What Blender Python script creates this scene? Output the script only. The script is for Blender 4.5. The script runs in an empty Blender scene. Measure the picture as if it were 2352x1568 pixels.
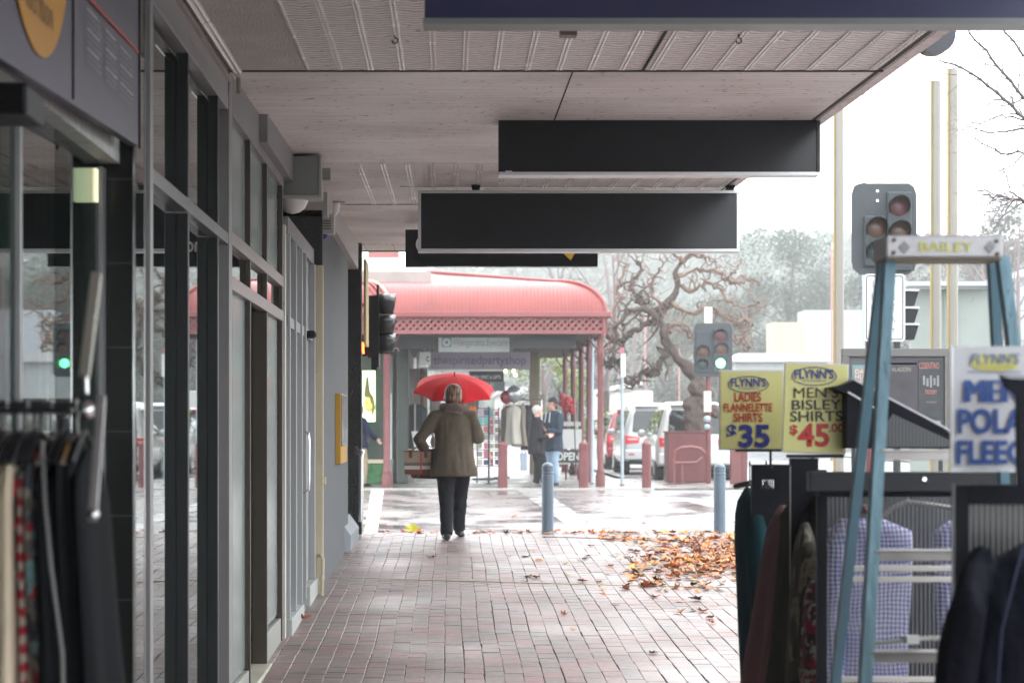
import bpy, bmesh, math, random
from mathutils import Vector, Matrix, noise, Euler

# ---------------------------------------------------------------- camera, world, sun, exposure
S = bpy.context.scene
COL = S.collection
F, VX, VY, CZ = 5300.0, 1035.0, 979.0, 1.2      # focal length and vanishing point in a 2352 x 1568 frame
cam_d = bpy.data.cameras.new('camera'); cam = bpy.data.objects.new('camera', cam_d); COL.objects.link(cam)
cam.location = (0, 0, CZ); cam.rotation_euler = (math.radians(90), 0, 0)
cam_d.sensor_width = 36; cam_d.lens = F / 2352 * 36
cam_d.shift_x = (1176 - VX) / 2352; cam_d.shift_y = (VY - 784) / 2352
cam_d.clip_start = .1; cam_d.clip_end = 3000
cam_d.dof.use_dof = True; cam_d.dof.focus_distance = 15.5; cam_d.dof.aperture_fstop = 4.8
S.camera = cam
S.render.resolution_x, S.render.resolution_y = 1024, 682
W = bpy.data.worlds.new('World'); S.world = W; W.use_nodes = True
wn, wl = W.node_tree.nodes, W.node_tree.links
sky = wn.new('ShaderNodeTexSky'); sky.sky_type = 'NISHITA'; sky.sun_disc = False
sky.sun_elevation = math.radians(52); sky.sun_rotation = math.radians(60); sky.air_density = 1.0; sky.dust_density = 2
hs = wn.new('ShaderNodeHueSaturation'); hs.inputs['Saturation'].default_value = .10; hs.inputs['Value'].default_value = 1.7
wl.new(sky.outputs[0], hs.inputs['Color'])
ov = wn.new('ShaderNodeMix'); ov.data_type = 'RGBA'; ov.inputs[0].default_value = .75; ov.inputs[7].default_value = (11.5, 12.0, 12.3, 1)   # thick cloud over the clear sky
wl.new(hs.outputs[0], ov.inputs[6])
bg = [n for n in wn if n.type == 'BACKGROUND'][0]; wl.new(ov.outputs[2], bg.inputs[0]); bg.inputs[1].default_value = .15
sun_d = bpy.data.lights.new('sun', 'SUN'); sun_d.energy = .6; sun_d.angle = math.radians(35); sun_d.color = (1, .98, .95)
sun = bpy.data.objects.new('sun', sun_d); COL.objects.link(sun)
sun.rotation_euler = Euler((math.radians(38), 0, math.radians(120)))
S.view_settings.view_transform = 'Standard'; S.view_settings.look = 'None'; S.view_settings.exposure = 1.5
S.view_settings.gamma = 1
S.render.engine = 'CYCLES'
S.cycles.max_bounces = 8; S.cycles.diffuse_bounces = 4

R = random.Random(7)
def P(px, py, z): return Vector(((px - VX) * z / F, z, CZ - (py - VY) * z / F))
def G(z): return min(-.575 + .023 * z, 0.02) if z < 26 else 0.0

# ---------------------------------------------------------------- materials
MATS = {}
def nodes(name):
    m = bpy.data.materials.new(name); m.use_nodes = True
    return m, m.node_tree.nodes, m.node_tree.links, m.node_tree.nodes['Principled BSDF']
def srgb(r, g, b):
    f = lambda c: c / 12.92 if c <= .04045 else ((c + .055) / 1.055) ** 2.4
    return (f(r / 255), f(g / 255), f(b / 255))
def M(name, col, rough=.5, metal=0, var=.12, vs=3, bump=0, bs=30, spec=.5, emit=0, coat=0, stretch=(1, 1, 1), speck=0, rv=.1):
    if name in MATS: return MATS[name]
    if any(k in name for k in ('cloth', 'coat', 'jacket', 'trousers', 'grille')): spec = min(spec, .08)
    m, n, l, b = nodes(name); MATS[name] = m
    b.inputs['Roughness'].default_value = rough; b.inputs['Metallic'].default_value = metal
    b.inputs['Specular IOR Level'].default_value = spec
    if coat: b.inputs['Coat Weight'].default_value = coat; b.inputs['Coat Roughness'].default_value = .08
    tc = n.new('ShaderNodeTexCoord'); mp = n.new('ShaderNodeMapping'); mp.inputs['Scale'].default_value = stretch
    l.new(tc.outputs['Object'], mp.inputs[0])
    nz = n.new('ShaderNodeTexNoise'); nz.inputs['Scale'].default_value = vs; nz.inputs['Detail'].default_value = 5
    l.new(mp.outputs[0], nz.inputs[0])
    mx = n.new('ShaderNodeMix'); mx.data_type = 'RGBA'
    c = Vector(col)
    mx.inputs[6].default_value = (*(c * (1 - var * 1.6)), 1); mx.inputs[7].default_value = (*[min(1, v * (1 + var * 1.4)) for v in c], 1)
    l.new(nz.outputs[0], mx.inputs[0]); out = mx.outputs[2]
    if speck:
        n2 = n.new('ShaderNodeTexNoise'); n2.inputs['Scale'].default_value = vs * 9; n2.inputs['Detail'].default_value = 3
        l.new(mp.outputs[0], n2.inputs[0])
        cr = n.new('ShaderNodeValToRGB'); cr.color_ramp.elements[0].position = .64; cr.color_ramp.elements[1].position = .72
        l.new(n2.outputs[0], cr.inputs[0])
        m2 = n.new('ShaderNodeMix'); m2.data_type = 'RGBA'; m2.inputs[7].default_value = (*(c * (1 - speck)), 1)
        l.new(out, m2.inputs[6]); l.new(cr.outputs[0], m2.inputs[0]); out = m2.outputs[2]
    l.new(out, b.inputs['Base Color'])
    if rv:
        mr = n.new('ShaderNodeMapRange'); mr.inputs[3].default_value = max(0, rough - rv); mr.inputs[4].default_value = min(1, rough + rv)
        l.new(nz.outputs[0], mr.inputs[0]); l.new(mr.outputs[0], b.inputs['Roughness'])
    if bump:
        nb = n.new('ShaderNodeTexNoise'); nb.inputs['Scale'].default_value = bs; nb.inputs['Detail'].default_value = 4
        l.new(mp.outputs[0], nb.inputs[0])
        bp = n.new('ShaderNodeBump'); bp.inputs['Strength'].default_value = bump; bp.inputs['Distance'].default_value = .02
        l.new(nb.outputs[0], bp.inputs['Height']); l.new(bp.outputs[0], b.inputs['Normal'])
    if emit:
        b.inputs['Emission Color'].default_value = (*col, 1); b.inputs['Emission Strength'].default_value = emit
    return m
def ramp(n, l, fac, stops, interp='LINEAR'):
    r = n.new('ShaderNodeValToRGB'); r.color_ramp.interpolation = interp
    e = r.color_ramp.elements
    while len(e) < len(stops): e.new(.5)
    for i, (p, c) in enumerate(stops): e[i].position = p; e[i].color = (*c, 1)
    l.new(fac, r.inputs[0]); return r.outputs[0]
def mathn(n, l, op, a, b=0.0, c=None):
    m = n.new('ShaderNodeMath'); m.operation = op
    for i, v in enumerate((a, b) if c is None else (a, b, c)):
        if hasattr(v, 'type') or hasattr(v, 'links'): l.new(v, m.inputs[i])
        else: m.inputs[i].default_value = v
    return m.outputs[0]

def mat_pavers():
    m, n, l, b = nodes('wet_clay_pavers')
    g = n.new('ShaderNodeNewGeometry'); tc = n.new('ShaderNodeTexCoord')
    c = ramp(n, l, g.outputs['Random Per Island'], [(0, (.18, .14, .132)), (.2, (.205, .14, .13)), (.4, (.18, .148, .14)), (.55, (.225, .142, .132)), (.72, (.195, .15, .142)), (.88, (.24, .14, .132))], 'CONSTANT')
    nz = n.new('ShaderNodeTexNoise'); nz.inputs['Scale'].default_value = 26; nz.inputs['Detail'].default_value = 6
    l.new(tc.outputs['Object'], nz.inputs[0])
    mx = n.new('ShaderNodeMix'); mx.data_type = 'RGBA'; mx.blend_type = 'MULTIPLY'; mx.inputs[0].default_value = .6
    l.new(c, mx.inputs[6]); l.new(ramp(n, l, nz.outputs[0], [(.3, (.5, .5, .5)), (.7, (1.25, 1.2, 1.2))]), mx.inputs[7])
    st_ = n.new('ShaderNodeTexNoise'); st_.inputs['Scale'].default_value = 1.7; st_.inputs['Detail'].default_value = 7; st_.inputs['Roughness'].default_value = .65
    l.new(tc.outputs['Object'], st_.inputs[0]); m9 = n.new('ShaderNodeMix'); m9.data_type = 'RGBA'; m9.blend_type = 'MULTIPLY'; m9.inputs[0].default_value = .8
    l.new(mx.outputs[2], m9.inputs[6]); l.new(ramp(n, l, st_.outputs[0], [(.33, (.62, .59, .57)), (.5, (1, 1, 1)), (.7, (1.15, 1.1, 1.08))]), m9.inputs[7])
    l.new(m9.outputs[2], b.inputs['Base Color'])
    n2 = n.new('ShaderNodeTexNoise'); n2.inputs['Scale'].default_value = 1.1; n2.inputs['Detail'].default_value = 5
    l.new(tc.outputs['Object'], n2.inputs[0])
    r = n.new('ShaderNodeMapRange'); r.inputs[1].default_value = .3; r.inputs[2].default_value = .7
    r.inputs[3].default_value = .34; r.inputs[4].default_value = .56
    l.new(n2.outputs[0], r.inputs[0]); l.new(r.outputs[0], b.inputs['Roughness'])
    bp = n.new('ShaderNodeBump'); bp.inputs['Strength'].default_value = .25; bp.inputs['Distance'].default_value = .004
    l.new(nz.outputs[0], bp.inputs['Height']); l.new(bp.outputs[0], b.inputs['Normal'])
    b.inputs['Specular IOR Level'].default_value = .85
    return m
def mat_road(name, c0, c1, r0, r1, sc=.5):
    m, n, l, b = nodes(name)
    tc = n.new('ShaderNodeTexCoord'); mp = n.new('ShaderNodeMapping'); mp.inputs['Scale'].default_value = (1, .45, 1)
    l.new(tc.outputs['Object'], mp.inputs[0])
    nz = n.new('ShaderNodeTexNoise'); nz.inputs['Scale'].default_value = sc; nz.inputs['Detail'].default_value = 8; nz.inputs['Roughness'].default_value = .62
    l.new(mp.outputs[0], nz.inputs[0])
    fine = n.new('ShaderNodeTexNoise'); fine.inputs['Scale'].default_value = 60; l.new(tc.outputs['Object'], fine.inputs[0])
    l.new(ramp(n, l, nz.outputs[0], [(.35, c0), (.65, c1)]), b.inputs['Base Color'])
    r = n.new('ShaderNodeMapRange'); r.inputs[1].default_value = .38; r.inputs[2].default_value = .62
    r.inputs[3].default_value = r0; r.inputs[4].default_value = r1
    l.new(nz.outputs[0], r.inputs[0]); l.new(r.outputs[0], b.inputs['Roughness'])
    bp = n.new('ShaderNodeBump'); bp.inputs['Strength'].default_value = .2; bp.inputs['Distance'].default_value = .004
    l.new(fine.outputs[0], bp.inputs['Height']); l.new(bp.outputs[0], b.inputs['Normal'])
    b.inputs['Specular IOR Level'].default_value = .7
    return m
def mat_boards(name, col, pitch, groove=.05, streak=.35, axis=1):
    """painted boards or pressed ribs: thin grooves across one axis, streaks along the other"""
    m, n, l, b = nodes(name)
    tc = n.new('ShaderNodeTexCoord'); sp = n.new('ShaderNodeSeparateXYZ'); l.new(tc.outputs['Object'], sp.inputs[0])
    mp = n.new('ShaderNodeMapping'); mp.inputs['Scale'].default_value = (1.2, 45, 1) if axis == 1 else (45, 1.2, 1)
    l.new(tc.outputs['Object'], mp.inputs[0])
    nz = n.new('ShaderNodeTexNoise'); nz.inputs['Scale'].default_value = 1.5; nz.inputs['Detail'].default_value = 6; l.new(mp.outputs[0], nz.inputs[0])
    n3 = n.new('ShaderNodeTexNoise'); n3.inputs['Scale'].default_value = .9; n3.inputs['Detail'].default_value = 5; l.new(tc.outputs['Object'], n3.inputs[0])
    n2 = n.new('ShaderNodeTexNoise'); n2.inputs['Scale'].default_value = 20; n2.inputs['Detail'].default_value = 3; l.new(tc.outputs['Object'], n2.inputs[0])
    ph = mathn(n, l, 'FRACT', mathn(n, l, 'DIVIDE', sp.outputs[axis], pitch))
    gr = ramp(n, l, ph, [(0, (.2, .19, .18)), (groove, (1, 1, 1)), (1, (1, 1, 1))])
    c = Vector(col)
    base = ramp(n, l, nz.outputs[0], [(.3, tuple(c * (1 - streak))), (.52, tuple(c)), (.75, tuple(c * 1.15))])
    def mul(a, bb, f=1):
        mx = n.new('ShaderNodeMix'); mx.data_type = 'RGBA'; mx.blend_type = 'MULTIPLY'; mx.inputs[0].default_value = f
        l.new(a, mx.inputs[6]); l.new(bb, mx.inputs[7]); return mx.outputs[2]
    o = mul(base, gr, .7)
    o = mul(o, ramp(n, l, n2.outputs[0], [(.3, (.2, .15, .12)), (.35, (1, 1, 1))]), .9)
    o = mul(o, ramp(n, l, n3.outputs[0], [(.3, (.62, .58, .54)), (.55, (1, 1, 1)), (.7, (1.1, 1.1, 1.1))]), .8)
    l.new(o, b.inputs['Base Color']); b.inputs['Roughness'].default_value = .5
    bp = n.new('ShaderNodeBump'); bp.inputs['Strength'].default_value = .6; bp.inputs['Distance'].default_value = .004
    l.new(gr, bp.inputs['Height']); l.new(bp.outputs[0], b.inputs['Normal'])
    return m
def mat_pressed(name, col):
    """embossed sheet: wavy fine ridges across the panel, interrupted at random"""
    m, n, l, b = nodes(name)
    tc = n.new('ShaderNodeTexCoord')
    nz = n.new('ShaderNodeTexNoise'); nz.inputs['Scale'].default_value = 6; nz.inputs['Detail'].default_value = 3; l.new(tc.outputs['Object'], nz.inputs[0])
    sp = n.new('ShaderNodeSeparateXYZ'); l.new(tc.outputs['Object'], sp.inputs[0])
    hump = mathn(n, l, 'MULTIPLY', mathn(n, l, 'ABSOLUTE', mathn(n, l, 'SINE', mathn(n, l, 'MULTIPLY', sp.outputs[0], math.pi / .1575))), .028)
    y = mathn(n, l, 'ADD', mathn(n, l, 'ADD', sp.outputs[1], mathn(n, l, 'MULTIPLY', nz.outputs[0], .09)), hump)
    ph = mathn(n, l, 'FRACT', mathn(n, l, 'DIVIDE', y, .062))
    ln = ramp(n, l, ph, [(0, (.12, .10, .09)), (.16, (.75, .72, .7)), (.4, (1.3, 1.28, 1.25)), (.8, (1, 1, 1)), (1, (.5, .48, .47))])
    n2 = n.new('ShaderNodeTexNoise'); n2.inputs['Scale'].default_value = 9; n2.inputs['Detail'].default_value = 5; l.new(tc.outputs['Object'], n2.inputs[0])
    mx = n.new('ShaderNodeMix'); mx.data_type = 'RGBA'; mx.inputs[7].default_value = (1, 1, 1, 1)
    l.new(ln, mx.inputs[6]); l.new(ramp(n, l, n2.outputs[0], [(.55, (0, 0, 0)), (.75, (.8, .8, .8))]), mx.inputs[0])
    m2 = n.new('ShaderNodeMix'); m2.data_type = 'RGBA'; m2.blend_type = 'MULTIPLY'; m2.inputs[0].default_value = .95
    m2.inputs[6].default_value = (*col, 1); l.new(mx.outputs[2], m2.inputs[7])
    n4 = n.new('ShaderNodeTexNoise'); n4.inputs['Scale'].default_value = 17; l.new(tc.outputs['Object'], n4.inputs[0])
    m3 = n.new('ShaderNodeMix'); m3.data_type = 'RGBA'; m3.blend_type = 'MULTIPLY'; m3.inputs[0].default_value = .85
    l.new(m2.outputs[2], m3.inputs[6]); l.new(ramp(n, l, n4.outputs[0], [(.26, (.25, .18, .14)), (.32, (1, 1, 1))]), m3.inputs[7])
    l.new(m3.outputs[2], b.inputs['Base Color']); b.inputs['Roughness'].default_value = .42
    bp = n.new('ShaderNodeBump'); bp.inputs['Strength'].default_value = .9; bp.inputs['Distance'].default_value = .008
    l.new(mx.outputs[2], bp.inputs['Height']); l.new(bp.outputs[0], b.inputs['Normal'])
    return m
def mat_gingham(name, c_dark, c_light, pitch, axes=(0, 2)):
    m, n, l, b = nodes(name)
    tc = n.new('ShaderNodeTexCoord'); sp = n.new('ShaderNodeSeparateXYZ')
    nz = n.new('ShaderNodeTexNoise'); nz.inputs['Scale'].default_value = 4; l.new(tc.outputs['Object'], nz.inputs[0])
    va = n.new('ShaderNodeVectorMath'); va.operation = 'MULTIPLY_ADD'; va.inputs[1].default_value = (.05, .05, .05)
    l.new(nz.outputs['Color'], va.inputs[0]); l.new(tc.outputs['Object'], va.inputs[2]); l.new(va.outputs[0], sp.inputs[0])
    a = ramp(n, l, mathn(n, l, 'FRACT', mathn(n, l, 'DIVIDE', sp.outputs[axes[0]], pitch)), [(0, (0, 0, 0)), (.46, (.5, .5, .5))], 'CONSTANT')
    c = ramp(n, l, mathn(n, l, 'FRACT', mathn(n, l, 'DIVIDE', sp.outputs[axes[1]], pitch)), [(0, (0, 0, 0)), (.46, (.5, .5, .5))], 'CONSTANT')
    s = mathn(n, l, 'ADD', a, c)
    l.new(ramp(n, l, s, [(0, c_light), (1, c_dark)]), b.inputs['Base Color']); b.inputs['Roughness'].default_value = .9
    return m
def mat_pattern(name, cols, scale, stretch=(1, 1, 1)):
    m, n, l, b = nodes(name)
    tc = n.new('ShaderNodeTexCoord'); mp = n.new('ShaderNodeMapping'); mp.inputs['Scale'].default_value = stretch
    l.new(tc.outputs['Object'], mp.inputs[0])
    nz = n.new('ShaderNodeTexNoise'); nz.inputs['Scale'].default_value = scale * .4; l.new(mp.outputs[0], nz.inputs[0])
    va = n.new('ShaderNodeVectorMath'); va.operation = 'MULTIPLY_ADD'; va.inputs[1].default_value = (.12, .12, .12)
    l.new(nz.outputs['Color'], va.inputs[0]); l.new(mp.outputs[0], va.inputs[2])
    v = n.new('ShaderNodeTexVoronoi'); v.inputs['Scale'].default_value = scale; l.new(va.outputs[0], v.inputs['Vector'])
    sp = n.new('ShaderNodeSeparateColor'); l.new(v.outputs['Color'], sp.inputs[0])
    st = [(i / len(cols), c) for i, c in enumerate(cols)]
    o = ramp(n, l, sp.outputs[0], st, 'CONSTANT')
    mx = n.new('ShaderNodeMix'); mx.data_type = 'RGBA'; mx.inputs[7].default_value = (*cols[0], 1); l.new(o, mx.inputs[6])
    l.new(ramp(n, l, v.outputs['Distance'], [(.25, (0, 0, 0)), (.3, (1, 1, 1)), (.42, (0, 0, 0))]), mx.inputs[0])
    l.new(mx.outputs[2], b.inputs['Base Color']); b.inputs['Roughness'].default_value = .85
    return m
def mat_stripe(name, c0, c1, pitch, axis=2, duty=.5, rough=.8, angle=0):
    m, n, l, b = nodes(name)
    tc = n.new('ShaderNodeTexCoord'); sp = n.new('ShaderNodeSeparateXYZ'); l.new(tc.outputs['Object'], sp.inputs[0])
    ph = mathn(n, l, 'FRACT', mathn(n, l, 'DIVIDE', sp.outputs[axis], pitch))
    l.new(ramp(n, l, ph, [(0, c0), (duty, c1)], 'CONSTANT'), b.inputs['Base Color']); b.inputs['Roughness'].default_value = rough
    return m
def mat_glass(name, tint, refl_ior=1.9, trans=.0, rough=.015):
    """shop window: mirror-like sheen growing towards grazing view, over tinted see-through or a dark room"""
    m, n, l, b = nodes(name); out = n['Material Output']
    fr = n.new('ShaderNodeFresnel'); fr.inputs[0].default_value = refl_ior
    gl = n.new('ShaderNodeBsdfGlossy'); gl.inputs['Roughness'].default_value = rough; gl.inputs['Color'].default_value = (.93, .97, .96, 1)
    b.inputs['Base Color'].default_value = (*tint, 1); b.inputs['Roughness'].default_value = .6; b.inputs['Specular IOR Level'].default_value = 0
    base = b.outputs[0]
    if trans:
        tr = n.new('ShaderNodeBsdfTransparent'); tr.inputs[0].default_value = (.72, .8, .78, 1)
        m1 = n.new('ShaderNodeMixShader'); m1.inputs[0].default_value = trans; l.new(base, m1.inputs[1]); l.new(tr.outputs[0], m1.inputs[2]); base = m1.outputs[0]
    m2 = n.new('ShaderNodeMixShader'); l.new(fr.outputs[0], m2.inputs[0]); l.new(base, m2.inputs[1]); l.new(gl.outputs[0], m2.inputs[2])
    l.new(m2.outputs[0], out.inputs[0]); return m

# ---------------------------------------------------------------- mesh builder and object helpers
class MB:
    def __init__(s): s.v, s.f, s.fl = [], [], False
    def add(s, vs, fs):
        o = len(s.v); s.v += [tuple(v) for v in vs]; s.f += [tuple(o + i for i in f) for f in fs]; return s
    def box(s, a, b):
        x0, x1 = sorted((a[0], b[0])); y0, y1 = sorted((a[1], b[1])); z0, z1 = sorted((a[2], b[2]))
        return s.add([(x0, y0, z0), (x1, y0, z0), (x1, y1, z0), (x0, y1, z0), (x0, y0, z1), (x1, y0, z1), (x1, y1, z1), (x0, y1, z1)],
                     [(0, 3, 2, 1), (4, 5, 6, 7), (0, 1, 5, 4), (1, 2, 6, 5), (2, 3, 7, 6), (3, 0, 4, 7)])
    def obox(s, c, size, rot=(0, 0, 0)):
        Rm = Euler(rot).to_matrix(); h = Vector(size) / 2; c = Vector(c)
        vs = [c + Rm @ Vector((sx * h.x, sy * h.y, sz * h.z)) for sz in (-1, 1) for sx, sy in ((-1, -1), (1, -1), (1, 1), (-1, 1))]
        return s.add(vs, [(0, 3, 2, 1), (4, 5, 6, 7), (0, 1, 5, 4), (1, 2, 6, 5), (2, 3, 7, 6), (3, 0, 4, 7)])
    def bar(s, a, b, w, h, up=(0, 0, 1)):
        a, b = Vector(a), Vector(b); d = (b - a).normalized(); u = Vector(up)
        if abs(d.dot(u)) > .95: u = Vector((0, 1, 0))
        r = d.cross(u).normalized(); u = r.cross(d)
        vs = [p + r * (sx * w / 2) + u * (sz * h / 2) for p in (a, b) for sx, sz in ((-1, -1), (1, -1), (1, 1), (-1, 1))]
        return s.add(vs, [(0, 3, 2, 1), (4, 5, 6, 7), (0, 1, 5, 4), (1, 2, 6, 5), (2, 3, 7, 6), (3, 0, 4, 7)])
    def tube(s, pts, rad, n=8, flat=1.0, cap=True, side=None):
        pts = [Vector(p) for p in pts]
        if not hasattr(rad, '__len__'): rad = [rad] * len(pts)
        rings = []; ref = Vector(side) if side else None
        for i, p in enumerate(pts):
            d = (pts[min(i + 1, len(pts) - 1)] - pts[max(i - 1, 0)])
            if d.length < 1e-9: d = Vector((0, 0, 1))
            d.normalize()
            if ref is None: ref = Vector((1, 0, 0)) if abs(d.x) < .9 else Vector((0, 1, 0))
            r = (ref - d * ref.dot(d))
            if r.length < 1e-4: r = d.orthogonal()
            r.normalize(); u = d.cross(r); ref = r
            rr = rad[i]; ra, rb = (rr if hasattr(rr, '__len__') else (rr, rr * flat))
            rings.append([p + r * (ra * math.cos(2 * math.pi * k / n)) + u * (rb * math.sin(2 * math.pi * k / n)) for k in range(n)])
        vs = [v for rg in rings for v in rg]; fs = []
        for i in range(len(rings) - 1):
            for k in range(n):
                a, b2 = i * n + k, i * n + (k + 1) % n; fs.append((a, b2, b2 + n, a + n))
        if cap: fs.append(tuple(reversed(range(n)))); fs.append(tuple(range((len(rings) - 1) * n, len(rings) * n)))
        return s.add(vs, fs)
    def lathe(s, c, prof, n=20, axis=(0, 0, 1)):
        """prof: (radius, height) list along the axis from c"""
        c = Vector(c); q = Vector((0, 0, 1)).rotation_difference(Vector(axis)).to_matrix(); vs = []; fs = []
        for r, h in prof: vs += [c + q @ Vector((r * math.cos(2 * math.pi * k / n), r * math.sin(2 * math.pi * k / n), h)) for k in range(n)]
        for i in range(len(prof) - 1):
            for k in range(n):
                a, b2 = i * n + k, i * n + (k + 1) % n; fs.append((a, b2, b2 + n, a + n))
        fs.append(tuple(reversed(range(n)))); fs.append(tuple(range((len(prof) - 1) * n, len(prof) * n)))
        return s.add(vs, fs)
    def prism(s, poly, vec):
        """extrude a flat polygon (3D points) along vec"""
        n = len(poly); vec = Vector(vec); vs = [Vector(p) for p in poly] + [Vector(p) + vec for p in poly]
        return s.add(vs, [tuple(range(n)), tuple(reversed(range(n, 2 * n)))] + [(i, i + n, (i + 1) % n + n, (i + 1) % n) for i in range(n)])
    def ball(s, c, r, n=12, sq=(1, 1, 1)):
        c = Vector(c); m = max(4, n // 2); vs = [c + Vector((0, 0, -r * sq[2]))]; fs = []
        for i in range(1, m):
            t = math.pi * i / m
            vs += [c + Vector((r * sq[0] * math.sin(t) * math.cos(2 * math.pi * k / n), r * sq[1] * math.sin(t) * math.sin(2 * math.pi * k / n), -r * sq[2] * math.cos(t))) for k in range(n)]
        vs.append(c + Vector((0, 0, r * sq[2]))); top = len(vs) - 1
        for k in range(n): fs.append((0, 1 + (k + 1) % n, 1 + k)); fs.append((top, top - n + k, top - n + (k + 1) % n))
        for i in range(m - 2):
            for k in range(n):
                a, b2 = 1 + i * n + k, 1 + i * n + (k + 1) % n; fs.append((a, b2, b2 + n, a + n))
        return s.add(vs, fs)
    def mesh(s, name):
        me = bpy.data.meshes.new(name); me.from_pydata(s.v, [], s.f); me.update()
        bm = bmesh.new(); bm.from_mesh(me); bmesh.ops.recalc_face_normals(bm, faces=bm.faces); bm.to_mesh(me); bm.free()
        return me
    def build(s, name, mat, parent=None, smooth=False, bevel=0, local=False, fuse=0, relax=0):
        me = s.mesh(name)
        if bevel or fuse:
            t = bpy.data.objects.new('tmp', me); COL.objects.link(t)
            if fuse:
                md = t.modifiers.new('r', 'REMESH'); md.mode = 'VOXEL'; md.voxel_size = fuse
                if relax: md = t.modifiers.new('s', 'SMOOTH'); md.factor = .5; md.iterations = relax
            if bevel:
                md = t.modifiers.new('b', 'BEVEL'); md.width = bevel; md.segments = 2; md.limit_method = 'ANGLE'
            dg = bpy.context.evaluated_depsgraph_get(); me2 = bpy.data.meshes.new_from_object(t.evaluated_get(dg))
            bpy.data.objects.remove(t); me = me2; me.name = name
            if fuse: smooth = True
        if smooth:
            me.polygons.foreach_set('use_smooth', [True] * len(me.polygons))
            if smooth != 'all' and not fuse:
                try: me.set_sharp_from_angle(angle=math.radians(42))
                except Exception: pass
        me.materials.clear(); me.materials.append(mat)
        return link(name, me, parent, local)
def link(name, me, parent=None, local=False):
    o = bpy.data.objects.new(name, me); COL.objects.link(o)
    if parent is not None:
        o.parent = parent
        if not local:
            p = parent; off = Vector((0, 0, 0))
            while p is not None: off += p.location; p = p.parent
            o.location = -off
    return o
def thing(name, label, cat, loc=(0, 0, 0), group=None):
    o = bpy.data.objects.new(name, None); COL.objects.link(o); o.location = loc; o.empty_display_size = .1
    o['label'] = label; o['category'] = cat
    if group: o['group'] = group
    return o
def tag(o, label=None, cat=None, group=None, kind=None):
    if label: o['label'] = label
    if cat: o['category'] = cat
    if group: o['group'] = group
    if kind: o['kind'] = kind
    return o
def kids(o): return [c for c in COL.objects if c.parent == o]
def dup(root, loc, rotz=0, label=None):
    r = root.copy(); COL.objects.link(r); r.location = loc; r.rotation_euler = (0, 0, rotz)
    if label: r['label'] = label
    for ch in kids(root):
        c = ch.copy(); COL.objects.link(c); c.parent = r
        for g in kids(ch):
            d = g.copy(); COL.objects.link(d); d.parent = c
    return r
def text(name, s, o, ux, uz, w, h, mat, parent, bold=0.0, depth=.0015, shear=0, local=False):
    """lettering fitted into a w x h rectangle whose lower left is o, right ux, up uz"""
    cu = bpy.data.curves.new('t', 'FONT'); cu.body = s; cu.size = 1; cu.offset = 0 if 'M' in s else bold * .5; cu.resolution_u = 4; cu.shear = shear
    cu.fill_mode = 'FRONT'
    t = bpy.data.objects.new('t', cu); COL.objects.link(t)
    dg = bpy.context.evaluated_depsgraph_get(); me = bpy.data.meshes.new_from_object(t.evaluated_get(dg)); bpy.data.objects.remove(t)
    xs = [v.co.x for v in me.vertices]; ys = [v.co.y for v in me.vertices]
    x0, x1, y0, y1 = min(xs), max(xs), min(ys), max(ys)
    o = Vector(o); ux = Vector(ux); uz = Vector(uz); nn = ux.cross(uz) * depth
    if bold >= .03 and 'M' in s:     # letters that will not take an outline offset are thickened by stacked copies
        bm = bmesh.new(); bm.from_mesh(me); base = bm.verts[:]
        g0 = bm.verts[:] + bm.edges[:] + bm.faces[:]
        for k_, dx in enumerate((-bold * .45, bold * .45, -bold * .9, bold * .9)):
            r_ = bmesh.ops.duplicate(bm, geom=g0); vv = [e for e in r_['geom'] if isinstance(e, bmesh.types.BMVert)]
            for v in vv: v.co.x += dx; v.co.z = .0004 * (k_ + 1)
        bm.to_mesh(me); bm.free()
    zz_ = ux.cross(uz)
    for v in me.vertices:
        v.co = o + ux * ((v.co.x - x0) / (x1 - x0) * w) + uz * ((v.co.y - y0) / (y1 - y0) * h) + nn + zz_ * (v.co.z if abs(v.co.z) < .01 else 0)
    me.materials.clear(); me.materials.append(mat)
    return link(name, me, parent, local)
def textpx(name, s, x0, y0, x1, y1, z, mat, parent, bold=.0, depth=.003, shear=0, rot=0):
    a = P(x0, y1, z); sc = z / F
    ux = Vector((math.cos(rot), 0, math.sin(rot))); uz = Vector((-math.sin(rot), 0, math.cos(rot)))
    return text(name, s, a, ux, uz, (x1 - x0) * sc, (y1 - y0) * sc, mat, parent, bold, depth, shear)
def boxpx(mb, x0, y0, x1, y1, z, d=.02):
    """a box whose front face at depth z covers that pixel rectangle, running d metres back"""
    a, b = P(x0, y1, z), P(x1, y0, z); return mb.box(a, (b.x, z + d, b.z))
# ---------------------------------------------------------------- common materials
WHITE = M('white_paint', (.72, .73, .72), .45)
BLACK = M('black_plastic', (.012, .013, .016), .45, var=.2, spec=.2)
DARKMET = M('charcoal_metal', (.028, .03, .034), .4, var=.15, spec=.3)
CHROME = M('chrome', (.7, .7, .7), .15, metal=1, var=.05)
ALU = M('brushed_aluminium', (.5, .5, .51), .35, metal=.8, var=.1, vs=8, stretch=(1, 1, .2))
SILVER = M('silver_frame', (.25, .245, .25), .42, metal=.3, var=.12, vs=4)
SKIN = M('skin', (.52, .3, .22), .55, var=.08)
REDP = M('dusty_red_paint', (.15, .042, .045), .5, var=.3, vs=6, bump=.2, speck=.3)
CREAM = M('aged_cream_paint', (.55, .48, .34), .6, var=.15, speck=.2)
MIRROR = mat_glass('dark_mirror_glass', (.012, .014, .014), 2.3)
GLASSF = mat_glass('frosted_window_film', (.22, .26, .25), 1.12, rough=.2)
GLASSA = mat_glass('display_window_glass', (.01, .012, .012), 1.7, trans=.85)
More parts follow.
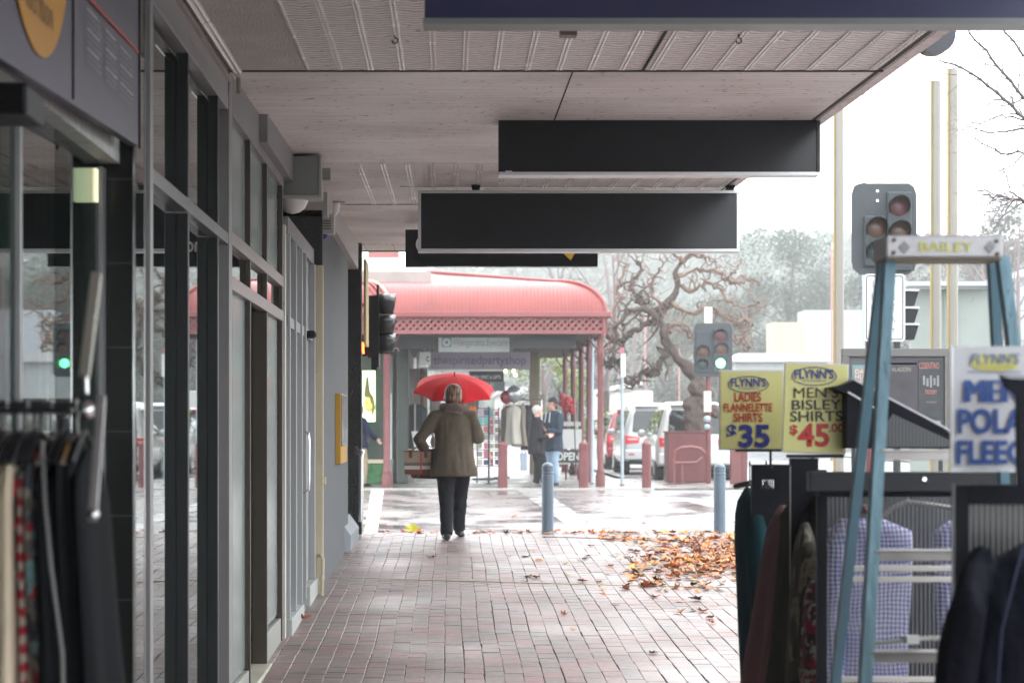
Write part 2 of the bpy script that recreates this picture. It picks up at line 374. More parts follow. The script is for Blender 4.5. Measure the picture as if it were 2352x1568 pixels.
# ---------------------------------------------------------------- ground
def sheet(name, pts, mat, th=None):
    m = MB(); m.add(pts, [tuple(range(len(pts)))]); o = m.build(name, mat); tag(o, kind='structure'); return o
mt_road = mat_road('wet_asphalt', (.09, .092, .095), (.16, .16, .165), .16, .5)
mt_foot = mat_road('wet_footpath_paving', (.12, .105, .10), (.2, .18, .17), .2, .5, 1.2)
mt_cross = mat_road('wet_crossing_pavers', (.09, .08, .08), (.16, .13, .125), .12, .5, .9)
m = MB(); m.add([(-600, -60, -2.2), (600, -60, -2.2), (600, 25.6, -2.2), (-600, 25.6, -2.2)], [(0, 1, 2, 3)]); m.add([(-600, 25.6, -2.2), (600, 25.6, -2.2), (600, 25.75, -.13), (-600, 25.75, -.13)], [(0, 1, 2, 3)])
m.add([(-600, 25.75, -.13), (600, 25.75, -.13), (600, 900, -.13), (-600, 900, -.13)], [(0, 1, 2, 3)]); tag(m.build('ground', M('wet_ground', (.07, .072, .07), .35, var=.3, vs=.2)), kind='structure')
# brick pavement, every paver its own block
def pavers():
    m = MB(); pw, pl = .1165, .233; r = random.Random(3)
    x = -1.32; i = 0
    while x < 4.5:
        y = 2.2 + (.09 if i % 2 else 0) + r.uniform(-.03, .03)
        while y < 25.55:
            wv = .007 * noise.noise(Vector((i * .35, y * .55, 0))) + .004 * math.sin(y * 1.7 + i * .2)
            jx = r.gauss(0, .0016) + wv; jz = r.gauss(0, .0007) + .008 * noise.noise(Vector((x * .8, y * .5, 3)))
            tx, ty = r.gauss(0, .004), r.gauss(0, .003)
            a, b, c, d = x + jx + .0009, x + jx + pw - .0009, y + .0007, y + pl - .0007
            e = .0032; z = G(y + pl / 2) + jz; sl = .023
            def h(X, Y): return z + (X - (a + b) / 2) * tx + (Y - (c + d) / 2) * (ty + sl)
            vs = [(a, c, h(a, c) - .014), (b, c, h(b, c) - .014), (b, d, h(b, d) - .014), (a, d, h(a, d) - .014),
                  (a, c, h(a, c) - .004), (b, c, h(b, c) - .004), (b, d, h(b, d) - .004), (a, d, h(a, d) - .004),
                  (a + e, c + e, h(a + e, c + e)), (b - e, c + e, h(b - e, c + e)), (b - e, d - e, h(b - e, d - e)), (a + e, d - e, h(a + e, d - e))]
            o = len(m.v); m.v += vs
            for k in range(4):
                k2 = (k + 1) % 4
                m.f += [(o + k, o + k2, o + 4 + k2, o + 4 + k), (o + 4 + k, o + 4 + k2, o + 8 + k2, o + 8 + k)]
            m.f.append((o + 8, o + 9, o + 10, o + 11))
            y += pl + r.uniform(-.002, .003)
        x += pw; i += 1
    me = bpy.data.meshes.new('pavement'); me.from_pydata(m.v, [], m.f); me.update(); me.materials.append(mat_pavers())
    o = link('pavement', me); tag(o, kind='structure')
pavers()
b = sheet('pavement_bed', [(-3, -45, G(-45) - .011), (4.62, -45, G(-45) - .011), (4.62, 25.6, G(25.6) - .011), (-3, 25.6, G(25.6) - .011)], M('dark_grout', (.07, .066, .062), .5, var=.3, vs=10, bump=.3))
# kerb stone along the crossing, a steel channel, and the cream joint in the paving
m = MB()
for i in range(14):
    x = -1.3 + i * .9 - .6; m.box((x, 25.62, -.2), (x + .893, 25.86, .012 - .004 * (i > 3)))
k = m.build('kerb', M('granite_kerb', (.3, .29, .28), .3, var=.2, vs=12), bevel=.01); tag(k, kind='structure')
m = MB(); m.bar((-1.05, 20.1, G(20.1) + .003), (1.35, 19.35, G(19.35) + .003), .03, .006)
m.bar((1.35, 19.35, G(19.35) + .003), (4.4, 18.7, G(18.7) + .003), .02, .006)
tag(m.build('paving_joint', CREAM), kind='structure')
m = MB(); m.bar((2.05, 22.05, G(22.05) + .004), (3.6, 21.85, G(21.85) + .004), .03, .008); m.bar((2.05, 22.05, G(22.05) + .004), (2.02, 22.6, G(22.6) + .004), .02, .008)
m.bar((1.0, 25.05, G(25) + .004), (4.4, 23.9, G(23.9) + .004), .035, .008)
tag(m.build('trench_cover_edge', M('wet_steel', (.12, .12, .13), .3, metal=.5)), kind='structure')
m = MB(); m.add([(4.65, -45, -1.7), (16, -45, -1.7), (16, 25.9, -.05), (4.65, 25.9, -.05)], [(0, 1, 2, 3)])
m.add([(-60, 25.9, -.05), (4.65, 25.9, -.05), (16, 25.9, -.05), (16, 45.2, -.05), (4.2, 45.2, -.05), (-60, 45.2, -.05)], [(0, 1, 2, 3, 4, 5)]); m.add([(4.2, 45.2, -.05), (16, 45.2, -.05), (16, 300, -.09), (4.2, 300, -.09)], [(0, 1, 2, 3)])
tag(m.build('road', mt_road), kind='structure')
sheet('crossing', [(-60, 25.9, -.045), (4.5, 25.9, -.045), (3.6, 45.2, -.045), (-60, 45.2, -.045)], mt_cross)
wl_ = mat_road('worn_white_line', (.55, .55, .53), (.75, .75, .73), .15, .4, 3)
for xa, xb, w_, mt_ in ((-.98, -1.55, .15, wl_), (1.5, 1.3, .3, mat_road('faint_pale_line', (.2, .19, .19), (.4, .39, .38), .2, .45, 2))):
    m = MB(); y = 26.2
    while y < 45:
        f0 = (y - 26) / 19; f1 = (y + .93 - 26) / 19; a_, b_ = xa + (xb - xa) * f0, xa + (xb - xa) * f1; w0 = w_ * (1 + .7 * f0)
        m.add([(a_, y, -.04), (a_ + w0, y, -.04), (b_ + w0, y + .93, -.04), (b_, y + .93, -.04)], [(0, 1, 2, 3)]); y += 1.0
    tag(m.build('road_marking', mt_), kind='structure')
far = [(-60, 45.35, -.012), (3.75, 45.35, -.012), (5.2, 45.35, -.012), (6.9, 46.3, -.012), (6.9, 51.8, -.012), (4.6, 52.2, -.012), (3.85, 54, -.012), (3.85, 300, 0), (-60, 300, 0)]
fp = MB(); fp.prism([Vector(p) for p in far], (0, 0, -.12)); tag(fp.build('far_footpath', mt_foot), kind='structure')
m = MB()
for i in range(64): m.box((-60 + i, 45.16, -.14), (-60 + i + .99, 45.345, -.008))
tag(m.build('far_kerb', M('pale_kerb', (.4, .39, .37), .35, var=.2, vs=8)), kind='structure')
sheet('right_footpath', [(16, -40, .0), (17.9, -40, .0), (17.9, 200, .0), (16, 200, .0)], mt_foot)

# ---------------------------------------------------------------- the awning over the pavement
AW = 2.19
def CH(z): return 3.0 + .014 * (z - 11.7)
aw = thing('awning', 'long flat street awning with grubby pinkish panelled ceiling over brick pavement', 'awning', (AW, 10, 0))
C1 = (.70, .66, .64); C2 = (.76, .72, .70)
def ceil(name, z0, z1, x0, x1, mat, dz=0):
    m = MB(); m.prism([(x0, z0, CH(z0) + dz), (x1, z0, CH(z0) + dz), (x1, z1, CH(z1) + dz), (x0, z1, CH(z1) + dz)], (0, 0, .05)); return m.build(name, mat, aw)
ceil('ceiling_panel', -45, 11.68, -1.3, -.725, M('roughcast_ceiling', (.56, .52, .485), .75, var=.15, bump=1, bs=90, speck=.12, vs=4))
pres = mat_pressed('pressed_metal_ceiling', C1)
brd = mat_boards('painted_board_ceiling', C2, .085, .06, .2)
brd2 = mat_boards('painted_board_ceiling_far', C2, .055, .08, .2)
ceil('ceiling_panel', -45, 11.68, -.715, AW, pres)
ceil('ceiling_panel', 11.7, 16.35, -1.3, AW, brd)
ceil('ceiling_panel', 16.37, 19.9, -1.3, AW, mat_boards('ribbed_board_ceiling', C2, .04, .1, .15))
ceil('ceiling_panel', 19.92, 25.1, -1.3, AW, brd2)
ceil('ceiling_panel', 25.1, 26.3, -1.3, AW - .05, mat_boards('corrugated_ceiling', (.6, .6, .57), .32, .06, .2, axis=0), dz=-.0)
BEAD = M('pearl_beading', (.85, .82, .8), .25, var=.1)
def beads(name, xs, z0, z1, r=.0048, gap=.009):
    m = MB()
    for x in xs:
        for s in ((-gap, gap) if gap else (0,)):
            y = z0
            while y < z1:
                m.obox((x + s, y + .028, CH(y + .03) - .004), (r * 2, .046, .009)); y += .062
    return m.build(name, BEAD, aw)
beads('beading', [-.715], 4, 11.6, gap=0)
beads('beading', [-.715 + .1575 * i for i in range(1, 19)], 4, 11.6)
m = MB()
for i in range(0, 18):
    m.box((-.86 + i * .185 - .008, 16.4, CH(16.4) - .003), (-.86 + i * .185 + .008, 16.41, CH(16.4)))
m = MB()
for i in range(17):
    x = -.66 + i * .175
    for s in (-.012, .012): m.bar((x + s, 16.4, CH(16.4) - .002), (x + s, 19.88, CH(19.88) - .002), .009, .008)
m.build('batten', BEAD, aw)
dk = M('dark_gap', (.03, .026, .024), .8)
m = MB(); m.box((-1.3, 11.672, CH(11.7) - .006), (AW, 11.7, CH(11.7) + .03)); m.build('joint', dk, aw); m = MB(); m.bar((-.4, 18.2, CH(18.2) - .001), (AW, 18.2, CH(18.2) - .001), .006, .004)
m.build('joint', dk, aw); m = MB(); m.box((-1.3, 19.89, CH(19.9) - .004), (.1, 19.93, CH(19.9) + .02)); m.build('joint', dk, aw); m = MB(); m.bar((.62, 11.72, CH(11.7) - .001), (.62, 16.3, CH(16.3) - .001), .007, .004)
m.build('joint', dk, aw); m = MB(); m.bar((.97, 5, CH(5) - .008), (.97, 11.65, CH(11.65) - .008), .008, .01)
m.build('joint', dk, aw)
# outer fascia board and gutter, whole length
fas = mat_boards('pinkish_fascia', (.68, .60, .59), .4, .02, .3, axis=1)
m = MB(); m.prism([(AW, -45, CH(-45) - .004), (AW, 26.3, CH(26.3) - .004), (AW, 26.3, CH(26.3) + .2), (AW, -45, CH(-45) + .2)], (.06, 0, 0)); m.build('fascia', fas, aw)
m = MB(); m.prism([(AW - .035, -15, CH(-15) - .003), (AW - .012, -15, CH(-15) - .003), (AW - .012, 26, CH(26) - .003), (AW - .035, 26, CH(26) - .003)], (0, 0, .02)); m.build('ceiling_trim', dk, aw)
m = MB(); m.prism([(-1.3, -45, CH(-45) + .08), (AW + .05, -45, CH(-45) + .28), (AW + .05, 26.3, CH(26.3) + .28), (-1.3, 26.3, CH(26.3) + .08)], (0, 0, .02)); m.build('roof_sheet', ALU, aw)
m = MB(); m.box((-1.3, 26.3, CH(26) - .01), (AW + .06, 26.38, CH(26) + .3)); m.build('end_beam', M('beam_olive', (.2, .19, .13), .6), aw)
a = P(2112, 100, 11.4); q = []
for i in range(13):
    t = math.pi * i / 12; q.append((AW + .115 - .094 * math.cos(t), 10.95, 3.09 - .12 * math.sin(t) ** .7))
q += [(AW + .209, 10.95, 3.14), (AW + .021, 10.95, 3.14)]
m = MB(); m.prism(q, (0, .12, 0)); m.build('gutter_end', M('dark_gutter', (.035, .037, .05), .4), aw)
def hook(px, py, z):
    m = MB(); c = P(px, py, z); c.z = CH(z) - .028
    m.tube([c + Vector((0, 0, .03)), c + Vector((0, 0, .012))] + [c + Vector((.013 * math.sin(t), 0, -.002 + .013 * math.cos(t))) for t in (0, .8, 1.6, 2.4, 3.2, 4.0, 4.8)], .0035, 6)
    m.build('hook', dk, aw)
hook(907, 80, 10.5); hook(1697, 80, 10.5)
m = MB(); c = P(1305, 66, 10.3); m.obox((c.x, c.y, CH(10.3) - .02), (.075, .09, .045)); m.build('junction_cover', M('brown_cover', (.16, .12, .1), .5), aw)
m = MB(); c = P(932, 497, 22.5); m.obox((c.x, c.y, c.z), (.09, .12, .045)); m.build('vent_block', M('rust_block', (.25, .1, .035), .6), aw)
m = MB(); c = P(938, 514, 22.6); m.obox((c.x, c.y, c.z), (.1, .12, .03)); m.build('vent_block', CREAM, aw)

# ---------------------------------------------------------------- hanging sign boards
navy = M('navy_sign_face', (.008, .010, .075), .35, var=.15, vs=1)
face = M('blank_charcoal_sign_face', (.013, .015, .019), .16, var=.25, vs=1.2, spec=.28, bump=.03, bs=4, rv=.05)
s1 = thing('hanging_sign', 'navy blue sign board closest overhead with grey lower edge', 'sign', (1, 8, 2.6))
m = MB(); m.box((-.09, 7.95, 2.606), (2.35, 8.07, 2.95)); m.build('panel', navy, s1)
m = MB(); m.box((-.095, 7.94, 2.583), (2.36, 8.08, 2.604)); m.build('frame', M('grey_trim', (.2, .22, .22), .4), s1)
def board(z, x0, y0, x1, y1, lab, fr=None, fw=0, d=.16, fm=ALU):
    s = thing('hanging_sign', lab, 'sign', P((x0 + x1) / 2, y1, z))
    m = MB(); boxpx(m, x0 + fw, y0 + fw, x1 - fw, y1 - fw, z + .006 * bool(fw), d); m.build('panel', face, s)
    if fw:
        m = MB(); boxpx(m, x0, y0, x1, y0 + fw, z, d + .02); boxpx(m, x0, y1 - fw, x1, y1, z, d + .02)
        boxpx(m, x0, y0 + fw, x0 + fw, y1 - fw, z, d + .02); boxpx(m, x1 - fw, y0 + fw, x1, y1 - fw, z, d + .02); m.build('frame', fm, s, bevel=.002)
    return s
s2 = board(13.8, 1145, 268, 1883, 395, 'frameless blank charcoal sign board fixed up against the awning ceiling')
m = MB(); boxpx(m, 1145, 395, 1883, 402, 13.79, .18); m.build('edge_strip', ALU, s2)
m = MB(); boxpx(m, 1877, 270, 1884, 395, 13.785, .02); m.build('edge_strip', DARKMET, s2)
m = MB(); boxpx(m, 1161, 392.2, 1176, 394.4, 13.79, .01); m.build('maker_plate', ALU, s2)
s3 = board(18, 960, 437, 1699, 578, 'blank charcoal sign board in a silver frame hung on two brackets', fw=7)
for px in (1093, 1677):
    m = MB(); c = P(px, 428, 18.06); m.box((c.x - .03, c.y - .02, c.z - .03), (c.x + .03, c.y + .05, c.z - .005)); m.box((c.x - .02, c.y, c.z - .01), (c.x + .02, c.y + .03, CH(18) + .02))
    m.box((c.x - .035, c.y - .02, CH(18) - .02), (c.x + .035, c.y + .06, CH(18) - .002)); m.build('bracket', BLACK, s3)
m = MB(); boxpx(m, 1113, 427, 1480, 434, 18.4, .05); m.build('lamp_tray', M('grey_tray', (.3, .28, .27), .5), s3)
s4 = board(22, 931, 527, 1373, 612, 'black bank sign with white name and yellow diamond behind the framed board')
textpx('lettering', 'CommonwealthBank', 955, 543, 1280, 579, 21.99, M('white_letter', (.8, .8, .8), .5), s4, bold=.02)
m = MB(); q = [P(x, y, 21.99) for x, y in ((1311, 598), (1270, 560), (1303, 531), (1344, 540))]; m.prism(q, (0, -.006, 0)); m.build('emblem', M('yellow_emblem', (.78, .48, .03), .4), s4)

# ---------------------------------------------------------------- left side: shop fronts (street side plane near X = -1.12)
XO, XG = -1.12, -1.22
def yz(x0, x1, z0, z1, za, zb, mb): return mb.box((x0, z0, za), (x1, z1, zb))
bld = thing('shop_building', 'plain brick body of the shops behind the left shop fronts', 'building', (-4, 10, -.5))
m = MB(); m.box((-9, -45, -1.8), (-2.9, 25.3, 7)); m.box((-2.9, -45, -1.8), (-1.2, .4, 3.2)); m.box((-2.9, -45, 3.1), (-1.3, 25.3, 7)); m.box((-2.9, 11.9, -.8), (-1.5, 25.3, 3.1)); m.build('wall', M('rendered_wall', (.3, .28, .26), .8, bump=.3), bld)
# shop A : clothes shop with tiled pillar
sa = thing('clothes_shop', 'clothes shop window with black tiled pillar beside the rack of dresses', 'shop', (XG, 6, -.45))
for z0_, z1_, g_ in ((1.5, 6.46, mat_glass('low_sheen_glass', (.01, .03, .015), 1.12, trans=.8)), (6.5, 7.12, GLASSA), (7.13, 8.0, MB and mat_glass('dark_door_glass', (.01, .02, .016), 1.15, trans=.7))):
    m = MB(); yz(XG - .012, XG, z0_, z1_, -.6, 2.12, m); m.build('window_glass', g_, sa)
m = MB(); yz(XG - .03, XG + .014, 6.46, 6.50, -.6, 2.1, m); m.build('window_frame', SILVER, sa); m = MB(); yz(XG - .04, XG + .012, 8.0, 8.09, -.6, 2.1, m); m.build('window_frame', SILVER, sa)
tile = mat_stripe('polished_black_tile', (.05, .055, .055), (.008, .009, .009), .295, 2, .014, .2); tile.node_tree.nodes['Principled BSDF'].inputs['Specular IOR Level'].default_value = .25
m = MB(); yz(-1.7, -1.112, 8.1, 8.33, -.6, 3.1, m); m.build('tiled_pillar', tile, sa)
m = MB(); yz(-1.115, -1.107, 8.09, 8.105, -.6, 3.0, m); yz(-1.15, -1.104, 8.335, 8.348, -.6, 3.0, m); m.build('corner_trim', CHROME, sa)
m = MB(); yz(-1.112, -1.106, 8.11, 8.33, -.6, 2.95, m); m.build('mirror_strip', MIRROR, sa)
m = MB(); yz(-1.4, -1.16, 1.0, 8.09, 2.12, 2.3, m); yz(-1.3, -1.18, 1.0, 8.09, 2.3, 3.05, m); m.build('lintel', mat_boards('reflection_streaked_lintel', (.5, .5, .48), .5, .02, .6, axis=1), sa)  # pale streaks put the awning edge's reflection into the lintel colour
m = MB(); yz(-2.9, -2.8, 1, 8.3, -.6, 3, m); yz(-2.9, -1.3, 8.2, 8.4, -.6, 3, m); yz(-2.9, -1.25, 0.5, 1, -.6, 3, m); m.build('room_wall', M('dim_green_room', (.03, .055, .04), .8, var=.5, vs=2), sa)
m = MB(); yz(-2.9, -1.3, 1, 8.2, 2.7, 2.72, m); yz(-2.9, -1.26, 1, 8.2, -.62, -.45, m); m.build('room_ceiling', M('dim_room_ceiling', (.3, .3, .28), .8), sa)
# panels and clothes inside the window
m = MB(); m.box((-1.6, 7.9, -.5), (-1.35, 7.96, 2.0)); m.build('door_panel', M('grey_green_door', (.11, .125, .11), .5), sa)
m = MB(); m.prism([P(143, 618, 7.75), P(178, 618, 7.75), P(178, 915, 7.75), P(165, 915, 7.75)], (0, .02, 0)); m.build('display_banner', M('teal_banner', (.05, .2, .2), .5), sa)
m = MB(); boxpx(m, 203, 386, 221, 462, 7.9, .05); m.build('lamp', M('cream_lamp', (.75, .7, .45), .5, emit=.45), sa)
LAMPM = M('cold_lamp', (.85, .93, 1), .4, emit=6)
for px, py, z, r in ((40, 346, 7.0, .018), (72, 346, 7.2, .018), (163, 403, 7.6, .014)):
    l_ = thing('ceiling_lamp', {40: 'leftmost of the small cold lamps glowing inside the clothes shop', 72: 'small cold lamp second from the left inside the clothes shop', 163: 'small cold lamp nearest the tiled pillar inside the clothes shop'}[px], 'lamp', P(px, py, z), 'small lamps inside the clothes shop')
    m = MB(); m.ball(P(px, py, z), r, 12, (1, 1, 1.4)); m.build('bulb', LAMPM, l_, smooth=True)
    m = MB(); c = P(px, py, z); m.tube([c + Vector((0, 0, r)), (c.x, c.y, 2.7)], .004, 6); m.build('stem', BLACK, l_)
# wall sign above shop A
ws = thing('wall_sign', 'grey purple shop sign panel with orange disc over the clothes shop', 'sign', (-1.1, 7, 2.2))
m = MB(); m.prism([(-1.105, 4.2, 2.05), (-1.08, 8.0, 2.17), (-1.08, 8.0, 3.0), (-1.105, 4.2, 3.0)], (-.03, 0, 0)); m.build('panel', M('grey_purple_panel', (.078, .068, .105), .45, var=.12, vs=1), ws)
m = MB(); m.box((-1.088, 6.64, 2.14), (-1.084, 6.652, 3.0)); m.box((-1.08, 7.985, 2.16), (-1.074, 8.003, 3.0)); m.build('panel_joint', BLACK, ws)
m = MB(); cx, cz, r = 6.10, 2.70, .52
m.prism([(-1.090, cx + r * math.cos(t * math.pi / 24), cz + r * math.sin(t * math.pi / 24)) for t in range(48)], (.003, 0, 0)); m.build('disc', M('orange_disc', (.55, .26, .03), .6, var=.1), ws)
m = MB(); m.bar((-1.079, 6.75, 2.475), (-1.077, 7.96, 2.49), .004, .009, up=(0, 0, 1)); m.build('red_line', M('red_line_paint', (.5, .06, .03), .5), ws)
pale = M('pale_small_letter', (.33, .32, .33), .6); pale2 = M('faint_small_letter', (.17, .16, .18), .6)
rr = random.Random(4)
for i, (y0, y1) in enumerate(((6.84, 7.13), (7.21, 7.47), (7.53, 7.83))):
    for k in range(9):
        text('lettering', ''.join(rr.choice('eatonrsilmdu ') for _ in range(16)), (-1.0775, y0, 2.435 - k * .0195), (0, 1, 0), (0, 0, 1), (y1 - y0) * rr.uniform(.75, 1), .009, pale if k % 3 else WHITE, ws, bold=.02, depth=.001)
    for k in range(4):
        text('lettering', ''.join(rr.choice('eatonrsilmdu ') for _ in range(16)), (-1.0775, y0, 2.62 - k * .025), (0, 1, 0), (0, 0, 1), (y1 - y0) * .8, .011, pale2, ws, bold=.02, depth=.001)
text('lettering', 'Nutrition', (-1.0865, 5.84, 2.275), (0, 1, .0), (0, 0, 1), .46, .085, M('brown_letter', (.22, .11, .03), .6), ws, bold=.01, depth=.001)
# black bracket box at the left
bb = thing('speaker_box', 'black box fixed high at the far left of the clothes shop', 'speaker', P(30, 260, 5.6))
m = MB(); boxpx(m, -60, 188, 62, 262, 5.7, .25); m.build('case', BLACK, bb, bevel=.008)
m = MB(); boxpx(m, -55, 196, 50, 254, 5.69, .008); m.build('grille', M('speaker_grille', (.01, .01, .011), .7, bump=.6, bs=200), bb)

# shop B : dark mirror windows
XG = -1.17
sb = thing('mirrored_shop', 'dark mirrored shop window with deep black mullions and silver rails', 'shop', (XO, 10, -.35))
m = MB(); yz(XG - .012, XG, 8.35, 11.62, 2.17, 2.77, m); m.build('window_glass', MIRROR, sb)
m = MB(); yz(XG - .012, XG, 8.35, 11.62, -.5, 2.12, m); m.build('window_glass', MIRROR, sb)
MUL = M('black_anodised', (.016, .019, .02), .35, spec=.25, var=.15, vs=2, stretch=(1, 1, .1))
for z in (9.84, 11.1):
    m = MB(); yz(XG, XO, z, z + .05, -.5, 2.11, m); yz(XG, XO, z, z + .05, 2.18, 2.79, m); m.build('mullion', MUL, sb, bevel=.002)
m = MB(); yz(XG, XO + .004, 8.58, 8.66, -.5, 3.0, m); m.build('mullion', SILVER, sb, bevel=.002)
m = MB(); yz(XG, XO + .005, 11.62, 11.78, -.5, 3.0, m); m.build('end_post', M('warm_grey_post', (.2, .19, .19), .4, var=.1), sb, bevel=.002)
m = MB(); yz(XG - .02, XO + .003, 8.66, 11.6, 2.115, 2.17, m); m.build('transom', M('grey_transom', (.13, .13, .13), .35, metal=.3), sb, bevel=.002)
m = MB(); yz(XG - .02, XO + .003, 8.66, 11.6, 2.79, 2.87, m); m.build('head_rail', SILVER, sb, bevel=.003)
m = MB(); yz(XG - .02, XO + .0, 8.66, 11.6, 2.87, 3.08, m); yz(XG, XO + .02, 8.66, 11.6, 2.93, 2.945, m); m.build('head_board', M('pinkish_head_board', (.3, .27, .265), .5), sb)
m = MB(); m.tube([(XO + .035, 4, 2.955 - .05), (XO + .035, 11.62, 2.955 + .03)], .013, 8); m.tube([(XO + .06, 4, 2.985 - .05), (XO + .06, 11.62, 2.985)], .011, 8); m.build('conduit', M('pale_conduit', (.6, .55, .53), .3, coat=.4), sb, smooth=True)
m = MB(); m.tube([(XO + .035, 11.62, 2.985), (XO + .04, 11.75, 2.98), (XO + .04, 11.78, 2.90)], .012, 8); m.build('conduit', M('aged_pipe', (.3, .25, .2), .5), sb)
for zz in (9.3, 10.6): 
    m = MB(); m.bar((XG + .02, zz, 2.74), (XG + .02, zz + .45, 2.745), .006, .006); m.build('glint_rail', CHROME, sb)
# shop C : brown mullions, frosted film
sc = thing('brown_framed_shop', 'brown framed shop door and frosted side lights under grey fascia', 'shop', (XO, 13.5, -.3))
XC = -1.15; BR = M('brown_anodised', (.060, .048, .037), .4, spec=.3, var=.12, vs=2, stretch=(1, 1, .1))
m = MB(); yz(XC - .01, XC, 11.8, 15.3, 2.2, 2.8, m); m.build('window_glass', GLASSF, sc)
m = MB(); yz(XC - .01, XC, 11.8, 15.3, 1.97, 2.13, m); m.build('window_glass', MIRROR, sc)
m = MB(); yz(XC - .01, XC, 11.8, 12.9, -.15, 1.9, m); yz(XC - .01, XC, 14.12, 15.3, -.05, 1.9, m); m.build('window_glass', GLASSF, sc)
for z in (12.9, 14.07, 15.34):
    m = MB()
    for a_, b_ in ((-.32, 1.9), (1.97, 2.13), (2.2, 2.8)): yz(XC - (.06 if z < 14.5 and a_ < 0 else 0), XO, z, z + .045, a_, b_, m)
    m.build('mullion', BR, sc, bevel=.002)
m = MB(); yz(XC - .12, XC - .08, 12.95, 14.07, -.28, 1.9, m); m.build('door', BR, sc)
for i, yy in enumerate((1.0, .1)): 
    m = MB(); c = Vector((XC - .078, 13.0, yy)); m.ball(c, .012, 8); m.build('hinge_pin', BLACK, sc)
PINK = M('dusty_rail', (.24, .2, .195), .35, metal=.2, var=.15)
for a_, b_ in ((1.9, 1.97), (2.13, 2.2)):
    m = MB(); yz(XC - .02, XO + .003, 11.8, 15.5, a_, b_, m); m.build('transom', PINK, sc, bevel=.003)
m = MB(); yz(XC - .02, XO + .0, 11.78, 15.5, 2.8, 3.12, m); yz(XC, XO + .05, 13.5, 15.75, 2.86, 3.1, m); m.build('fascia', M('stained_grey_fascia', (.2, .19, .185), .55, var=.25, vs=4), sc, bevel=.003)
m = MB(); yz(XC - .05, XO - .005, 11.8, 12.88, -.35, -.16, m); m.build('sill', M('greenish_sill', (.3, .31, .28), .4), sc, bevel=.004); m = MB(); yz(XC - .05, XO - .005, 14.13, 15.3, -.3, -.07, m); m.build('sill', M('greenish_sill', (.3, .31, .28), .4), sc, bevel=.004)
m = MB(); yz(XC - .1, XO + .03, 12.9, 14.1, -.35, -.245, m); m.build('door_step', M('cream_step', (.5, .48, .4), .5, var=.2), sc, bevel=.004)
m = MB(); yz(XC, XO + .012, 15.44, 15.55, -.3, 2.55, m); m.build('white_post', M('chipped_white', (.6, .58, .53), .5, speck=.5), sc)
# shop D : grey door
sd = thing('grey_door_shop', 'pale grey panelled shop door with a steel pull handle', 'shop', (-1.1, 17.3, -.2))
GREY = M('pale_grey_paint', (.33, .345, .35), .4, var=.08, vs=2, stretch=(1, 1, .1))
m = MB(); yz(-1.22, -1.135, 15.55, 18.62, -.2, 2.55, m); m.build('door', GREY, sd)
for z, w_ in ((15.62, .1), (16.25, .12), (16.9, .1), (17.35, .09), (18.45, .16)):
    m = MB(); yz(-1.135, -1.085, z, z + w_ * .5, -.1, 2.5, m); m.build('door_stile', GREY, sd, bevel=.004)
for z in (16.02, 17.1, 17.9):
    m = MB(); yz(-1.136, -1.128, z, z + .22, -.02, 2.45, m); m.build('dark_rebate', DARKMET, sd)
m = MB(); yz(-1.14, -1.1, 15.6, 18.6, 1.88, 1.95, m); yz(-1.14, -1.1, 15.6, 18.6, 2.5, 2.62, m); m.build('door_rail', SILVER, sd)
m = MB(); yz(-1.16, -1.07, 15.6, 16.9, -.3, -.1, m); m.build('sill', M('grey_sill', (.38, .4, .39), .5, var=.15), sd, bevel=.006); m = MB(); yz(-1.16, -1.07, 17.6, 18.6, -.22, -.02, m); m.build('sill', M('grey_sill', (.38, .4, .39), .5, var=.15), sd, bevel=.006)
m = MB(); c = (-1.085 + .0, 16.95); m.tube([(-1.085, 16.96, .72), (-1.045, 16.96, .735), (-1.04, 16.96, .8), (-1.04, 16.96, 1.1), (-1.045, 16.96, 1.15), (-1.085, 16.96, 1.16)], .009, 8); m.build('handle', CHROME, sd, smooth=True)
m = MB(); m.lathe((-1.07, 17.6, 1.87), [(.02, 0), (.045, .01), (.05, .035), (.03, .06)], 14); m.build('door_closer', BLACK, sd)
m = MB(); yz(-1.2, -1.03, 18.62, 18.7, -.2, 2.5, m); m.build('cream_jamb', CREAM, sd, bevel=.004)
# shop E : dark grey bank wall
se = thing('bank_wall', 'dark grey rendered bank wall with black edge at the street corner', 'building', (-1.1, 22, 0))
GW = M('bank_grey_render', (.085, .094, .104), .7, var=.15, vs=3, bump=.15, stretch=(1, 1, .2))
m = MB(); m.prism([(-1.05, 18.85, -.3), (-1.05, 23.6, -.3), (-1.05, 23.6, 2.9), (-1.05, 18.85, 2.9)], (-.5, 0, 0)); m.build('wall', GW, se)
m = MB(); yz(-1.5, -1.04, 18.7, 18.86, -.3, 2.95, m); m.build('black_jamb', M('flaking_black', (.022, .022, .024), .6, speck=.0, bump=.5, bs=25), se)
m = MB(); yz(-1.06, -1.01, 18.66, 18.72, .73, .79, m); m.build('broken_patch', CREAM, se)
m = MB(); yz(-1.6, -1.12, 23.6, 25.0, -.1, 2.9, m); m.build('recess', DARKMET, se)
m = MB(); m.box((-1.12, 23.6, .15), (-1.06, 23.68, 2.3)); m.build('reveal', M('taupe_reveal', (.16, .15, .13), .5), se)
m = MB(); m.prism([(-1.09, 22.8, -.1), (-.99, 22.9, -.1), (-.99, 22.9, .12), (-1.09, 22.8, .27)], (0, 2.0, 0)); m.build('plinth', M('plinth_grey', (.2, .22, .24), .6), se, bevel=.006)
m = MB(); m.box((-1.5, 25.0, -.1), (-.968, 25.3, 3.3)); m.build('corner_column', M('rough_black_render', (.025, .027, .027), .75, bump=1, bs=35), se)
m = MB(); m.box((-1.1, 24.9, -.1), (-.96, 25.35, .03)); m.build('column_foot', M('pale_foot', (.5, .5, .48), .6), se)
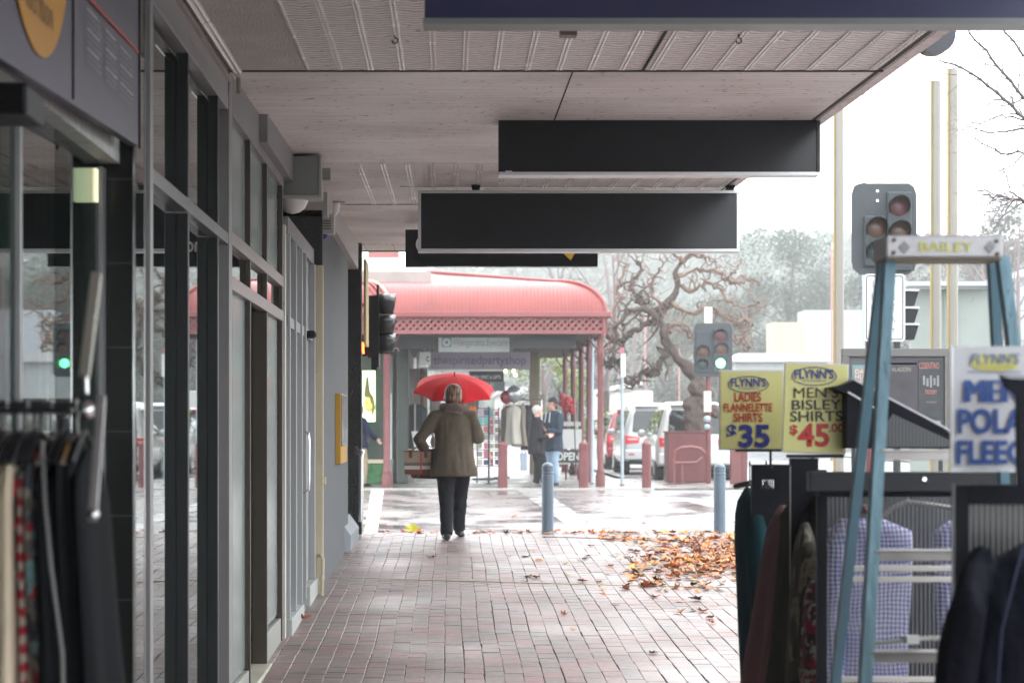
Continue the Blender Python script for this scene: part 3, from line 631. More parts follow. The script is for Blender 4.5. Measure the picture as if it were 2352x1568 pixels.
m = MB(); yz(-1.4, -1.0, 18.7, 25.3, 2.9, 3.25, m); m.build('soffit_board', M('off_white_board', (.4, .38, .36), .6), se)
m = MB(); m.box((-.955, 25.32, 2.1), (-.93, 26.2, 3.03)); m.build('edge_sign', M('ochre_sign', (.4, .3, .1), .6), se)
# fittings on the wall
eb = thing('electrical_box', 'grey metal box mounted high beside the awning ceiling', 'electrical box', P(695, 452, 15.7))
GB = M('grey_box_paint', (.19, .205, .2), .5, var=.08)
m = MB(); boxpx(m, 652, 358, 733, 448, 15.7, .28); m.build('case', GB, eb, bevel=.004)
m = MB(); boxpx(m, 646, 448, 737, 454, 15.69, .29); boxpx(m, 733, 360, 738, 448, 15.69, .29); m.build('flange', M('pale_flange', (.36, .34, .33), .5), eb)
m = MB(); boxpx(m, 738, 386, 758, 412, 15.8, .1); m.build('latch', GB, eb, bevel=.003)
dc = thing('dome_camera', 'white dome camera under the grey metal box', 'camera', P(680, 455, 15.9))
m = MB(); c = P(672, 455, 15.9); m.lathe((c.x, c.y, c.z), [(.001, -.11), (.05, -.098), (.085, -.07), (.105, -.03), (.11, 0)], 20); m.build('dome', M('milky_dome', (.6, .6, .58), .3), dc, smooth=True)
m = MB(); m.lathe((c.x, c.y, c.z), [(.112, 0), (.112, .012)], 20); m.build('mount_ring', BLACK, dc)
ab = thing('alarm_box', 'small white louvred alarm box with violet strobe under the awning', 'alarm', P(750, 537, 19))
m = MB(); boxpx(m, 727, 491, 768, 537, 19, .14); m.build('case', M('ivory_case', (.5, .48, .44), .5), ab, bevel=.006)
m = MB()
for k in range(5): boxpx(m, 737, 500 + k * 6, 760, 502.5 + k * 6, 18.99, .01)
m.build('louvre', M('louvre_dark', (.12, .11, .1), .6), ab)
m = MB(); c = P(743, 543, 19.05); m.lathe((c.x, c.y, c.z - .012), [(.02, -.01), (.034, 0), (.034, .03)], 14); m.build('strobe', M('violet_strobe', (.06, .03, .25), .2), ab)
cm = thing('security_camera', 'small pale security camera on a bracket just above the alarm box', 'camera', P(775, 470, 19.6))
m = MB(); c = P(770, 462, 19.6); m.box((c.x - .12, c.y, c.z - .02), (c.x + .08, c.y + .1, c.z + .02)); m.build('bracket', M('pale_bracket', (.48, .44, .42), .5), cm)
m = MB(); m.lathe((c.x - .0, c.y - .02, c.z - .12), [(.012, 0), (.035, .03), (.045, .1)], 12); m.build('housing', WHITE, cm)
at = thing('wall_sign', 'narrow yellow edged information panel on the grey bank wall', 'sign', P(778, 1065, 21.6))
m = MB(); m.box((-1.05, 21.0, .86), (-1.0, 22.3, 1.5)); m.build('panel', M('yellow_panel', (.55, .3, .02), .35), at, bevel=.004)
m = MB(); m.box((-.998, 21.02, 1.02), (-.993, 22.25, 1.49)); m.build('screen', M('dark_screen', (.04, .045, .05), .15), at)
hr = thing('handrail', 'bent stainless handrail on the bank wall by the corner', 'handrail', (-.95, 24, .1))
m = MB(); m.tube([(-1.0, 24.6, .93), (-.93, 24.3, .93), (-.935, 24.25, .925), (-.94, 24.23, .88), (-.94, 24.22, .2)], .028, 12); m.build('rail', M('satin_steel', (.6, .6, .6), .3, metal=.8), hr, smooth=True)
m = MB(); m.lathe((-1.02, 24.62, .93), [(.055, 0), (.05, .03)], 14, axis=(1, 0, 0)); m.build('wall_flange', DARKMET, hr)
pp = thing('drain_pipe', 'short cream pipe rising from the pavement at the black jamb', 'pipe', (-1.03, 18.5, -.15))
m = MB(); m.tube([(-1.06, 18.6, .16), (-1.035, 18.5, .17), (-1.02, 18.45, .14), (-1.03, 18.45, -.16)], .014, 8); m.build('pipe', CREAM, pp, smooth=True)
m = MB(); m.lathe((-1.028, 18.45, -.02), [(.02, 0), (.02, .03)], 10); m.build('collar', CREAM, pp)
# ---------------------------------------------------------------- cloth helpers
def garment(mb, c, prof, axis='x', folds=7, amp=.18, seed=0, n=40, sway=.02):
    """hanging garment: prof = [(z below c, half width, half thickness)], wide along axis"""
    r = random.Random(seed); ph = [r.uniform(0, 6.28) for _ in range(4)]; c = Vector(c); rings = []
    L = -prof[-1][0]
    # resample profile
    zs = []; m_ = 22
    for i in range(m_ + 1):
        z = prof[0][0] + (prof[-1][0] - prof[0][0]) * i / m_
        for (za, wa, ta), (zb, wb, tb) in zip(prof, prof[1:]):
            if za >= z >= zb:
                t = (za - z) / (za - zb + 1e-9); zs.append((z, wa + (wb - wa) * t, ta + (tb - ta) * t)); break
        else: zs.append((z, prof[-1][1], prof[-1][2]))
    for z, w, t in zs:
        k = min(1, -z / (L * .5 + 1e-9)); ring = []
        for j in range(n):
            a = 2 * math.pi * j / n
            f = 1 + amp * k * math.sin(folds * a + ph[0] + z * 1.2) + amp * .5 * k * math.sin((folds * 2 + 1) * a + ph[1] + z * 2.3)
            u = w * math.copysign(abs(math.cos(a)) ** .75, math.cos(a)) * (1 + .04 * k * math.sin(ph[2] + z * 5)); v = t * math.sin(a) * f
            u += sway * k * math.sin(ph[3] + z * 2); 
            ring.append(c + (Vector((u, v, z)) if axis == 'x' else Vector((v, u, z))))
        rings.append(ring)
    vs = [p for rg in rings for p in rg]; fs = []
    for i in range(len(rings) - 1):
        for k in range(n): fs.append((i * n + k, i * n + (k + 1) % n, (i + 1) * n + (k + 1) % n, (i + 1) * n + k))
    fs.append(tuple(range(n))); fs.append(tuple(reversed(range((len(rings) - 1) * n, len(rings) * n))))
    return mb.add(vs, fs)
def hanger(parent, c, w, axis, mat, rail):
    m = MB(); d = Vector((1, 0, 0)) if axis == 'x' else Vector((0, 1, 0)); c = Vector(c)
    m.tube([c - d * w + Vector((0, 0, -.05)), c - d * w * .5 + Vector((0, 0, -.012)), c + Vector((0, 0, .012)), c + d * w * .5 + Vector((0, 0, -.012)), c + d * w + Vector((0, 0, -.05))], .006, 6)
    m.tube([c, c + Vector((0, 0, rail - c.z - .012))] + [Vector((c.x, c.y, rail)) + d * (.016 * math.sin(t)) + Vector((0, 0, .016 * -math.cos(t))) for t in (2.0, 3.0, 4.0, 4.9)], .0025, 6)
    return m.build('hanger', mat, parent, smooth=True)
DRESS = [(0, .03, .012), (-.02, .1, .016), (-.06, .19, .02), (-.13, .2, .028), (-.4, .19, .034), (-.8, .24, .045), (-1.15, .27, .055)]
# ---------------------------------------------------------------- rack of dresses by the clothes shop
rk = thing('clothes_rack', 'chrome arm clothes rack holding dresses beside the black tiled pillar', 'clothes rack', P(195, 2100, 4.7))
ZR = 1.2 + (979 - 935) * 4.7 / F
m = MB(); m.tube([(-1.12, 4.72, ZR), P(195, 935, 4.7)], .013, 12); m.build('rail', DARKMET, rk, smooth=True)
m = MB(); c = P(197, 942, 4.7); m.ball(c, .022, 14, (1, 1, .9)); m.tube([c + Vector((-.03, 0, .0)), c + Vector((.03, 0, .004))], .012, 12); m.build('joint', CHROME, rk, smooth=True)
m = MB(); m.tube([P(195, 905, 4.7), P(193, 850, 4.72)], .007, 8); m.build('inner_rod', CHROME, rk, smooth=True)
m = MB(); m.bar(P(193, 868, 4.72), P(222, 628, 4.78), .022, .022); m.build('upright', M('worn_chrome_bar', (.5, .48, .43), .25, metal=.9, var=.2), rk, bevel=.002)
m = MB(); m.bar(P(233, 915, 4.6), P(212, 1190, 4.3), .017, .017); m.build('arm', ALU, rk, bevel=.002)
m = MB(); c = P(214, 1182, 4.3); m.ball(c, .012, 10); m.build('arm_knob', CHROME, rk, smooth=True)
m = MB(); c = P(150, 935, 4.82); m.tube([(c.x, 4.8, G(4.8)), (c.x, 4.8, ZR - .02)], .014, 10); m.bar((c.x - .3, 4.8, G(4.8) + .02), (c.x + .3, 4.8, G(4.8) + .02), .03, .03); m.build('stand', DARKMET, rk)
creamc = M('cream_cloth', (.60, .50, .38), .85, var=.15, vs=5, bump=.2, bs=60, stretch=(1, 1, .2))
tanc = M('tan_cloth', (.35, .22, .15), .85, var=.2, vs=5)
blackc = M('black_cloth', (.010, .011, .013), .9, var=.3, vs=6, bump=.2)
paisley = mat_pattern('paisley_cloth', [(.05, .06, .08), (.25, .02, .03), (.14, .24, .24), (.02, .02, .025), (.25, .22, .18), (.09, .08, .06)], 42, (1, 1, .7))
florl = mat_pattern('red_dark_print_cloth', [(.03, .028, .028), (.3, .02, .03), (.05, .045, .04), (.28, .25, .2)], 34)
redst = mat_stripe('red_white_striped_cloth', (.28, .012, .02), (.32, .26, .22), .036, 2, .5)
items = [(-30, 'cream dress half outside the left edge of the photo on the chrome rack', creamc, .15), (-13, 'cream dress just inside the left edge of the photo on the chrome rack', creamc, .15), (4, 'wholly visible leftmost cream dress on the chrome rack', creamc, .15), (19, 'wholly visible cream dress, second from the left on the chrome rack', creamc, .2), (36, 'wholly visible cream dress, third from the left on the chrome rack', creamc, .18), (53, 'cream dress hanging next to the printed dresses on the chrome rack', creamc, .18),
         (67, 'dark red flecked print dress hanging right beside the cream ones', florl, .2), (79, 'red and white striped dress on the chrome rack', redst, .2), (93, 'grey teal paisley print dress beside the black clothes', paisley, .22),
         (122, 'leftmost of the black dresses, next to the paisley one', blackc, .2), (140, 'second black dress counted from the paisley one', blackc, .2), (158, 'third black dress counted from the paisley one', blackc, .2), (177, 'fourth black dress counted from the paisley one', blackc, .2), (196, 'rightmost black dress under the end of the chrome rail', blackc, .25)]
for i, (px, lab, mt, fl) in enumerate(items):
    c = P(px, 935, 4.7); tilt = (px - 40) * .0002
    d = thing('dress', lab, 'dress', (c.x, 4.7, ZR - .07), 'dresses on the chrome rack')
    m = MB(); garment(m, (c.x, 4.7, ZR - .065 - .02 * (i % 3 == 1)), [(z, w * (1.0 if i % 2 else .92), t * (.8 if px > 100 else (1.0 if mt is creamc else (.95 if mt is not redst else .24)))) for z, w, t in DRESS], 'y', 5, .35, seed=i, sway=.012)
    # fan out a little towards the bottom
    m.v = [(x + max(0, (ZR - z)) * (px - 35) * .0004, y, z) for x, y, z in m.v]
    if mt is paisley: m.v = [(x + max(0, ZR - .38 - z) * .16, y, z) for x, y, z in m.v]
    m.build('cloth', mt, d, smooth='all'); hanger(d, (c.x, 4.7, ZR - .06), .17, 'y', BLACK if i % 3 else CHROME, ZR)
    if mt is paisley:
        m = MB(); m.tube([P(px + 4, 1010, 4.55), P(px + 10, 1150, 4.5), P(px + 24, 1300, 4.48), P(px + 50, 1500, 4.45), P(px + 56, 1800, 4.45)], .0035, 6); m.build('trim', mat_stripe('beaded_trim', (.1, .1, .1), (.3, .3, .29), .009), d)
# clothes seen dimly inside the window
for i, (px, zz, lab) in enumerate(((30, 7.3, 'dark green coat hanging inside the shop window, left of the frame'), (92, 7.6, 'black coat hanging inside the shop window, right of the frame'))):
    d = thing('coat', lab, 'coat', P(px, 450, zz)); c = P(px, 445, zz); c.x = -1.55
    m = MB(); garment(m, c, [(0, .05, .04), (-.04, .16, .06), (-.12, .25, .08), (-.5, .24, .09), (-.9, .27, .1)], 'x', 5, .15, seed=30 + i); m.build('cloth', (M('dark_green_cloth', (.01, .045, .02), .8), blackc)[i], d, smooth='all')

# ---------------------------------------------------------------- right side: step ladder
ld = thing('step_ladder', 'blue fibreglass step ladder with worn silver cap among the shirt racks', 'ladder', P(2170, 2200, 6.5))
BLUE = M('weathered_blue_rail', (.16, .29, .36), .55, var=.4, vs=7, stretch=(1, 1, .25), bump=.3, bs=40, speck=.45); BLUED = M('dull_blue_rail', (.10, .20, .26), .5, var=.35, vs=4, stretch=(1, 1, .3))
def crail(a, b, w, dep, mat, name):
    """channel rail: web plus two flanges"""
    m = MB(); a, b = Vector(a), Vector(b); m.bar(a, b, w, .006, up=(0, 1, 0)) ; side = Vector((w / 2 - .003, 0, 0))
    for s in (-1, 1): m.bar(a + side * s + Vector((0, dep / 2, 0)), b + side * s + Vector((0, dep / 2, 0)), .006, dep, up=(0, 1, 0))
    return m.build(name, mat, ld)
gz = lambda x, z: (x, z, G(z) + .02)
crail(P(2047, 588, 6.5), (P(1942, 2425, 6.0).x, 6.0, G(6.0) + .02), .030, .05, BLUE, 'front_rail')
crail(P(2306, 588, 6.5), (P(2534, 2425, 6.0).x, 6.0, G(6.0) + .02), .030, .05, BLUE, 'front_rail')
crail(P(2030, 600, 6.62), (P(1856, 2164, 7.2).x, 7.2, G(7.2) + .02), .028, .04, BLUED, 'rear_rail')
crail(P(2283, 600, 6.62), (P(2362, 2164, 7.2).x, 7.2, G(7.2) + .02), .026, .04, BLUED, 'rear_rail')
m = MB(); boxpx(m, 2035, 540, 2304, 591, 6.44, .2); m.build('top_cap', M('scuffed_silver_cap', (.42, .42, .44), .4, metal=.4, var=.2, vs=14, speck=.3), ld, bevel=.005)
m = MB(); boxpx(m, 2036, 591, 2303, 597, 6.46, .17); m.build('cap_rim', M('tan_rim', (.25, .22, .15), .6), ld)
for x, y in ((2054, 551), (2053, 580), (2289, 554), (2291, 583)):
    m = MB(); m.lathe(P(x, y, 6.437), [(.006, 0), (.0055, .004)], 10, axis=(0, -1, 0)); m.build('rivet', M('rust_rivet', (.12, .07, .06), .6), ld)
YW = M('worn_yellow_letter', (.62, .6, .16), .6, var=.3, vs=30)
textpx('lettering', 'BAILEY', 2112, 556, 2236, 578, 6.438, YW, ld, bold=.03)
for x in (2078, 2274):
    m = MB(); m.prism([P(x, 553, 6.437), P(x + 13, 568, 6.437), P(x, 583, 6.437), P(x - 13, 568, 6.437)], (0, -.002, 0)); m.build('emblem', M('grey_emblem', (.28, .28, .3), .5), ld)
STEP = M('worn_step_metal', (.46, .44, .43), .4, metal=.5, var=.25, vs=10, stretch=(1, 1, 1))
for i, y in enumerate((1045, 1275, 1508, 1750, 2000, 2200)):
    t = (y - 588) / 1837; z = 6.5 - .5 * t; xl = P(2047 - 105 * t, y, z).x; xr = P(2306 + 228 * t, y, z).x; zz = P(0, y, z).z
    m = MB(); m.box((xl, z - .01, zz - .014), (xr, z + .005, zz + .014)); m.box((xl, z + .005, zz + .008), (xr, z + .085, zz + .013)); m.box((xl, z - .014, zz + .010), (xr, z - .01, zz + .016)); m.build('step', STEP, ld, bevel=.0015)
for y in (1305, 1330, 1560):
    t = (y - 600) / 1564; z = 6.62 + .58 * t; xl = P(2030 - 174 * t, y, z).x; xr = P(2283 + 79 * t, y, z).x; zz = P(0, y, z).z
    m = MB(); m.box((xl, z, zz - .008), (xr, z + .02, zz + .008)); m.build('brace', M('pale_brace', (.5, .48, .45), .4, metal=.4), ld, bevel=.0015)
m = MB(); m.bar(P(2000, 1478, 6.28), P(2075, 1470, 6.3), .03, .01); m.bar(P(2078, 1466, 6.3), P(2190, 1462, 6.6), .026, .01); m.build('spreader', M('grey_spreader', (.16, .17, .15), .5), ld)
m = MB(); boxpx(m, 2083, 1459, 2112, 1478, 6.28, .02); m.build('tape_wrap', WHITE, ld)

# ---------------------------------------------------------------- price signs
YEL = M('yellow_price_card', (.66, .63, .25), .45, var=.05, vs=2); BLU = M('blue_print', (.03, .04, .25), .5); RED = M('red_print', (.45, .02, .02), .5); BLK = M('black_print', (.015, .015, .02), .5)
CLEAR = M('white_card_edge', (.6, .6, .58), .3)
def ellipse(mb, cx, cy, rx, ry, z, w=1.6, rot=0):
    pts = [P(cx + rx * math.cos(t * math.pi / 20), cy + ry * math.sin(t * math.pi / 20), z) for t in range(41)]
    return mb.tube(pts, w * z / F, 5, cap=False)
def logo(o, cx, cy, w, z):
    m = MB(); ellipse(m, cx, cy + w * .03, w * .52, w * .21, z - .001, w * .012); m.build('logo_ring', BLU, o)
    textpx('lettering', "FLYNN'S", cx - w * .46, cy - w * .14, cx + w * .46, cy + w * .09, z - .001, BLU, o, bold=.045)
    textpx('lettering', 'OF WANGARATTA', cx - w * .27, cy + w * .11, cx + w * .28, cy + w * .16, z - .001, BLU, o)
ZA = 8.6
pa = thing('price_sign', 'yellow price card for ladies flannelette shirts, leftmost on its stalk', 'price sign', P(1730, 1075, ZA))
m = MB(); boxpx(m, 1651, 849, 1800, 1033, ZA, .006); m.build('sleeve', CLEAR, pa, bevel=.001)
m = MB(); boxpx(m, 1655, 853, 1798, 1030, ZA - .003, .002); m.build('card', YEL, pa)
z = ZA - .004; logo(pa, 1719, 880, 88, z)
textpx('lettering', 'LADIES', 1687, 901, 1748, 922, z, RED, pa, bold=.05); textpx('lettering', 'FLANNELETTE', 1662, 926, 1774, 945, z, RED, pa, bold=.05)
textpx('lettering', 'SHIRTS', 1685, 948, 1751, 969, z, RED, pa, bold=.05); textpx('lettering', '$', 1669, 974, 1692, 1012, z, BLU, pa, bold=.06); textpx('lettering', '35', 1697, 974, 1768, 1028, z, BLU, pa, bold=.07)
m = MB(); m.tube([P(1770, 1034, ZA + .01), P(1770, 1075, ZA + .01)], .005, 6); m.build('stalk', BLACK, pa)
m = MB(); boxpx(m, 1690, 1032, 1812, 1037, ZA - .004, .02); m.build('holder', BLACK, pa)
pc = thing('price_sign', 'yellow price card mostly hidden between the two front yellow cards', 'price sign', P(1800, 1034, 8.7))
m = MB(); boxpx(m, 1786, 851, 1840, 1033, 8.75, .006); m.build('sleeve', CLEAR, pc)
m = MB(); boxpx(m, 1788, 853, 1838, 1030, 8.746, .003); m.build('card', YEL, pc)
textpx('lettering', 'F', 1790, 872, 1800, 893, 8.744, BLU, pc, bold=.04); textpx('lettering', 'GIRLS', 1790, 924, 1830, 942, 8.744, BLK, pc, bold=.04); textpx('lettering', 'TOPS', 1789, 948, 1830, 968, 8.744, BLK, pc, bold=.04); textpx('lettering', '35', 1787, 975, 1830, 1024, 8.744, RED, pc, bold=.04)
ZB = 8.1; rb = -.035
pb = thing('price_sign', "yellow price card for men's bisley shirts, slightly tilted", 'price sign', P(1875, 1045, ZB))
m = MB(); c = P(1872, 938, ZB); m.obox(c, (.225, .005, .318), (0, .035, 0)); m.build('sleeve', CLEAR, pb, bevel=.001)
m = MB(); m.obox(c + Vector((0, -.004, 0)), (.217, .002, .308), (0, .035, 0)); m.build('card', YEL, pb)
z = ZB - .0055; logo(pb, 1870, 861, 98, z)
textpx('lettering', "MEN'S", 1823, 889, 1925, 914, z, BLK, pb, bold=.02, rot=.01); textpx('lettering', 'BISLEY', 1819, 918, 1932, 941, z, BLK, pb, bold=.02, rot=.01)
textpx('lettering', 'SHIRTS', 1815, 944, 1935, 968, z, BLK, pb, bold=.02, rot=.01); textpx('lettering', '$', 1814, 975, 1832, 1000, z, RED, pb, bold=.05); textpx('lettering', '45', 1832, 972, 1905, 1026, z, RED, pb, bold=.06)
textpx('lettering', '.00', 1903, 972, 1938, 992, z, RED, pb, bold=.04)
m = MB(); m.tube([P(1866, 1044, ZB + .01), P(1866, 1100, ZB + .01)], .006, 6); m.build('stalk', BLACK, pb)
m = MB(); m.obox(P(1872, 1047, ZB), (.2, .02, .012)); m.build('holder', BLACK, pb)
ZW = 5.6
pw_ = thing('price_sign', 'large white price card for mens polar fleece at the right edge', 'price sign', P(2290, 1085, ZW))
m = MB(); boxpx(m, 2187, 795, 2440, 1080, ZW, .008); m.build('card', M('white_card', (.55, .56, .6), .35, var=.05), pw_, bevel=.001)
m = MB(); boxpx(m, 2184, 792, 2188.5, 1083, ZW - .004, .014); boxpx(m, 2188.5, 1076, 2440, 1083, ZW - .004, .014); m.build('card_holder', ALU, pw_)
z = ZW - .002; m = MB()
m.prism([P(2228, 838, z), P(2234, 815, z), P(2338, 812, z), P(2336, 846, z), P(2300, 852, z), P(2250, 850, z)], (0, -.001, 0)); m.build('lettering_shade', YW, pw_)
textpx('lettering', "FLYNN'S", 2229, 811, 2342, 836, z - .001, M('blue_grey_print', (.12, .18, .42), .5), pw_, bold=.03, shear=.2)
textpx('lettering', 'OF WANGARATTA', 2240, 840, 2325, 846, z - .001, M('tan_print', (.4, .35, .15), .5), pw_)
m = MB(); m.bar(P(2222, 854, z), P(2345, 854, z), .0015, .0015); m.build('rule_line', BLU, pw_)
BB = M('mid_blue_print', (.02, .07, .28), .45, var=.3, vs=6)
textpx('lettering', "MEN'S", 2218, 870, 2392, 924, z - .001, BB, pw_, bold=.07); textpx('lettering', 'POLAR', 2199, 938, 2392, 996, z - .001, BB, pw_, bold=.07); textpx('lettering', 'FLEECE', 2196, 1010, 2388, 1066, z - .001, BB, pw_, bold=.07)

# ---------------------------------------------------------------- right side racks and stock
RIB = mat_stripe('ribbed_clear_panel', (.05, .052, .055), (.19, .19, .19), .0135, 0, .75, .25)
def ribbed(name, tr):
    m, n, l, b = nodes(name); out = n['Material Output']
    tc = n.new('ShaderNodeTexCoord'); sp = n.new('ShaderNodeSeparateXYZ'); l.new(tc.outputs['Object'], sp.inputs[0])
    ph = mathn(n, l, 'FRACT', mathn(n, l, 'DIVIDE', sp.outputs[0], .0135))
    c = ramp(n, l, ph, [(0, (.2, .2, .2)), (.28, (.025, .027, .03))], 'CONSTANT'); l.new(c, b.inputs['Base Color']); b.inputs['Roughness'].default_value = .25
    t = n.new('ShaderNodeBsdfTransparent'); mx = n.new('ShaderNodeMixShader')
    l.new(ramp(n, l, ph, [(0, (tr * .5,) * 3), (.28, (tr,) * 3)], 'CONSTANT'), mx.inputs[0]); l.new(b.outputs[0], mx.inputs[1]); l.new(t.outputs[0], mx.inputs[2]); l.new(mx.outputs[0], out.inputs[0]); return m
BKF = M('black_rack_frame', (.007, .008, .013), .5, var=.3, vs=3, spec=.12)
GREYB = M('dark_grey_rack_bar', (.022, .024, .03), .45, var=.2, spec=.25)
# farther rack
r1 = thing('clothes_rack', 'black panelled clothes rack farthest along the pavement edge', 'clothes rack', P(1770, 1800, 8.9))
m = MB(); a = P(1727, 1066, 8.9); b_ = P(1816, 1066, 8.9); m.box((a.x, 8.9, G(8.9)), (b_.x + .25, 8.93, P(0, 1122, 8.9).z)); m.box((a.x, 8.9, P(0, 1101, 8.9).z), (b_.x + .1, 8.93, a.z))
m.box((a.x, 8.9, P(0, 1122, 8.9).z), (P(1748, 0, 8.9).x, 8.93, P(0, 1101, 8.9).z)); m.box((P(1782, 0, 8.9).x, 8.9, P(0, 1122, 8.9).z), (b_.x + .1, 8.93, P(0, 1101, 8.9).z)); m.build('panel', BKF, r1)
m = MB()
for k in range(7): x = P(1750 + k * 4.8, 0, 8.9).x; m.box((x, 8.905, P(0, 1122, 8.9).z), (x + .0035, 8.925, P(0, 1101, 8.9).z))
m.build('slot_bars', BKF, r1)
m = MB(); m.tube([P(1727, 1108, 9.2), P(1690, 1116, 9.5)], .012, 8); m.build('arm', BKF, r1)
def stock(name, lab, cat, c, prof, axis, mat, seed, folds=5, amp=.25, group=None, skew=0, hang=True):
    d = thing(name, lab, cat, c, group); m = MB(); garment(m, c, prof, axis, folds, amp, seed=seed)
    if skew: m.v = [(x + (c[2] - z) * skew, y, z) for x, y, z in m.v]
    m.build('cloth', mat, d, smooth='all')
    if hang: hanger(d, (c[0], c[1], c[2] + .01), .17, axis, BLACK, c[2] + .09)
    return d
TE = M('dark_teal_cloth', (.012, .045, .055), .85, var=.3, vs=4); MAU = M('mauve_cloth', (.17, .09, .10), .85, var=.2, vs=4, bump=.2); OLV = M('charcoal_olive_cloth', (.045, .045, .042), .9, var=.3, vs=5); NAV = M('navy_cloth', (.012, .016, .04), .9, var=.3)
JK = [(0, .03, .02), (-.02, .1, .04), (-.05, .2, .055), (-.12, .235, .065), (-.35, .24, .07), (-.7, .27, .08)]
DR = [(0, .03, .02), (-.03, .12, .04), (-.08, .2, .055), (-.2, .225, .065), (-.6, .24, .07), (-1.15, .27, .08)]
stock('jacket', 'dark teal jacket at the left end of the farthest black rack', 'jacket', P(1722, 1120, 9.1), DR, 'y', TE, 41, skew=.075, group='jackets on the farthest black rack')
stock('jacket', 'navy jacket tucked behind the teal one on the farthest black rack', 'jacket', P(1760, 1118, 9.3), DR, 'y', NAV, 42, skew=.03, group='jackets on the farthest black rack')
for i, (px, py, mt, lab, sk) in enumerate(((1800, 1160, MAU, 'dusty mauve garment hanging by the black post', -.13), (1822, 1150, OLV, 'charcoal olive garment right beside the mauve one', -.11), (1850, 1145, OLV, 'second charcoal garment, right of the mauve one', -.06), (1880, 1140, blackc, 'black garment hanging between the post and the clear panel', -.02))):
    stock('shirt', lab, 'shirt', P(px, py, 8.4 - i * .14), [(z, w, t * .7) for z, w, t in DR], 'y', mt, 50 + i, amp=.4, skew=sk, group='garments behind the black post', hang=False)
flan = mat_pattern('red_check_flannel', [(.06, .01, .02), (.25, .02, .05), (.03, .01, .015), (.3, .3, .28)], 38, (1, 1, 1.6))
flan2 = mat_pattern('brown_camouflage_cloth', [(.05, .045, .03), (.02, .02, .018), (.16, .14, .1), (.03, .03, .025)], 26, (1, 1, .5))
stock('shirt', 'brown mottled shirt low beside the black post', 'shirt', P(1850, 1200, 7.7), [(z, w * .5, t * .6) for z, w, t in DR], 'y', flan2, 61, skew=-.02, hang=False)
stock('shirt', 'dark red checked flannel shirt at the foot of the black post', 'shirt', P(1866, 1330, 7.55), [(z, w * .4, t * .45) for z, w, t in DR], 'y', flan, 62, skew=-.01, hang=False)
# black post and near cabinet
r2 = thing('display_rack', 'black framed shirt rack with ribbed clear panel behind the ladder', 'display rack', P(1990, 1800, 7.4))
m = MB(); a = P(1816, 1052, 8.0); m.box((a.x, 8.0, P(0, 1400, 8.0).z), (P(1880, 0, 8.0).x, 8.04, a.z)); m.build('side_panel', BKF, r2)
m = MB(); m.box((a.x - .003, 7.995, P(0, 1350, 8).z), (a.x, 8.0, P(0, 1070, 8).z)); m.build('edge_glint', M('edge_highlight_paint', (.3, .27, .27), .4), r2)  # highlight down the panel edge, painted as a pale strip
m = MB(); a = P(1878, 1078, 7.4); m.box((a.x, 7.4, G(7.4)), (P(1900, 0, 7.4).x, 7.44, a.z)); m.build('post', BKF, r2, bevel=.002)
m = MB(); a = P(2195, 1078, 7.4); m.box((a.x, 7.4, G(7.4)), (a.x + .04, 7.44, a.z)); m.build('post', BKF, r2, bevel=.002)
m = MB(); m.box((P(1858, 0, 7.3).x, 7.28, P(0, 1128, 7.3).z), (P(2330, 0, 7.3).x, 7.36, P(0, 1083, 7.3).z)); m.build('top_bar', GREYB, r2, bevel=.003)
m = MB(); m.box((P(1890, 0, 7.3).x, 7.37, P(0, 1140, 7.38).z), (P(2330, 0, 7.3).x, 7.40, P(0, 1128, 7.38).z)); m.build('under_bar', BKF, r2)
m = MB(); m.lathe(P(2123, 1100, 7.28), [(.008, 0), (.007, .006)], 12, axis=(0, -1, 0)); m.build('screw', CHROME, r2)
m = MB(); m.box((P(1900, 0, 7.42).x, 7.42, P(0, 1800, 7.42).z), (P(2195, 0, 7.42).x, 7.424, P(0, 1130, 7.42).z)); m.build('clear_panel', ribbed('ribbed_clear_panel_far', .93), r2)
m = MB(); m.box((P(1898, 0, 7.75).x, 7.78, G(7.8)), (P(2200, 0, 7.75).x, 7.8, P(0, 1135, 7.75).z)); m.build('back_panel', M('added_slate_backing', (.05, .055, .065), .5, var=.3), r2)  # dark sheet added to darken the gaps between the shirts
gin = mat_gingham('blue_gingham', (.015, .025, .27), (.62, .62, .72), .0145)
SH = [(0, .05, .03), (-.02, .1, .045), (-.06, .21, .05), (-.14, .235, .05), (-.5, .22, .055), (-.8, .22, .06)]
d = stock('shirt', 'blue gingham shirt behind the ribbed panel, left of the gap', 'shirt', P(1992, 1190, 7.6), [(0, .05, .03), (-.012, .11, .045), (-.03, .145, .05), (-.1, .152, .05), (-.5, .155, .055), (-.9, .16, .06)], 'x', gin, 71, folds=4, amp=.1, hang=False)
m = MB(); m.tube([P(1945, 1200, 7.55), P(1925, 1260, 7.5), P(1915, 1400, 7.5), P(1905, 1600, 7.5)], [.03, .04, .045, .045], 12, flat=.8); m.build('sleeve', gin, d, smooth=True)
m = MB(); m.tube([P(1962, 1185, 7.5), P(1985, 1168, 7.48), P(2000, 1172, 7.5), P(2010, 1190, 7.52)], .016, 8); m.build('collar', flan, d, smooth=True)
stock('shirt', 'blue gingham shirt partly hidden behind the right black cabinet', 'shirt', P(2216, 1195, 7.6), [(0, .05, .03), (-.01, .09, .045), (-.03, .11, .05), (-.1, .115, .05), (-.5, .11, .055), (-.9, .11, .06)], 'x', gin, 72, folds=4, amp=.1, hang=False)
hm = M('clear_hanger', (.22, .21, .21), .3)
d = thing('hanger', 'grey plastic coat hanger behind the ribbed panel above the gingham shirt', 'hanger', P(2085, 1160, 7.5))
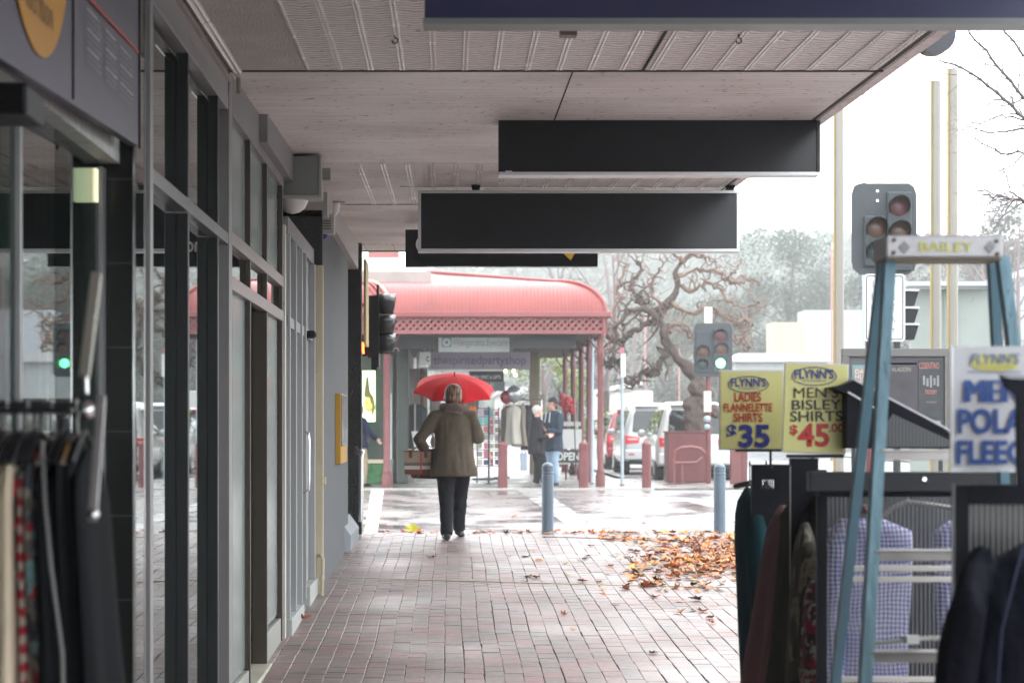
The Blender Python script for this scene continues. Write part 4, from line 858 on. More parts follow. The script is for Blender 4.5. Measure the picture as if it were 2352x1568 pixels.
m = MB(); m.tube([P(2010, 1200, 7.5), P(2050, 1165, 7.5), P(2085, 1152, 7.5), P(2130, 1158, 7.5), P(2185, 1166, 7.5)], .008, 6); m.build('bar', hm, d, smooth=True)
m = MB(); m.tube([P(2085, 1152, 7.5), P(2087, 1132, 7.5)], .003, 6); m.build('hook', CHROME, d)
# sloping black lids (like hat boxes) behind ladder
def lid(lab, pts, z, dep, rib=True):
    d = thing('rack_lid', lab, 'rack lid', P(pts[-1][0], pts[-1][1], z)); 
    m = MB(); m.prism([P(x, y, z) for x, y in pts], (0, dep, 0)); m.build('shell', BKF, d, bevel=.002)
    return d
l1 = lid('black sloping lid with a white lit edge behind the ladder', [(1906, 889), (1935, 884), (1962, 872), (2185, 996), (2185, 1030), (1945, 1030), (1945, 905)], 8.0, .3)
m = MB(); m.bar(P(1962, 871, 8.0), P(2190, 992, 8.0), .3, .007, up=(0, 0, 1)); m.v = [(x, y + .15, z) for x, y, z in m.v]; m.build('edge_strip', M('lid_edge_highlight', (.45, .45, .5), .25), l1)  # highlight along the sloping edge put in as pale colour
m = MB(); m.bar(P(1948, 900, 7.99), P(2010, 937, 7.99), .006, .006); m.build('edge_strip', WHITE, l1)  # short white strip, part of the painted edge highlight
m = MB(); m.prism([P(2050, 950, 7.99), P(2180, 1010, 7.99), P(2180, 1026, 7.99), P(2000, 1026, 7.99)], (0, -.004, 0)); m.build('ribbed_front', mat_stripe('dark_ribs', (.035, .037, .045), (.07, .075, .08), .012, 0, .6, .4), l1)
l2 = lid('black sloping lid in front of the white fleece card', [(2297, 862), (2320, 868), (2470, 880), (2470, 1115), (2337, 1115), (2335, 905), (2312, 890)], 5.3, .02)
m = MB(); m.bar(P(2296, 860, 5.3), P(2470, 878, 5.3), .01, .004); m.build('edge_strip', M('grey_lid_edge', (.2, .2, .25), .3), l2)
# near right cabinet
r3 = thing('display_rack', 'black framed rack with ribbed panel nearest the camera at right edge', 'display rack', P(2280, 2300, 5.5))
ZC = 5.5
m = MB(); boxpx(m, 2192, 1112, 2226, 2200, ZC, .03); m.build('post', BKF, r3, bevel=.002)
m = MB(); boxpx(m, 2226, 1112, 2520, 1158, ZC, .03); m.build('top_bar', BKF, r3, bevel=.002)
m = MB(); boxpx(m, 2190, 1112, 2193, 1420, ZC - .002, .02); m.build('edge_glint', M('edge_highlight_grey', (.2, .22, .22), .4), r3)  # pale strip painted in for the glint down the post
m = MB(); boxpx(m, 2226, 1158, 2520, 1700, ZC + .02, .004); m.build('clear_panel', ribbed('ribbed_clear_panel_near', .3), r3)
m = MB(); boxpx(m, 2226, 1158, 2520, 2100, ZC + .3, .02); m.build('back_panel', M('added_green_grey_backing', (.05, .06, .055), .5, var=.3), r3)  # dark sheet added so the view through the ribs stays dark
d = thing('jacket', 'black padded jacket at the lower right corner in front of the ribbed panel', 'jacket', P(2330, 1300, 5.2))
m = MB(); garment(m, P(2420, 1240, 5.2), [(0, .06, .03), (-.03, .12, .07), (-.07, .19, .09), (-.2, .215, .1), (-.5, .25, .11), (-.9, .28, .12)], 'x', 6, .12, seed=81); m.tube([P(2262, 1262, 5.17), P(2240, 1320, 5.14), P(2222, 1400, 5.1), P(2200, 1500, 5.1), P(2188, 1620, 5.1), P(2185, 1800, 5.1)], [.022, .036, .043, .046, .044, .04], 12)
o = m.build('cloth', M('black_jacket_cloth', (.006, .007, .013), .8, var=.5, vs=9, bump=.5, bs=22), d, fuse=.008, relax=3)
for v in o.data.vertices: c = v.co; f_ = math.sin(c.x * 42 + c.z * 14 + 5 * noise.noise(c * 5)) * .007 + noise.noise(Vector((c.x * 25, c.y * 25, c.z * 6))) * .012; v.co = c + Vector((.3, -1, .1)) * f_
m = MB(); m.tube([P(2352, 1250, 5.06), P(2330, 1330, 5.02), P(2300, 1450, 5.0), P(2290, 1600, 5.0)], .0025, 5); m.build('seam', M('navy_piping', (.015, .02, .06), .7), d)
# poster cabinet
nb = thing('notice_board', 'grey framed glass poster cabinet with show posters behind the ladder', 'notice board', P(2060, 1280, 20))
m = MB()
boxpx(m, 1935, 800, 2186, 818, 20, .08); boxpx(m, 1935, 818, 1950, 1003, 20, .08); boxpx(m, 2170, 818, 2186, 1003, 20, .08); boxpx(m, 1950, 990, 2170, 1003, 20, .08); m.build('frame', M('bronze_grey_frame', (.13, .125, .12), .4), nb, bevel=.003)
m = MB(); boxpx(m, 1950, 818, 2170, 990, 20.03, .03); m.build('back_panel', M('cabinet_back', (.11, .115, .125), .6), nb)
m = MB(); boxpx(m, 1997, 833, 2112, 837, 20.02, .015); m.build('hanging_bar', M('pale_bar', (.4, .4, .42), .4), nb)
for x in (1960, 2160): 
    m = MB(); m.box((P(x - 4, 0, 20.05).x, 20.03, G(20)), (P(x + 4, 0, 20.05).x, 20.07, P(0, 1003, 20).z)); m.build('leg', DARKMET, nb)
def poster(lab, x0, y0, x1, y1, bgm, texts, z=20.02):
    d = thing('poster', lab, 'poster', P((x0 + x1) / 2, y1, z), 'posters in the grey cabinet'); m = MB(); boxpx(m, x0, y0, x1, y1, z, .004); m.build('sheet', bgm, d)
    for s, a, b, c, e, mt in texts: textpx('lettering', s, a, b, c, e, z - .001, mt, d, bold=.03)
    return d
rose = M('rose_print', (.4, .16, .13), .5); plum = M('plum_print', (.3, .2, .26), .6)
pd = poster('pale teal edged comedy poster reading DAVE HUGHES in the grey cabinet', 1957, 838, 2018, 900, M('teal_poster', (.13, .3, .34), .5), [])
m = MB(); boxpx(m, 1961, 843, 2016, 900, 20.015, .003); m.build('inset', M('pale_inset', (.3, .27, .25), .5), pd)
for s, y in (('DAVE', 848), ('HUGHES', 860), ('LIVE', 873)): textpx('lettering', s, 1964, y, 1964 + 13 * len(s) * .72, y + 10, 20.013, M('pink_white_print', (.6, .5, .48), .5), pd, bold=.03)
poster('dark brown poster reading ALADDIN beside the ladder rails', 2036, 824, 2108, 962, M('dark_stage_poster', (.045, .04, .05), .4, var=.5, vs=6), [('ALADDIN', 2048, 843, 2092, 853, M('gold_print', (.28, .25, .2), .5))])
pe = poster('black poster with curved red title reading COSENTINO in the cabinet', 2109, 826, 2168, 962, M('black_poster', (.03, .035, .04), .4, var=.5, vs=10), [('COSENTINO', 2111, 832, 2157, 847, rose), ('TRICKERY', 2124, 895, 2152, 905, rose), ('SATURDAY', 2128, 921, 2152, 925, plum)])
m = MB()
for k in range(5): x = 2120 + k * 8; boxpx(m, x, 862 + (k % 2) * 6, x + 5, 884 + (k % 3) * 3, 20.017, .002)
m.build('printed_shapes', M('grey_print', (.25, .26, .27), .6, var=.5, vs=60), pe)
poster('pale lower poster whose top just shows under the black one', 2115, 966, 2160, 988, M('pale_poster', (.3, .34, .32), .5), [('COVERLY', 2120, 974, 2146, 981, M('grey_word', (.15, .17, .17), .5))])
# ---------------------------------------------------------------- people
def hand(mb, w, d, side, size=1.0, curl=.5):
    """palm, four fingers and thumb from wrist w along direction d; side = thumb direction"""
    w = Vector(w); d = Vector(d).normalized(); t = Vector(side); t = (t - d * t.dot(d)).normalized(); nrm = d.cross(t).normalized()
    s = size
    mb.tube([w - d * .02 * s, w + d * .02 * s, w + d * .06 * s, w + d * .09 * s], [(.026 * s, .02 * s), (.036 * s, .017 * s), (.042 * s, .016 * s), (.038 * s, .013 * s)], 10, side=t)
    for i, (o, L) in enumerate(((.030, .072), (.010, .08), (-.010, .075), (-.029, .058))):
        p = w + d * .085 * s + t * o * s; pts = [p - d * .02 * s]; a = 0; cur = p
        for k, f in enumerate((.45, .32, .23)):
            a += curl * (.5 + .5 * k); cur = cur + (d * math.cos(a) + nrm * math.sin(a)) * L * f * s; pts.append(cur)
        mb.tube(pts, [.0095 * s, .009 * s, .0085 * s, .0075 * s], 7)
    p = w + d * .02 * s + t * .028 * s
    mb.tube([p - t * .01 * s, p + (d * .6 + t * .7) * .03 * s, p + (d * .8 + t * .5 + nrm * .25) * .058 * s, p + (d * .95 + t * .25 + nrm * .45) * .082 * s], [.013 * s, .011 * s, .0095 * s, .008 * s], 7)
def person(label, loc, rot, H, arms, feet, mats, coat_len=.42, coat_w=1.0, hood=None, sex='f', hairstyle='bob', group=None, hemw=1.0, head_turn=0, thick=1.0):
    """local frame: x to the person's right, y the way they face, z up; arms: (elbow, wrist, finger dir) per side; feet: (ankle, toe dir) per side"""
    p = thing('person', label, 'person', loc, group); p.rotation_euler = (0, 0, rot)
    top, legs, shoe, hair, skin = mats
    neck, sh, hipz = .845 * H, .80 * H, .50 * H
    shx = (.104 if sex == 'f' else .118) * H
    m = MB()   # body: one surface
    m.tube([(0, 0, hipz - .04 * H), (0, 0, hipz + .02 * H), (0, 0, .62 * H), (0, 0, .72 * H), (0, 0, sh), (0, 0, neck)], [(.085 * H, .065 * H), (.095 * H, .068 * H), (.078 * H, .058 * H), (.09 * H, .062 * H), (.095 * H, .052 * H), (.032 * H, .033 * H)], 16, side=(1, 0, 0))
    hc = Vector((0, .012 * H, .925 * H)); Rz = Matrix.Rotation(head_turn, 3, 'Z')
    hp = lambda x, y, z: hc + Rz @ Vector((x * H, y * H, z * H))
    m.tube([(0, 0, .82 * H), (0, .004 * H, .87 * H), hp(0, 0, -.01)], [.032 * H, .031 * H, .035 * H], 12)
    m.ball(hp(0, -.006, .014), .051 * H, 18, (.92, 1.08, 1.05)); m.ball(hp(0, .012, -.022), .038 * H, 14, (.9, 1, 1.15))
    m.tube([hp(0, .055, .012), hp(0, .066, -.012)], [.005 * H, .0095 * H], 8)
    m.tube([hp(-.012, .048, -.033), hp(.012, .048, -.033)], [.0045 * H] * 2, 6)
    for s in (-1, 1): m.ball(hp(s * .047, -.004, -.004), .013 * H, 8, (.45, .8, 1.3))
    for s, (el, wr, fd) in zip((-1, 1), arms):
        el, wr = Vector(el), Vector(wr); S0 = Vector((s * shx, 0, sh))
        m.tube([Vector((s * .05 * H, 0, sh)), S0, (S0 + el) / 2, el, (el + wr) / 2, wr], [.038 * H, .034 * H, .029 * H, .024 * H, .023 * H, .015 * H], 12)
        hand(m, wr, fd, Vector((-s * .4, .3, .8)), H / 1.7 * .98)
    for s, (an, td) in zip((-1, 1), feet):
        an = Vector(an); hip = Vector((s * .052 * H, 0, hipz)); kn = (hip + an) / 2 + Vector((0, .03 * H, .01 * H))
        m.tube([hip, (hip + kn) / 2, kn, (kn + an) / 2, an], [.052 * H, .044 * H, .031 * H, .027 * H, .02 * H], 12)
    m.build('body', skin, p, local=True, fuse=.0085, relax=3)
    for s in (-1, 1):
        e = MB(); e.ball(hp(s * .019, .052, .006), .0065 * H, 8); e.build('eye', M('dark_eye', (.02, .015, .012), .2), p, local=True, smooth=True)
    # coat or jacket
    bz = hipz + .08 * H - coat_len * H * .55; k = coat_w
    m = MB(); 
    m.tube([(0, 0, bz), (0, 0, bz + .05 * H), (0, 0, hipz + .03 * H), (0, 0, .63 * H), (0, 0, .73 * H), (0, 0, sh - .005 * H), (0, 0, sh + .03 * H), (0, 0, neck + .012 * H)],
           [(.125 * H * k * hemw, .105 * H * thick), (.128 * H * k * hemw, .106 * H * thick), (.120 * H * k, .10 * H * thick), (.108 * H * k, .088 * H * thick), (.112 * H * k, .08 * H * thick), (.112 * H * k, .062 * H), (.07 * H * k, .05 * H), (.043 * H, .043 * H)], 22, side=(1, 0, 0))
    for s, (el, wr, fd) in zip((-1, 1), arms):
        el, wr = Vector(el), Vector(wr); S0 = Vector((s * shx * k, 0, sh - .01 * H)); q = wr + (el - wr).normalized() * .015
        m.tube([Vector((s * .05 * H, 0, sh)), S0, (S0 + el) / 2, el, (el + q) / 2, q], [.046 * H, .047 * H, .044 * H, .042 * H, .037 * H, .031 * H], 14)
    r = random.Random(len(label))
    o = m.build('coat', top, p, local=True, fuse=.013, relax=5)
    for v in o.data.vertices:   # soft folds
        c = v.co; n_ = noise.noise(Vector((c.x * 9, c.y * 7, c.z * 4 + r.random() * .0)) * (1.7 / H)); n2 = noise.noise(Vector((c.x * 22 + 5, c.y * 18, c.z * 9)))
        d = Vector((c.x, c.y, 0)); d = d.normalized() if d.length > .01 else Vector((0, 0, 0)); v.co = c + d * (n_ * .018 + n2 * .007)
    # trousers
    m = MB(); m.tube([(0, 0, hipz + .07 * H), (0, 0, hipz - .02 * H)], [(.09 * H, .07 * H), (.105 * H, .08 * H)], 16, side=(1, 0, 0))
    for s, (an, td) in zip((-1, 1), feet):
        an = Vector(an); hip = Vector((s * .052 * H, 0, hipz)); kn = (hip + an) / 2 + Vector((0, .03 * H, .01 * H))
        m.tube([hip, (hip + kn) / 2, kn, (kn + an) / 2, an + Vector((0, -.005, -.012 * H))], [.064 * H, .060 * H, .050 * H, .044 * H, .040 * H], 14)
    o = m.build('trousers', legs, p, local=True, fuse=.012, relax=4)
    for v in o.data.vertices: c = v.co; n2 = noise.noise(Vector((c.x * 14, c.y * 14, c.z * 16))); v.co = c + Vector((n2 * .008, n2 * .008, 0))
    for s, (an, td) in zip((-1, 1), feet):
        an = Vector(an); td = Vector(td).normalized(); b0 = Vector((an.x, an.y, an.z - .045 * H))
        m = MB(); m.tube([b0 - td * .035 * H + Vector((0, 0, .02 * H)), b0 + td * .01 * H + Vector((0, 0, .026 * H)), b0 + td * .06 * H + Vector((0, 0, .018 * H)), b0 + td * .105 * H + Vector((0, 0, .014 * H))], [(.022 * H, .022 * H), (.025 * H, .026 * H), (.027 * H, .019 * H), (.018 * H, .012 * H)], 12, side=td.cross(Vector((0, 0, 1))))
        m.tube([an, b0 + Vector((0, 0, .02 * H))], [.024 * H, .026 * H], 10)
        sh_ = m.build('shoe', shoe, p, local=True, fuse=.008, relax=3)
    # hair
    m = MB()
    if hairstyle == 'bob':
        m.ball(hp(0, -.014, .022), .057 * H, 18, (1.0, 1.05, 1.0)); m.ball(hp(0, -.024, -.012), .052 * H, 16, (1.02, .8, 1.0)); m.ball(hp(.03, -.01, -.01), .035 * H, 12, (.8, .9, 1.2)); m.ball(hp(-.032, -.006, -.016), .036 * H, 12, (.9, .9, 1.1)); m.ball(hp(-.052, -.004, -.024), .017 * H, 10, (1, 1, .9))
    elif hairstyle == 'short':
        m.ball(hp(0, -.015, .022), .056 * H, 18, (.98, 1.05, 1.0)); m.ball(hp(0, -.03, -.008), .042 * H, 14, (1.05, .8, 1.0))
    else:  # beanie
        m.ball(hp(0, -.008, .026), .058 * H, 18, (.98, 1.05, 1.05)); m.ball(hp(0, -.03, -.02), .045 * H, 12, (1.1, .7, 1.1)); 
    o = m.build('hat' if hairstyle == 'beanie' else 'hair', hair, p, local=True, fuse=.008, relax=3)
    # trim away the face from the hair
    bm = bmesh.new(); bm.from_mesh(o.data); inv = Rz.inverted()
    kill = [v for v in bm.verts if (lambda q: q.y > .018 * H and q.z < (.03 if hairstyle != 'beanie' else .022) * H)(inv @ (v.co - hc))]
    bmesh.ops.delete(bm, geom=kill, context='VERTS'); bm.to_mesh(o.data); bm.free()
    for v in o.data.vertices: c = v.co; n2 = noise.noise(Vector((c.x * 60, c.y * 60, c.z * 12))); v.co = c + (c - hc).normalized() * n2 * (.006 if hairstyle != 'beanie' else .002)
    return p
def mat_hair():
    m, n, l, b = nodes('streaked_brown_hair'); tc = n.new('ShaderNodeTexCoord'); mp = n.new('ShaderNodeMapping'); mp.inputs['Scale'].default_value = (60, 30, 10)
    l.new(tc.outputs['Object'], mp.inputs[0]); nz = n.new('ShaderNodeTexNoise'); nz.inputs['Scale'].default_value = 1; nz.inputs['Detail'].default_value = 4; l.new(mp.outputs[0], nz.inputs[0])
    l.new(ramp(n, l, nz.outputs[0], [(.35, (.035, .02, .014)), (.5, (.13, .075, .045)), (.66, (.32, .22, .15))]), b.inputs['Base Color']); b.inputs['Roughness'].default_value = .5; return m
COAT = M('olive_wool_coat', (.125, .105, .08), .95, var=.22, vs=6, bump=.35, bs=55, rv=.02, spec=.2)
wx, wy = P(1042, 0, 24.9).x, 24.75
wz = G(24.75)
Wm = 1.66
woman = person('woman seen from behind in olive brown coat and dark trousers carrying bags', (wx, wy, wz), 0, Wm,
    [((-.375, .02, 1.055), (-.30, .17, .955), (-.05, .6, -.6)), ((.265, -.02, 1.07), (.17, .26, 1.16), (-.3, .4, .5))],
    [((-.075, -.22, .075), (-.12, 1, 0)), ((.055, .28, .10), (.25, 1, -.2))],
    (COAT, M('dark_trousers', (.02, .021, .027), .8, var=.25, vs=8, bump=.2), M('black_shoe', (.02, .022, .025), .4), mat_hair(), SKIN), coat_len=.32, coat_w=1.12, hemw=1.08, thick=1.05, head_turn=-.15)
m = MB()
for i in range(20):
    a = 2 * math.pi * i / 20; a2 = 2 * math.pi * (i + 1) / 20
    q = lambda t: Vector((.118 * math.cos(t), .0 + .098 * math.sin(t), Wm * .845 + .008 + .012 * math.sin(t * 3)))
    m.tube([q(a), q(a2)], [.042, .042], 8)
m.tube([(0, 0, 1.34), (0, 0, 1.42)], [.13, .07], 14)
o = m.build('fur_collar', M('taupe_fur', (.16, .12, .105), .95, var=.35, vs=40, bump=.8, bs=90), woman, local=True, fuse=.012, relax=2)
for v in o.data.vertices: c = v.co; v.co = c + c.normalized() * 0 + Vector((c.x, c.y, 0)).normalized() * .012 * noise.noise(c * 45)
# umbrella, held in her right hand in front of her
um = thing('umbrella', 'open bright red umbrella held in front of the walking woman', 'umbrella', (wx + .04, 25.45, 1.2))
UR = M('bright_red_nylon', (.55, .012, .02), .7, var=.06, vs=3, spec=.15)
UR.node_tree.nodes['Principled BSDF'].inputs['Transmission Weight'].default_value = .0
axis_q = (Euler((math.radians(17), math.radians(3), 0)).to_matrix())     # leans back towards her head
uc = P(1044, 862, 25.5)
def ucv(r, a, h): return uc + axis_q @ Vector((r * math.cos(a), r * math.sin(a), h))
m = MB(); NR = 8; vs = []; fs = []; seg = 6; rings = 9
prof = [(0, 0), (.10, -.008), (.19, -.022), (.27, -.043), (.335, -.07), (.39, -.102), (.43, -.135), (.455, -.165), (.468, -.19)]
for j, (r, h) in enumerate(prof):
    for i in range(NR * seg):
        a = 2 * math.pi * (i + .35 * seg) / (NR * seg); t = (i % seg) / seg; sag = math.sin(math.pi * t)
        vs.append(ucv(r * (1 - .11 * sag * j / 8), a, h + .012 * sag * (j / 8) * -1 + (.022 * sag if j == 8 else 0)))
n_ = NR * seg
for j in range(8):
    for i in range(n_): fs.append((j * n_ + i, j * n_ + (i + 1) % n_, (j + 1) * n_ + (i + 1) % n_, (j + 1) * n_ + i))
m.add(vs, fs)
o = m.build('canopy', UR, um, smooth=True)
sm = o.modifiers.new('thick', 'SOLIDIFY'); sm.thickness = .0015
m = MB(); m.tube([ucv(0, 0, .0), ucv(0, 0, .045)], [.012, .006], 8); m.build('tip', M('dark_red_tip', (.2, .01, .01), .4), um)
m = MB(); m.tube([ucv(0, 0, 0), ucv(0, 0, -.56)], .006, 8); m.build('shaft', CHROME, um)
for i in range(NR):
    a = 2 * math.pi * (i + .35) / NR; m = MB(); m.tube([ucv(r, a, h - .006) for r, h in prof[1:]], .003, 5); m.tube([ucv(.235, a, -.045), ucv(.02, a, -.17)], .0025, 5); m.build('rib', CHROME, um)
m = MB(); m.tube([ucv(0, 0, -.56), ucv(0, 0, -.70), ucv(.0, 0, -.74), ucv(.02, -1.57, -.765), ucv(.05, -1.57, -.76)], [.013] * 5, 8); m.build('handle', BLACK, um, smooth=True)
# plaid shopping bag
def mat_plaid():
    m, n, l, b = nodes('beige_plaid_canvas'); tc = n.new('ShaderNodeTexCoord'); sp = n.new('ShaderNodeSeparateXYZ'); l.new(tc.outputs['Generated'], sp.inputs[0])
    v = ramp(n, l, sp.outputs[2], [(0, (.16, .045, .03)), (.22, (.6, .57, .5)), (.37, (.14, .13, .11)), (.50, (.36, .27, .19)), (.94, (.14, .06, .035))], 'CONSTANT')
    h = ramp(n, l, sp.outputs[0], [(0, (0, 0, 0)), (.60, (1, 1, 1)), (.655, (0, 0, 0))], 'CONSTANT')
    mx = n.new('ShaderNodeMix'); mx.data_type = 'RGBA'; mx.inputs[7].default_value = (.5, .03, .03, 1); l.new(v, mx.inputs[6]); l.new(h, mx.inputs[0]); l.new(mx.outputs[2], b.inputs['Base Color']); b.inputs['Roughness'].default_value = .6; return m
bz = 24.86
bag = thing('shopping_bag', 'beige plaid tote bag with brown base hanging from the womans arm', 'bag', P(955, 1090, bz))
a, b_ = P(927, 1090, bz), P(990, 1034, bz)
m = MB(); m.prism([(a.x, bz, b_.z), (a.x + .012, bz, a.z), (b_.x - .012, bz, a.z), (b_.x, bz, b_.z)], (0, .1, 0)); m.build('bag_body', mat_plaid(), bag, bevel=.01)
BRL = M('brown_leather', (.13, .045, .025), .45)
for x in (943, 978):
    m = MB(); q = P(x, 1051, bz); top = P(962, 1022, bz + .05); m.box((q.x - .018, bz - .004, q.z), (q.x + .018, bz, b_.z + .005)); m.build('strap_tab', BRL, bag)
for dy in (.0, .1):
    m = MB(); q1, q2 = P(943, 1036, bz + dy), P(978, 1036, bz + dy); tp = Vector((wx - .315, 24.85, wz + .975))
    m.tube([q1, q1.lerp(tp, .6) + Vector((-.02, 0, .03)), tp + Vector((0, 0, .018)), q2.lerp(tp, .6) + Vector((.02, 0, .03)), q2], .008, 6); m.build('handle', BRL, bag, smooth=True)
b2 = thing('shopping_bag', 'dark brown flat bag hanging behind the plaid tote', 'bag', P(990, 1100, 24.98))
m = MB(); m.prism([P(942, 1092, 25.0), P(985, 1030, 25.0), P(1020, 1030, 25.0), P(1022, 1100, 25.0), P(948, 1098, 25.0)], (0, .06, 0)); m.build('bag_body', M('dark_brown_bag', (.055, .03, .022), .5), b2, bevel=.006)
m = MB(); m.tube([P(985, 1031, 25.02), P(968, 1015, 24.98), P(1000, 1031, 25.02)], .006, 6); m.build('handle', BRL, b2, smooth=True)
b3 = thing('shopping_bag', 'small white plastic bag bunched at the womans left side', 'bag', P(1000, 1030, 24.95))
m = MB(); m.ball(P(996, 1014, 24.98), .05, 12, (.8, .6, 1.3)); m.tube([P(990, 998, 24.97), P(1000, 985, 24.97)], [.03, .01], 8); m.build('bag_body', M('white_plastic_bag', (.55, .52, .53), .3), b3, fuse=.008)
# two people chatting on the far corner
Hf = 1.63; fx = P(1233, 0, 46.4).x
BLKJ = M('black_rain_jacket', (.022, .021, .026), .55, var=.3, vs=8)
person('grey haired woman in black jacket and black trousers standing beside the man', (fx, 46.4, 0), math.radians(-75), Hf,
    [((-.25, .02, .98), (-.16, .22, 1.0), (.3, .5, .2)), ((.25, -.02, .98), (.16, .20, .99), (-.3, .5, .2))],
    [((-.09, .02, .075), (-.1, 1, 0)), ((.09, .12, .075), (.1, 1, 0))], (BLKJ, M('black_trousers', (.02, .02, .022), .8), M('white_soled_shoe', (.3, .3, .3), .5), M('grey_hair', (.42, .40, .38), .7, var=.2, vs=40), M('pink_skin', (.6, .34, .27), .5)), coat_len=.34, hairstyle='short', coat_w=1.02)
Hm = 1.78; mx_ = P(1271, 0, 46.9).x
man = person('man in navy hooded jacket, light jeans and dark beanie, hand on his chest', (mx_, 46.9, 0), math.radians(125), Hm,
    [((-.27, .05, 1.08), (-.10, .27, 1.12), (.8, .2, .2)), ((.27, .0, 1.08), (.08, .28, 1.15), (-.8, .4, .2))],
    [((-.08, .0, .08), (-.2, 1, 0)), ((.08, .05, .08), (.2, 1, 0))], (M('navy_rain_jacket', (.035, .05, .075), .6, var=.15), M('light_blue_denim', (.27, .38, .5), .85, var=.15), M('dark_boot', (.04, .04, .045), .6), M('dark_beanie_knit', (.018, .022, .035), .9), M('ruddy_skin', (.5, .26, .2), .5)), coat_len=.34, sex='m', hairstyle='beanie', coat_w=1.02)
m = MB()
for s in (-1, 1): m.tube([(s * .06, .13, Hm * .84), (s * .075, .165, Hm * .72)], .012, 6)
m.build('reflective_tape', M('pale_tape', (.4, .42, .43), .4), man, local=True)
m = MB(); m.ball((0.03, .035, .985 * Hm), .035, 10, (1.2, 1.1, .8)); m.build('pompom', M('white_pompom', (.7, .75, .72), .8), man, local=True)
px_ = P(838, 0, 46.2).x
person('person in dark top mostly hidden behind the black corner column', (px_ - .12, 46.2, 0), math.radians(-60), 1.66,
    [((-.24, .02, 1.05), (-.2, .2, .98), (.0, .5, -.6)), ((.24, .12, 1.05), (.2, .3, .95), (.0, .5, -.6))],
    [((-.09, .0, .075), (0, 1, 0)), ((.09, .05, .075), (0, 1, 0))], (NAV, M('tan_trousers', (.3, .24, .17), .8), BLACK, M('dark_hair', (.03, .02, .015), .6), SKIN), coat_len=.22, hairstyle='short')

# ---------------------------------------------------------------- bollards
def bollard(lab, loc, h, r, mat, group):
    b = thing('bollard', lab, 'bollard', loc, group)
    m = MB(); m.lathe((0, 0, -.02), [(r, 0), (r, h - .155), (r * .93, h - .15), (r * .93, h - .14), (r, h - .135), (r, h - .115), (r * .93, h - .11), (r * .93, h - .10), (r, h - .095), (r, h - .06)], 24); m.build('post', mat, b, smooth=True, local=True)
    m = MB(); m.lathe((0, 0, h - .08), [(r * .99, 0)] + [(r * .99 * math.cos(t * math.pi / 12), r * .8 * math.sin(t * math.pi / 12)) for t in range(1, 6)] + [(.004, r * .8)], 24); m.build('cap', mat, b, smooth='all', local=True)
    return b
BG = M('blue_grey_bollard_paint', (.13, .18, .235), .4, var=.15, vs=4); 
c = P(1258, 1222, 26.1); b0 = bollard('blue grey bollard on the kerb straight behind the walking woman', (c.x, 26.1, -.02), .84, .068, BG, 'blue grey bollards')
c = P(1653, 1226, 26.1); dup(b0, (c.x, 26.1, -.03), label='blue grey bollard beside the heap of orange leaves')
c = P(1155, 1118, 45.7); b1 = bollard('red bollard in front of the card racks', (c.x, 45.7, 0), .91, .093, REDP, 'dusty red bollards at the far corner')
c = P(1340, 1118, 45.7); dup(b1, (c.x, 45.7, 0), label='red bollard beside the cluster of verandah posts')
c = P(1485, 1118, 45.7); dup(b1, (c.x, 45.7, 0), label='red bollard in front of the white parked car')
RP2 = M('red_square_post_paint', (.16, .05, .05), .5, var=.15)
for i, (x, w_, lab) in enumerate(((1690, 26, 'square red post just right of the traffic light pole'), (1706, 34, 'thick square red post rightmost at the far kerb'))):
    c = P(x, 1106, 48 + i * .1); q = thing('post', lab, 'post', (c.x, c.y, 0), 'square red posts'); m = MB(); m.box((c.x - .1, c.y, 0), (c.x + .1, c.y + .2, .78)); m.build('shaft', RP2, q, bevel=.01); m = MB(); m.box((c.x - .11, c.y - .01, .78), (c.x + .11, c.y + .21, .83)); m.build('cap', RP2, q, bevel=.02)

# ---------------------------------------------------------------- traffic signals
TG = M('dusty_signal_grey', (.042, .052, .06), .55, var=.2, vs=3)
def lamp(parent, c, r, mat, emit=False, vis=.18, ax=(0, -1, 0)):
    ax = Vector(ax); m = MB(); m.lathe(c, [(r, 0), (r * .8, .012), (.001, .02)], 20, axis=ax); l_ = m.build('lamp', mat, parent, smooth=True)
    m = MB(); q = Vector((0, 0, 1)).rotation_difference(ax).to_matrix(); c = Vector(c); vs = []; fs = []; n = 17
    u = ax.cross(Vector((0, 0, 1))).normalized(); up = Vector((0, 0, 1))
    for rr_ in (r * 1.1, r * 1.03):
        for k in range(n):
            a = math.radians(-35 + 250 * k / (n - 1)); d = u * math.cos(a) + up * math.sin(a)
            vs.append(c + d * rr_); vs.append(c + d * rr_ + ax * (vis * (.45 + .55 * max(0, math.sin(a)))))
    for k in range(n - 1):
        a = 2 * k; fs += [(a, a + 1, a + 3, a + 2), (2 * n + a, 2 * n + a + 2, 2 * n + a + 3, 2 * n + a + 1), (a + 1, 2 * n + a + 1, 2 * n + a + 3, a + 3)]
    m.add(vs, fs); m.build('visor', BLACK, l_, smooth=True)
    return l_
RL, AL, GL = M('unlit_red_lens', (.09, .025, .03), .3), M('unlit_amber_lens', (.10, .05, .03), .3), M('unlit_green_lens', (.02, .045, .05), .3)
LIT = M('lit_green_lens', (.1, 1, .28), .3, emit=5)
def board_poly(pts, z): return [P(x, y, z) for x, y in pts]
def rrect(x0, y0, x1, y1, r, n=5):
    o = []
    for cx, cy, a0 in ((x1 - r, y0 + r, -90), (x1 - r, y1 - r, 0), (x0 + r, y1 - r, 90), (x0 + r, y0 + r, 180)):
        for k in range(n + 1): a = math.radians(a0 + 90 * k / n); o.append((cx + r * math.cos(a), cy + r * math.sin(a)))
    return o
ZT = 48.5
ts = thing('traffic_light', 'far traffic light with green lamp lit on a red pole', 'traffic light', P(1626, 1110, ZT))
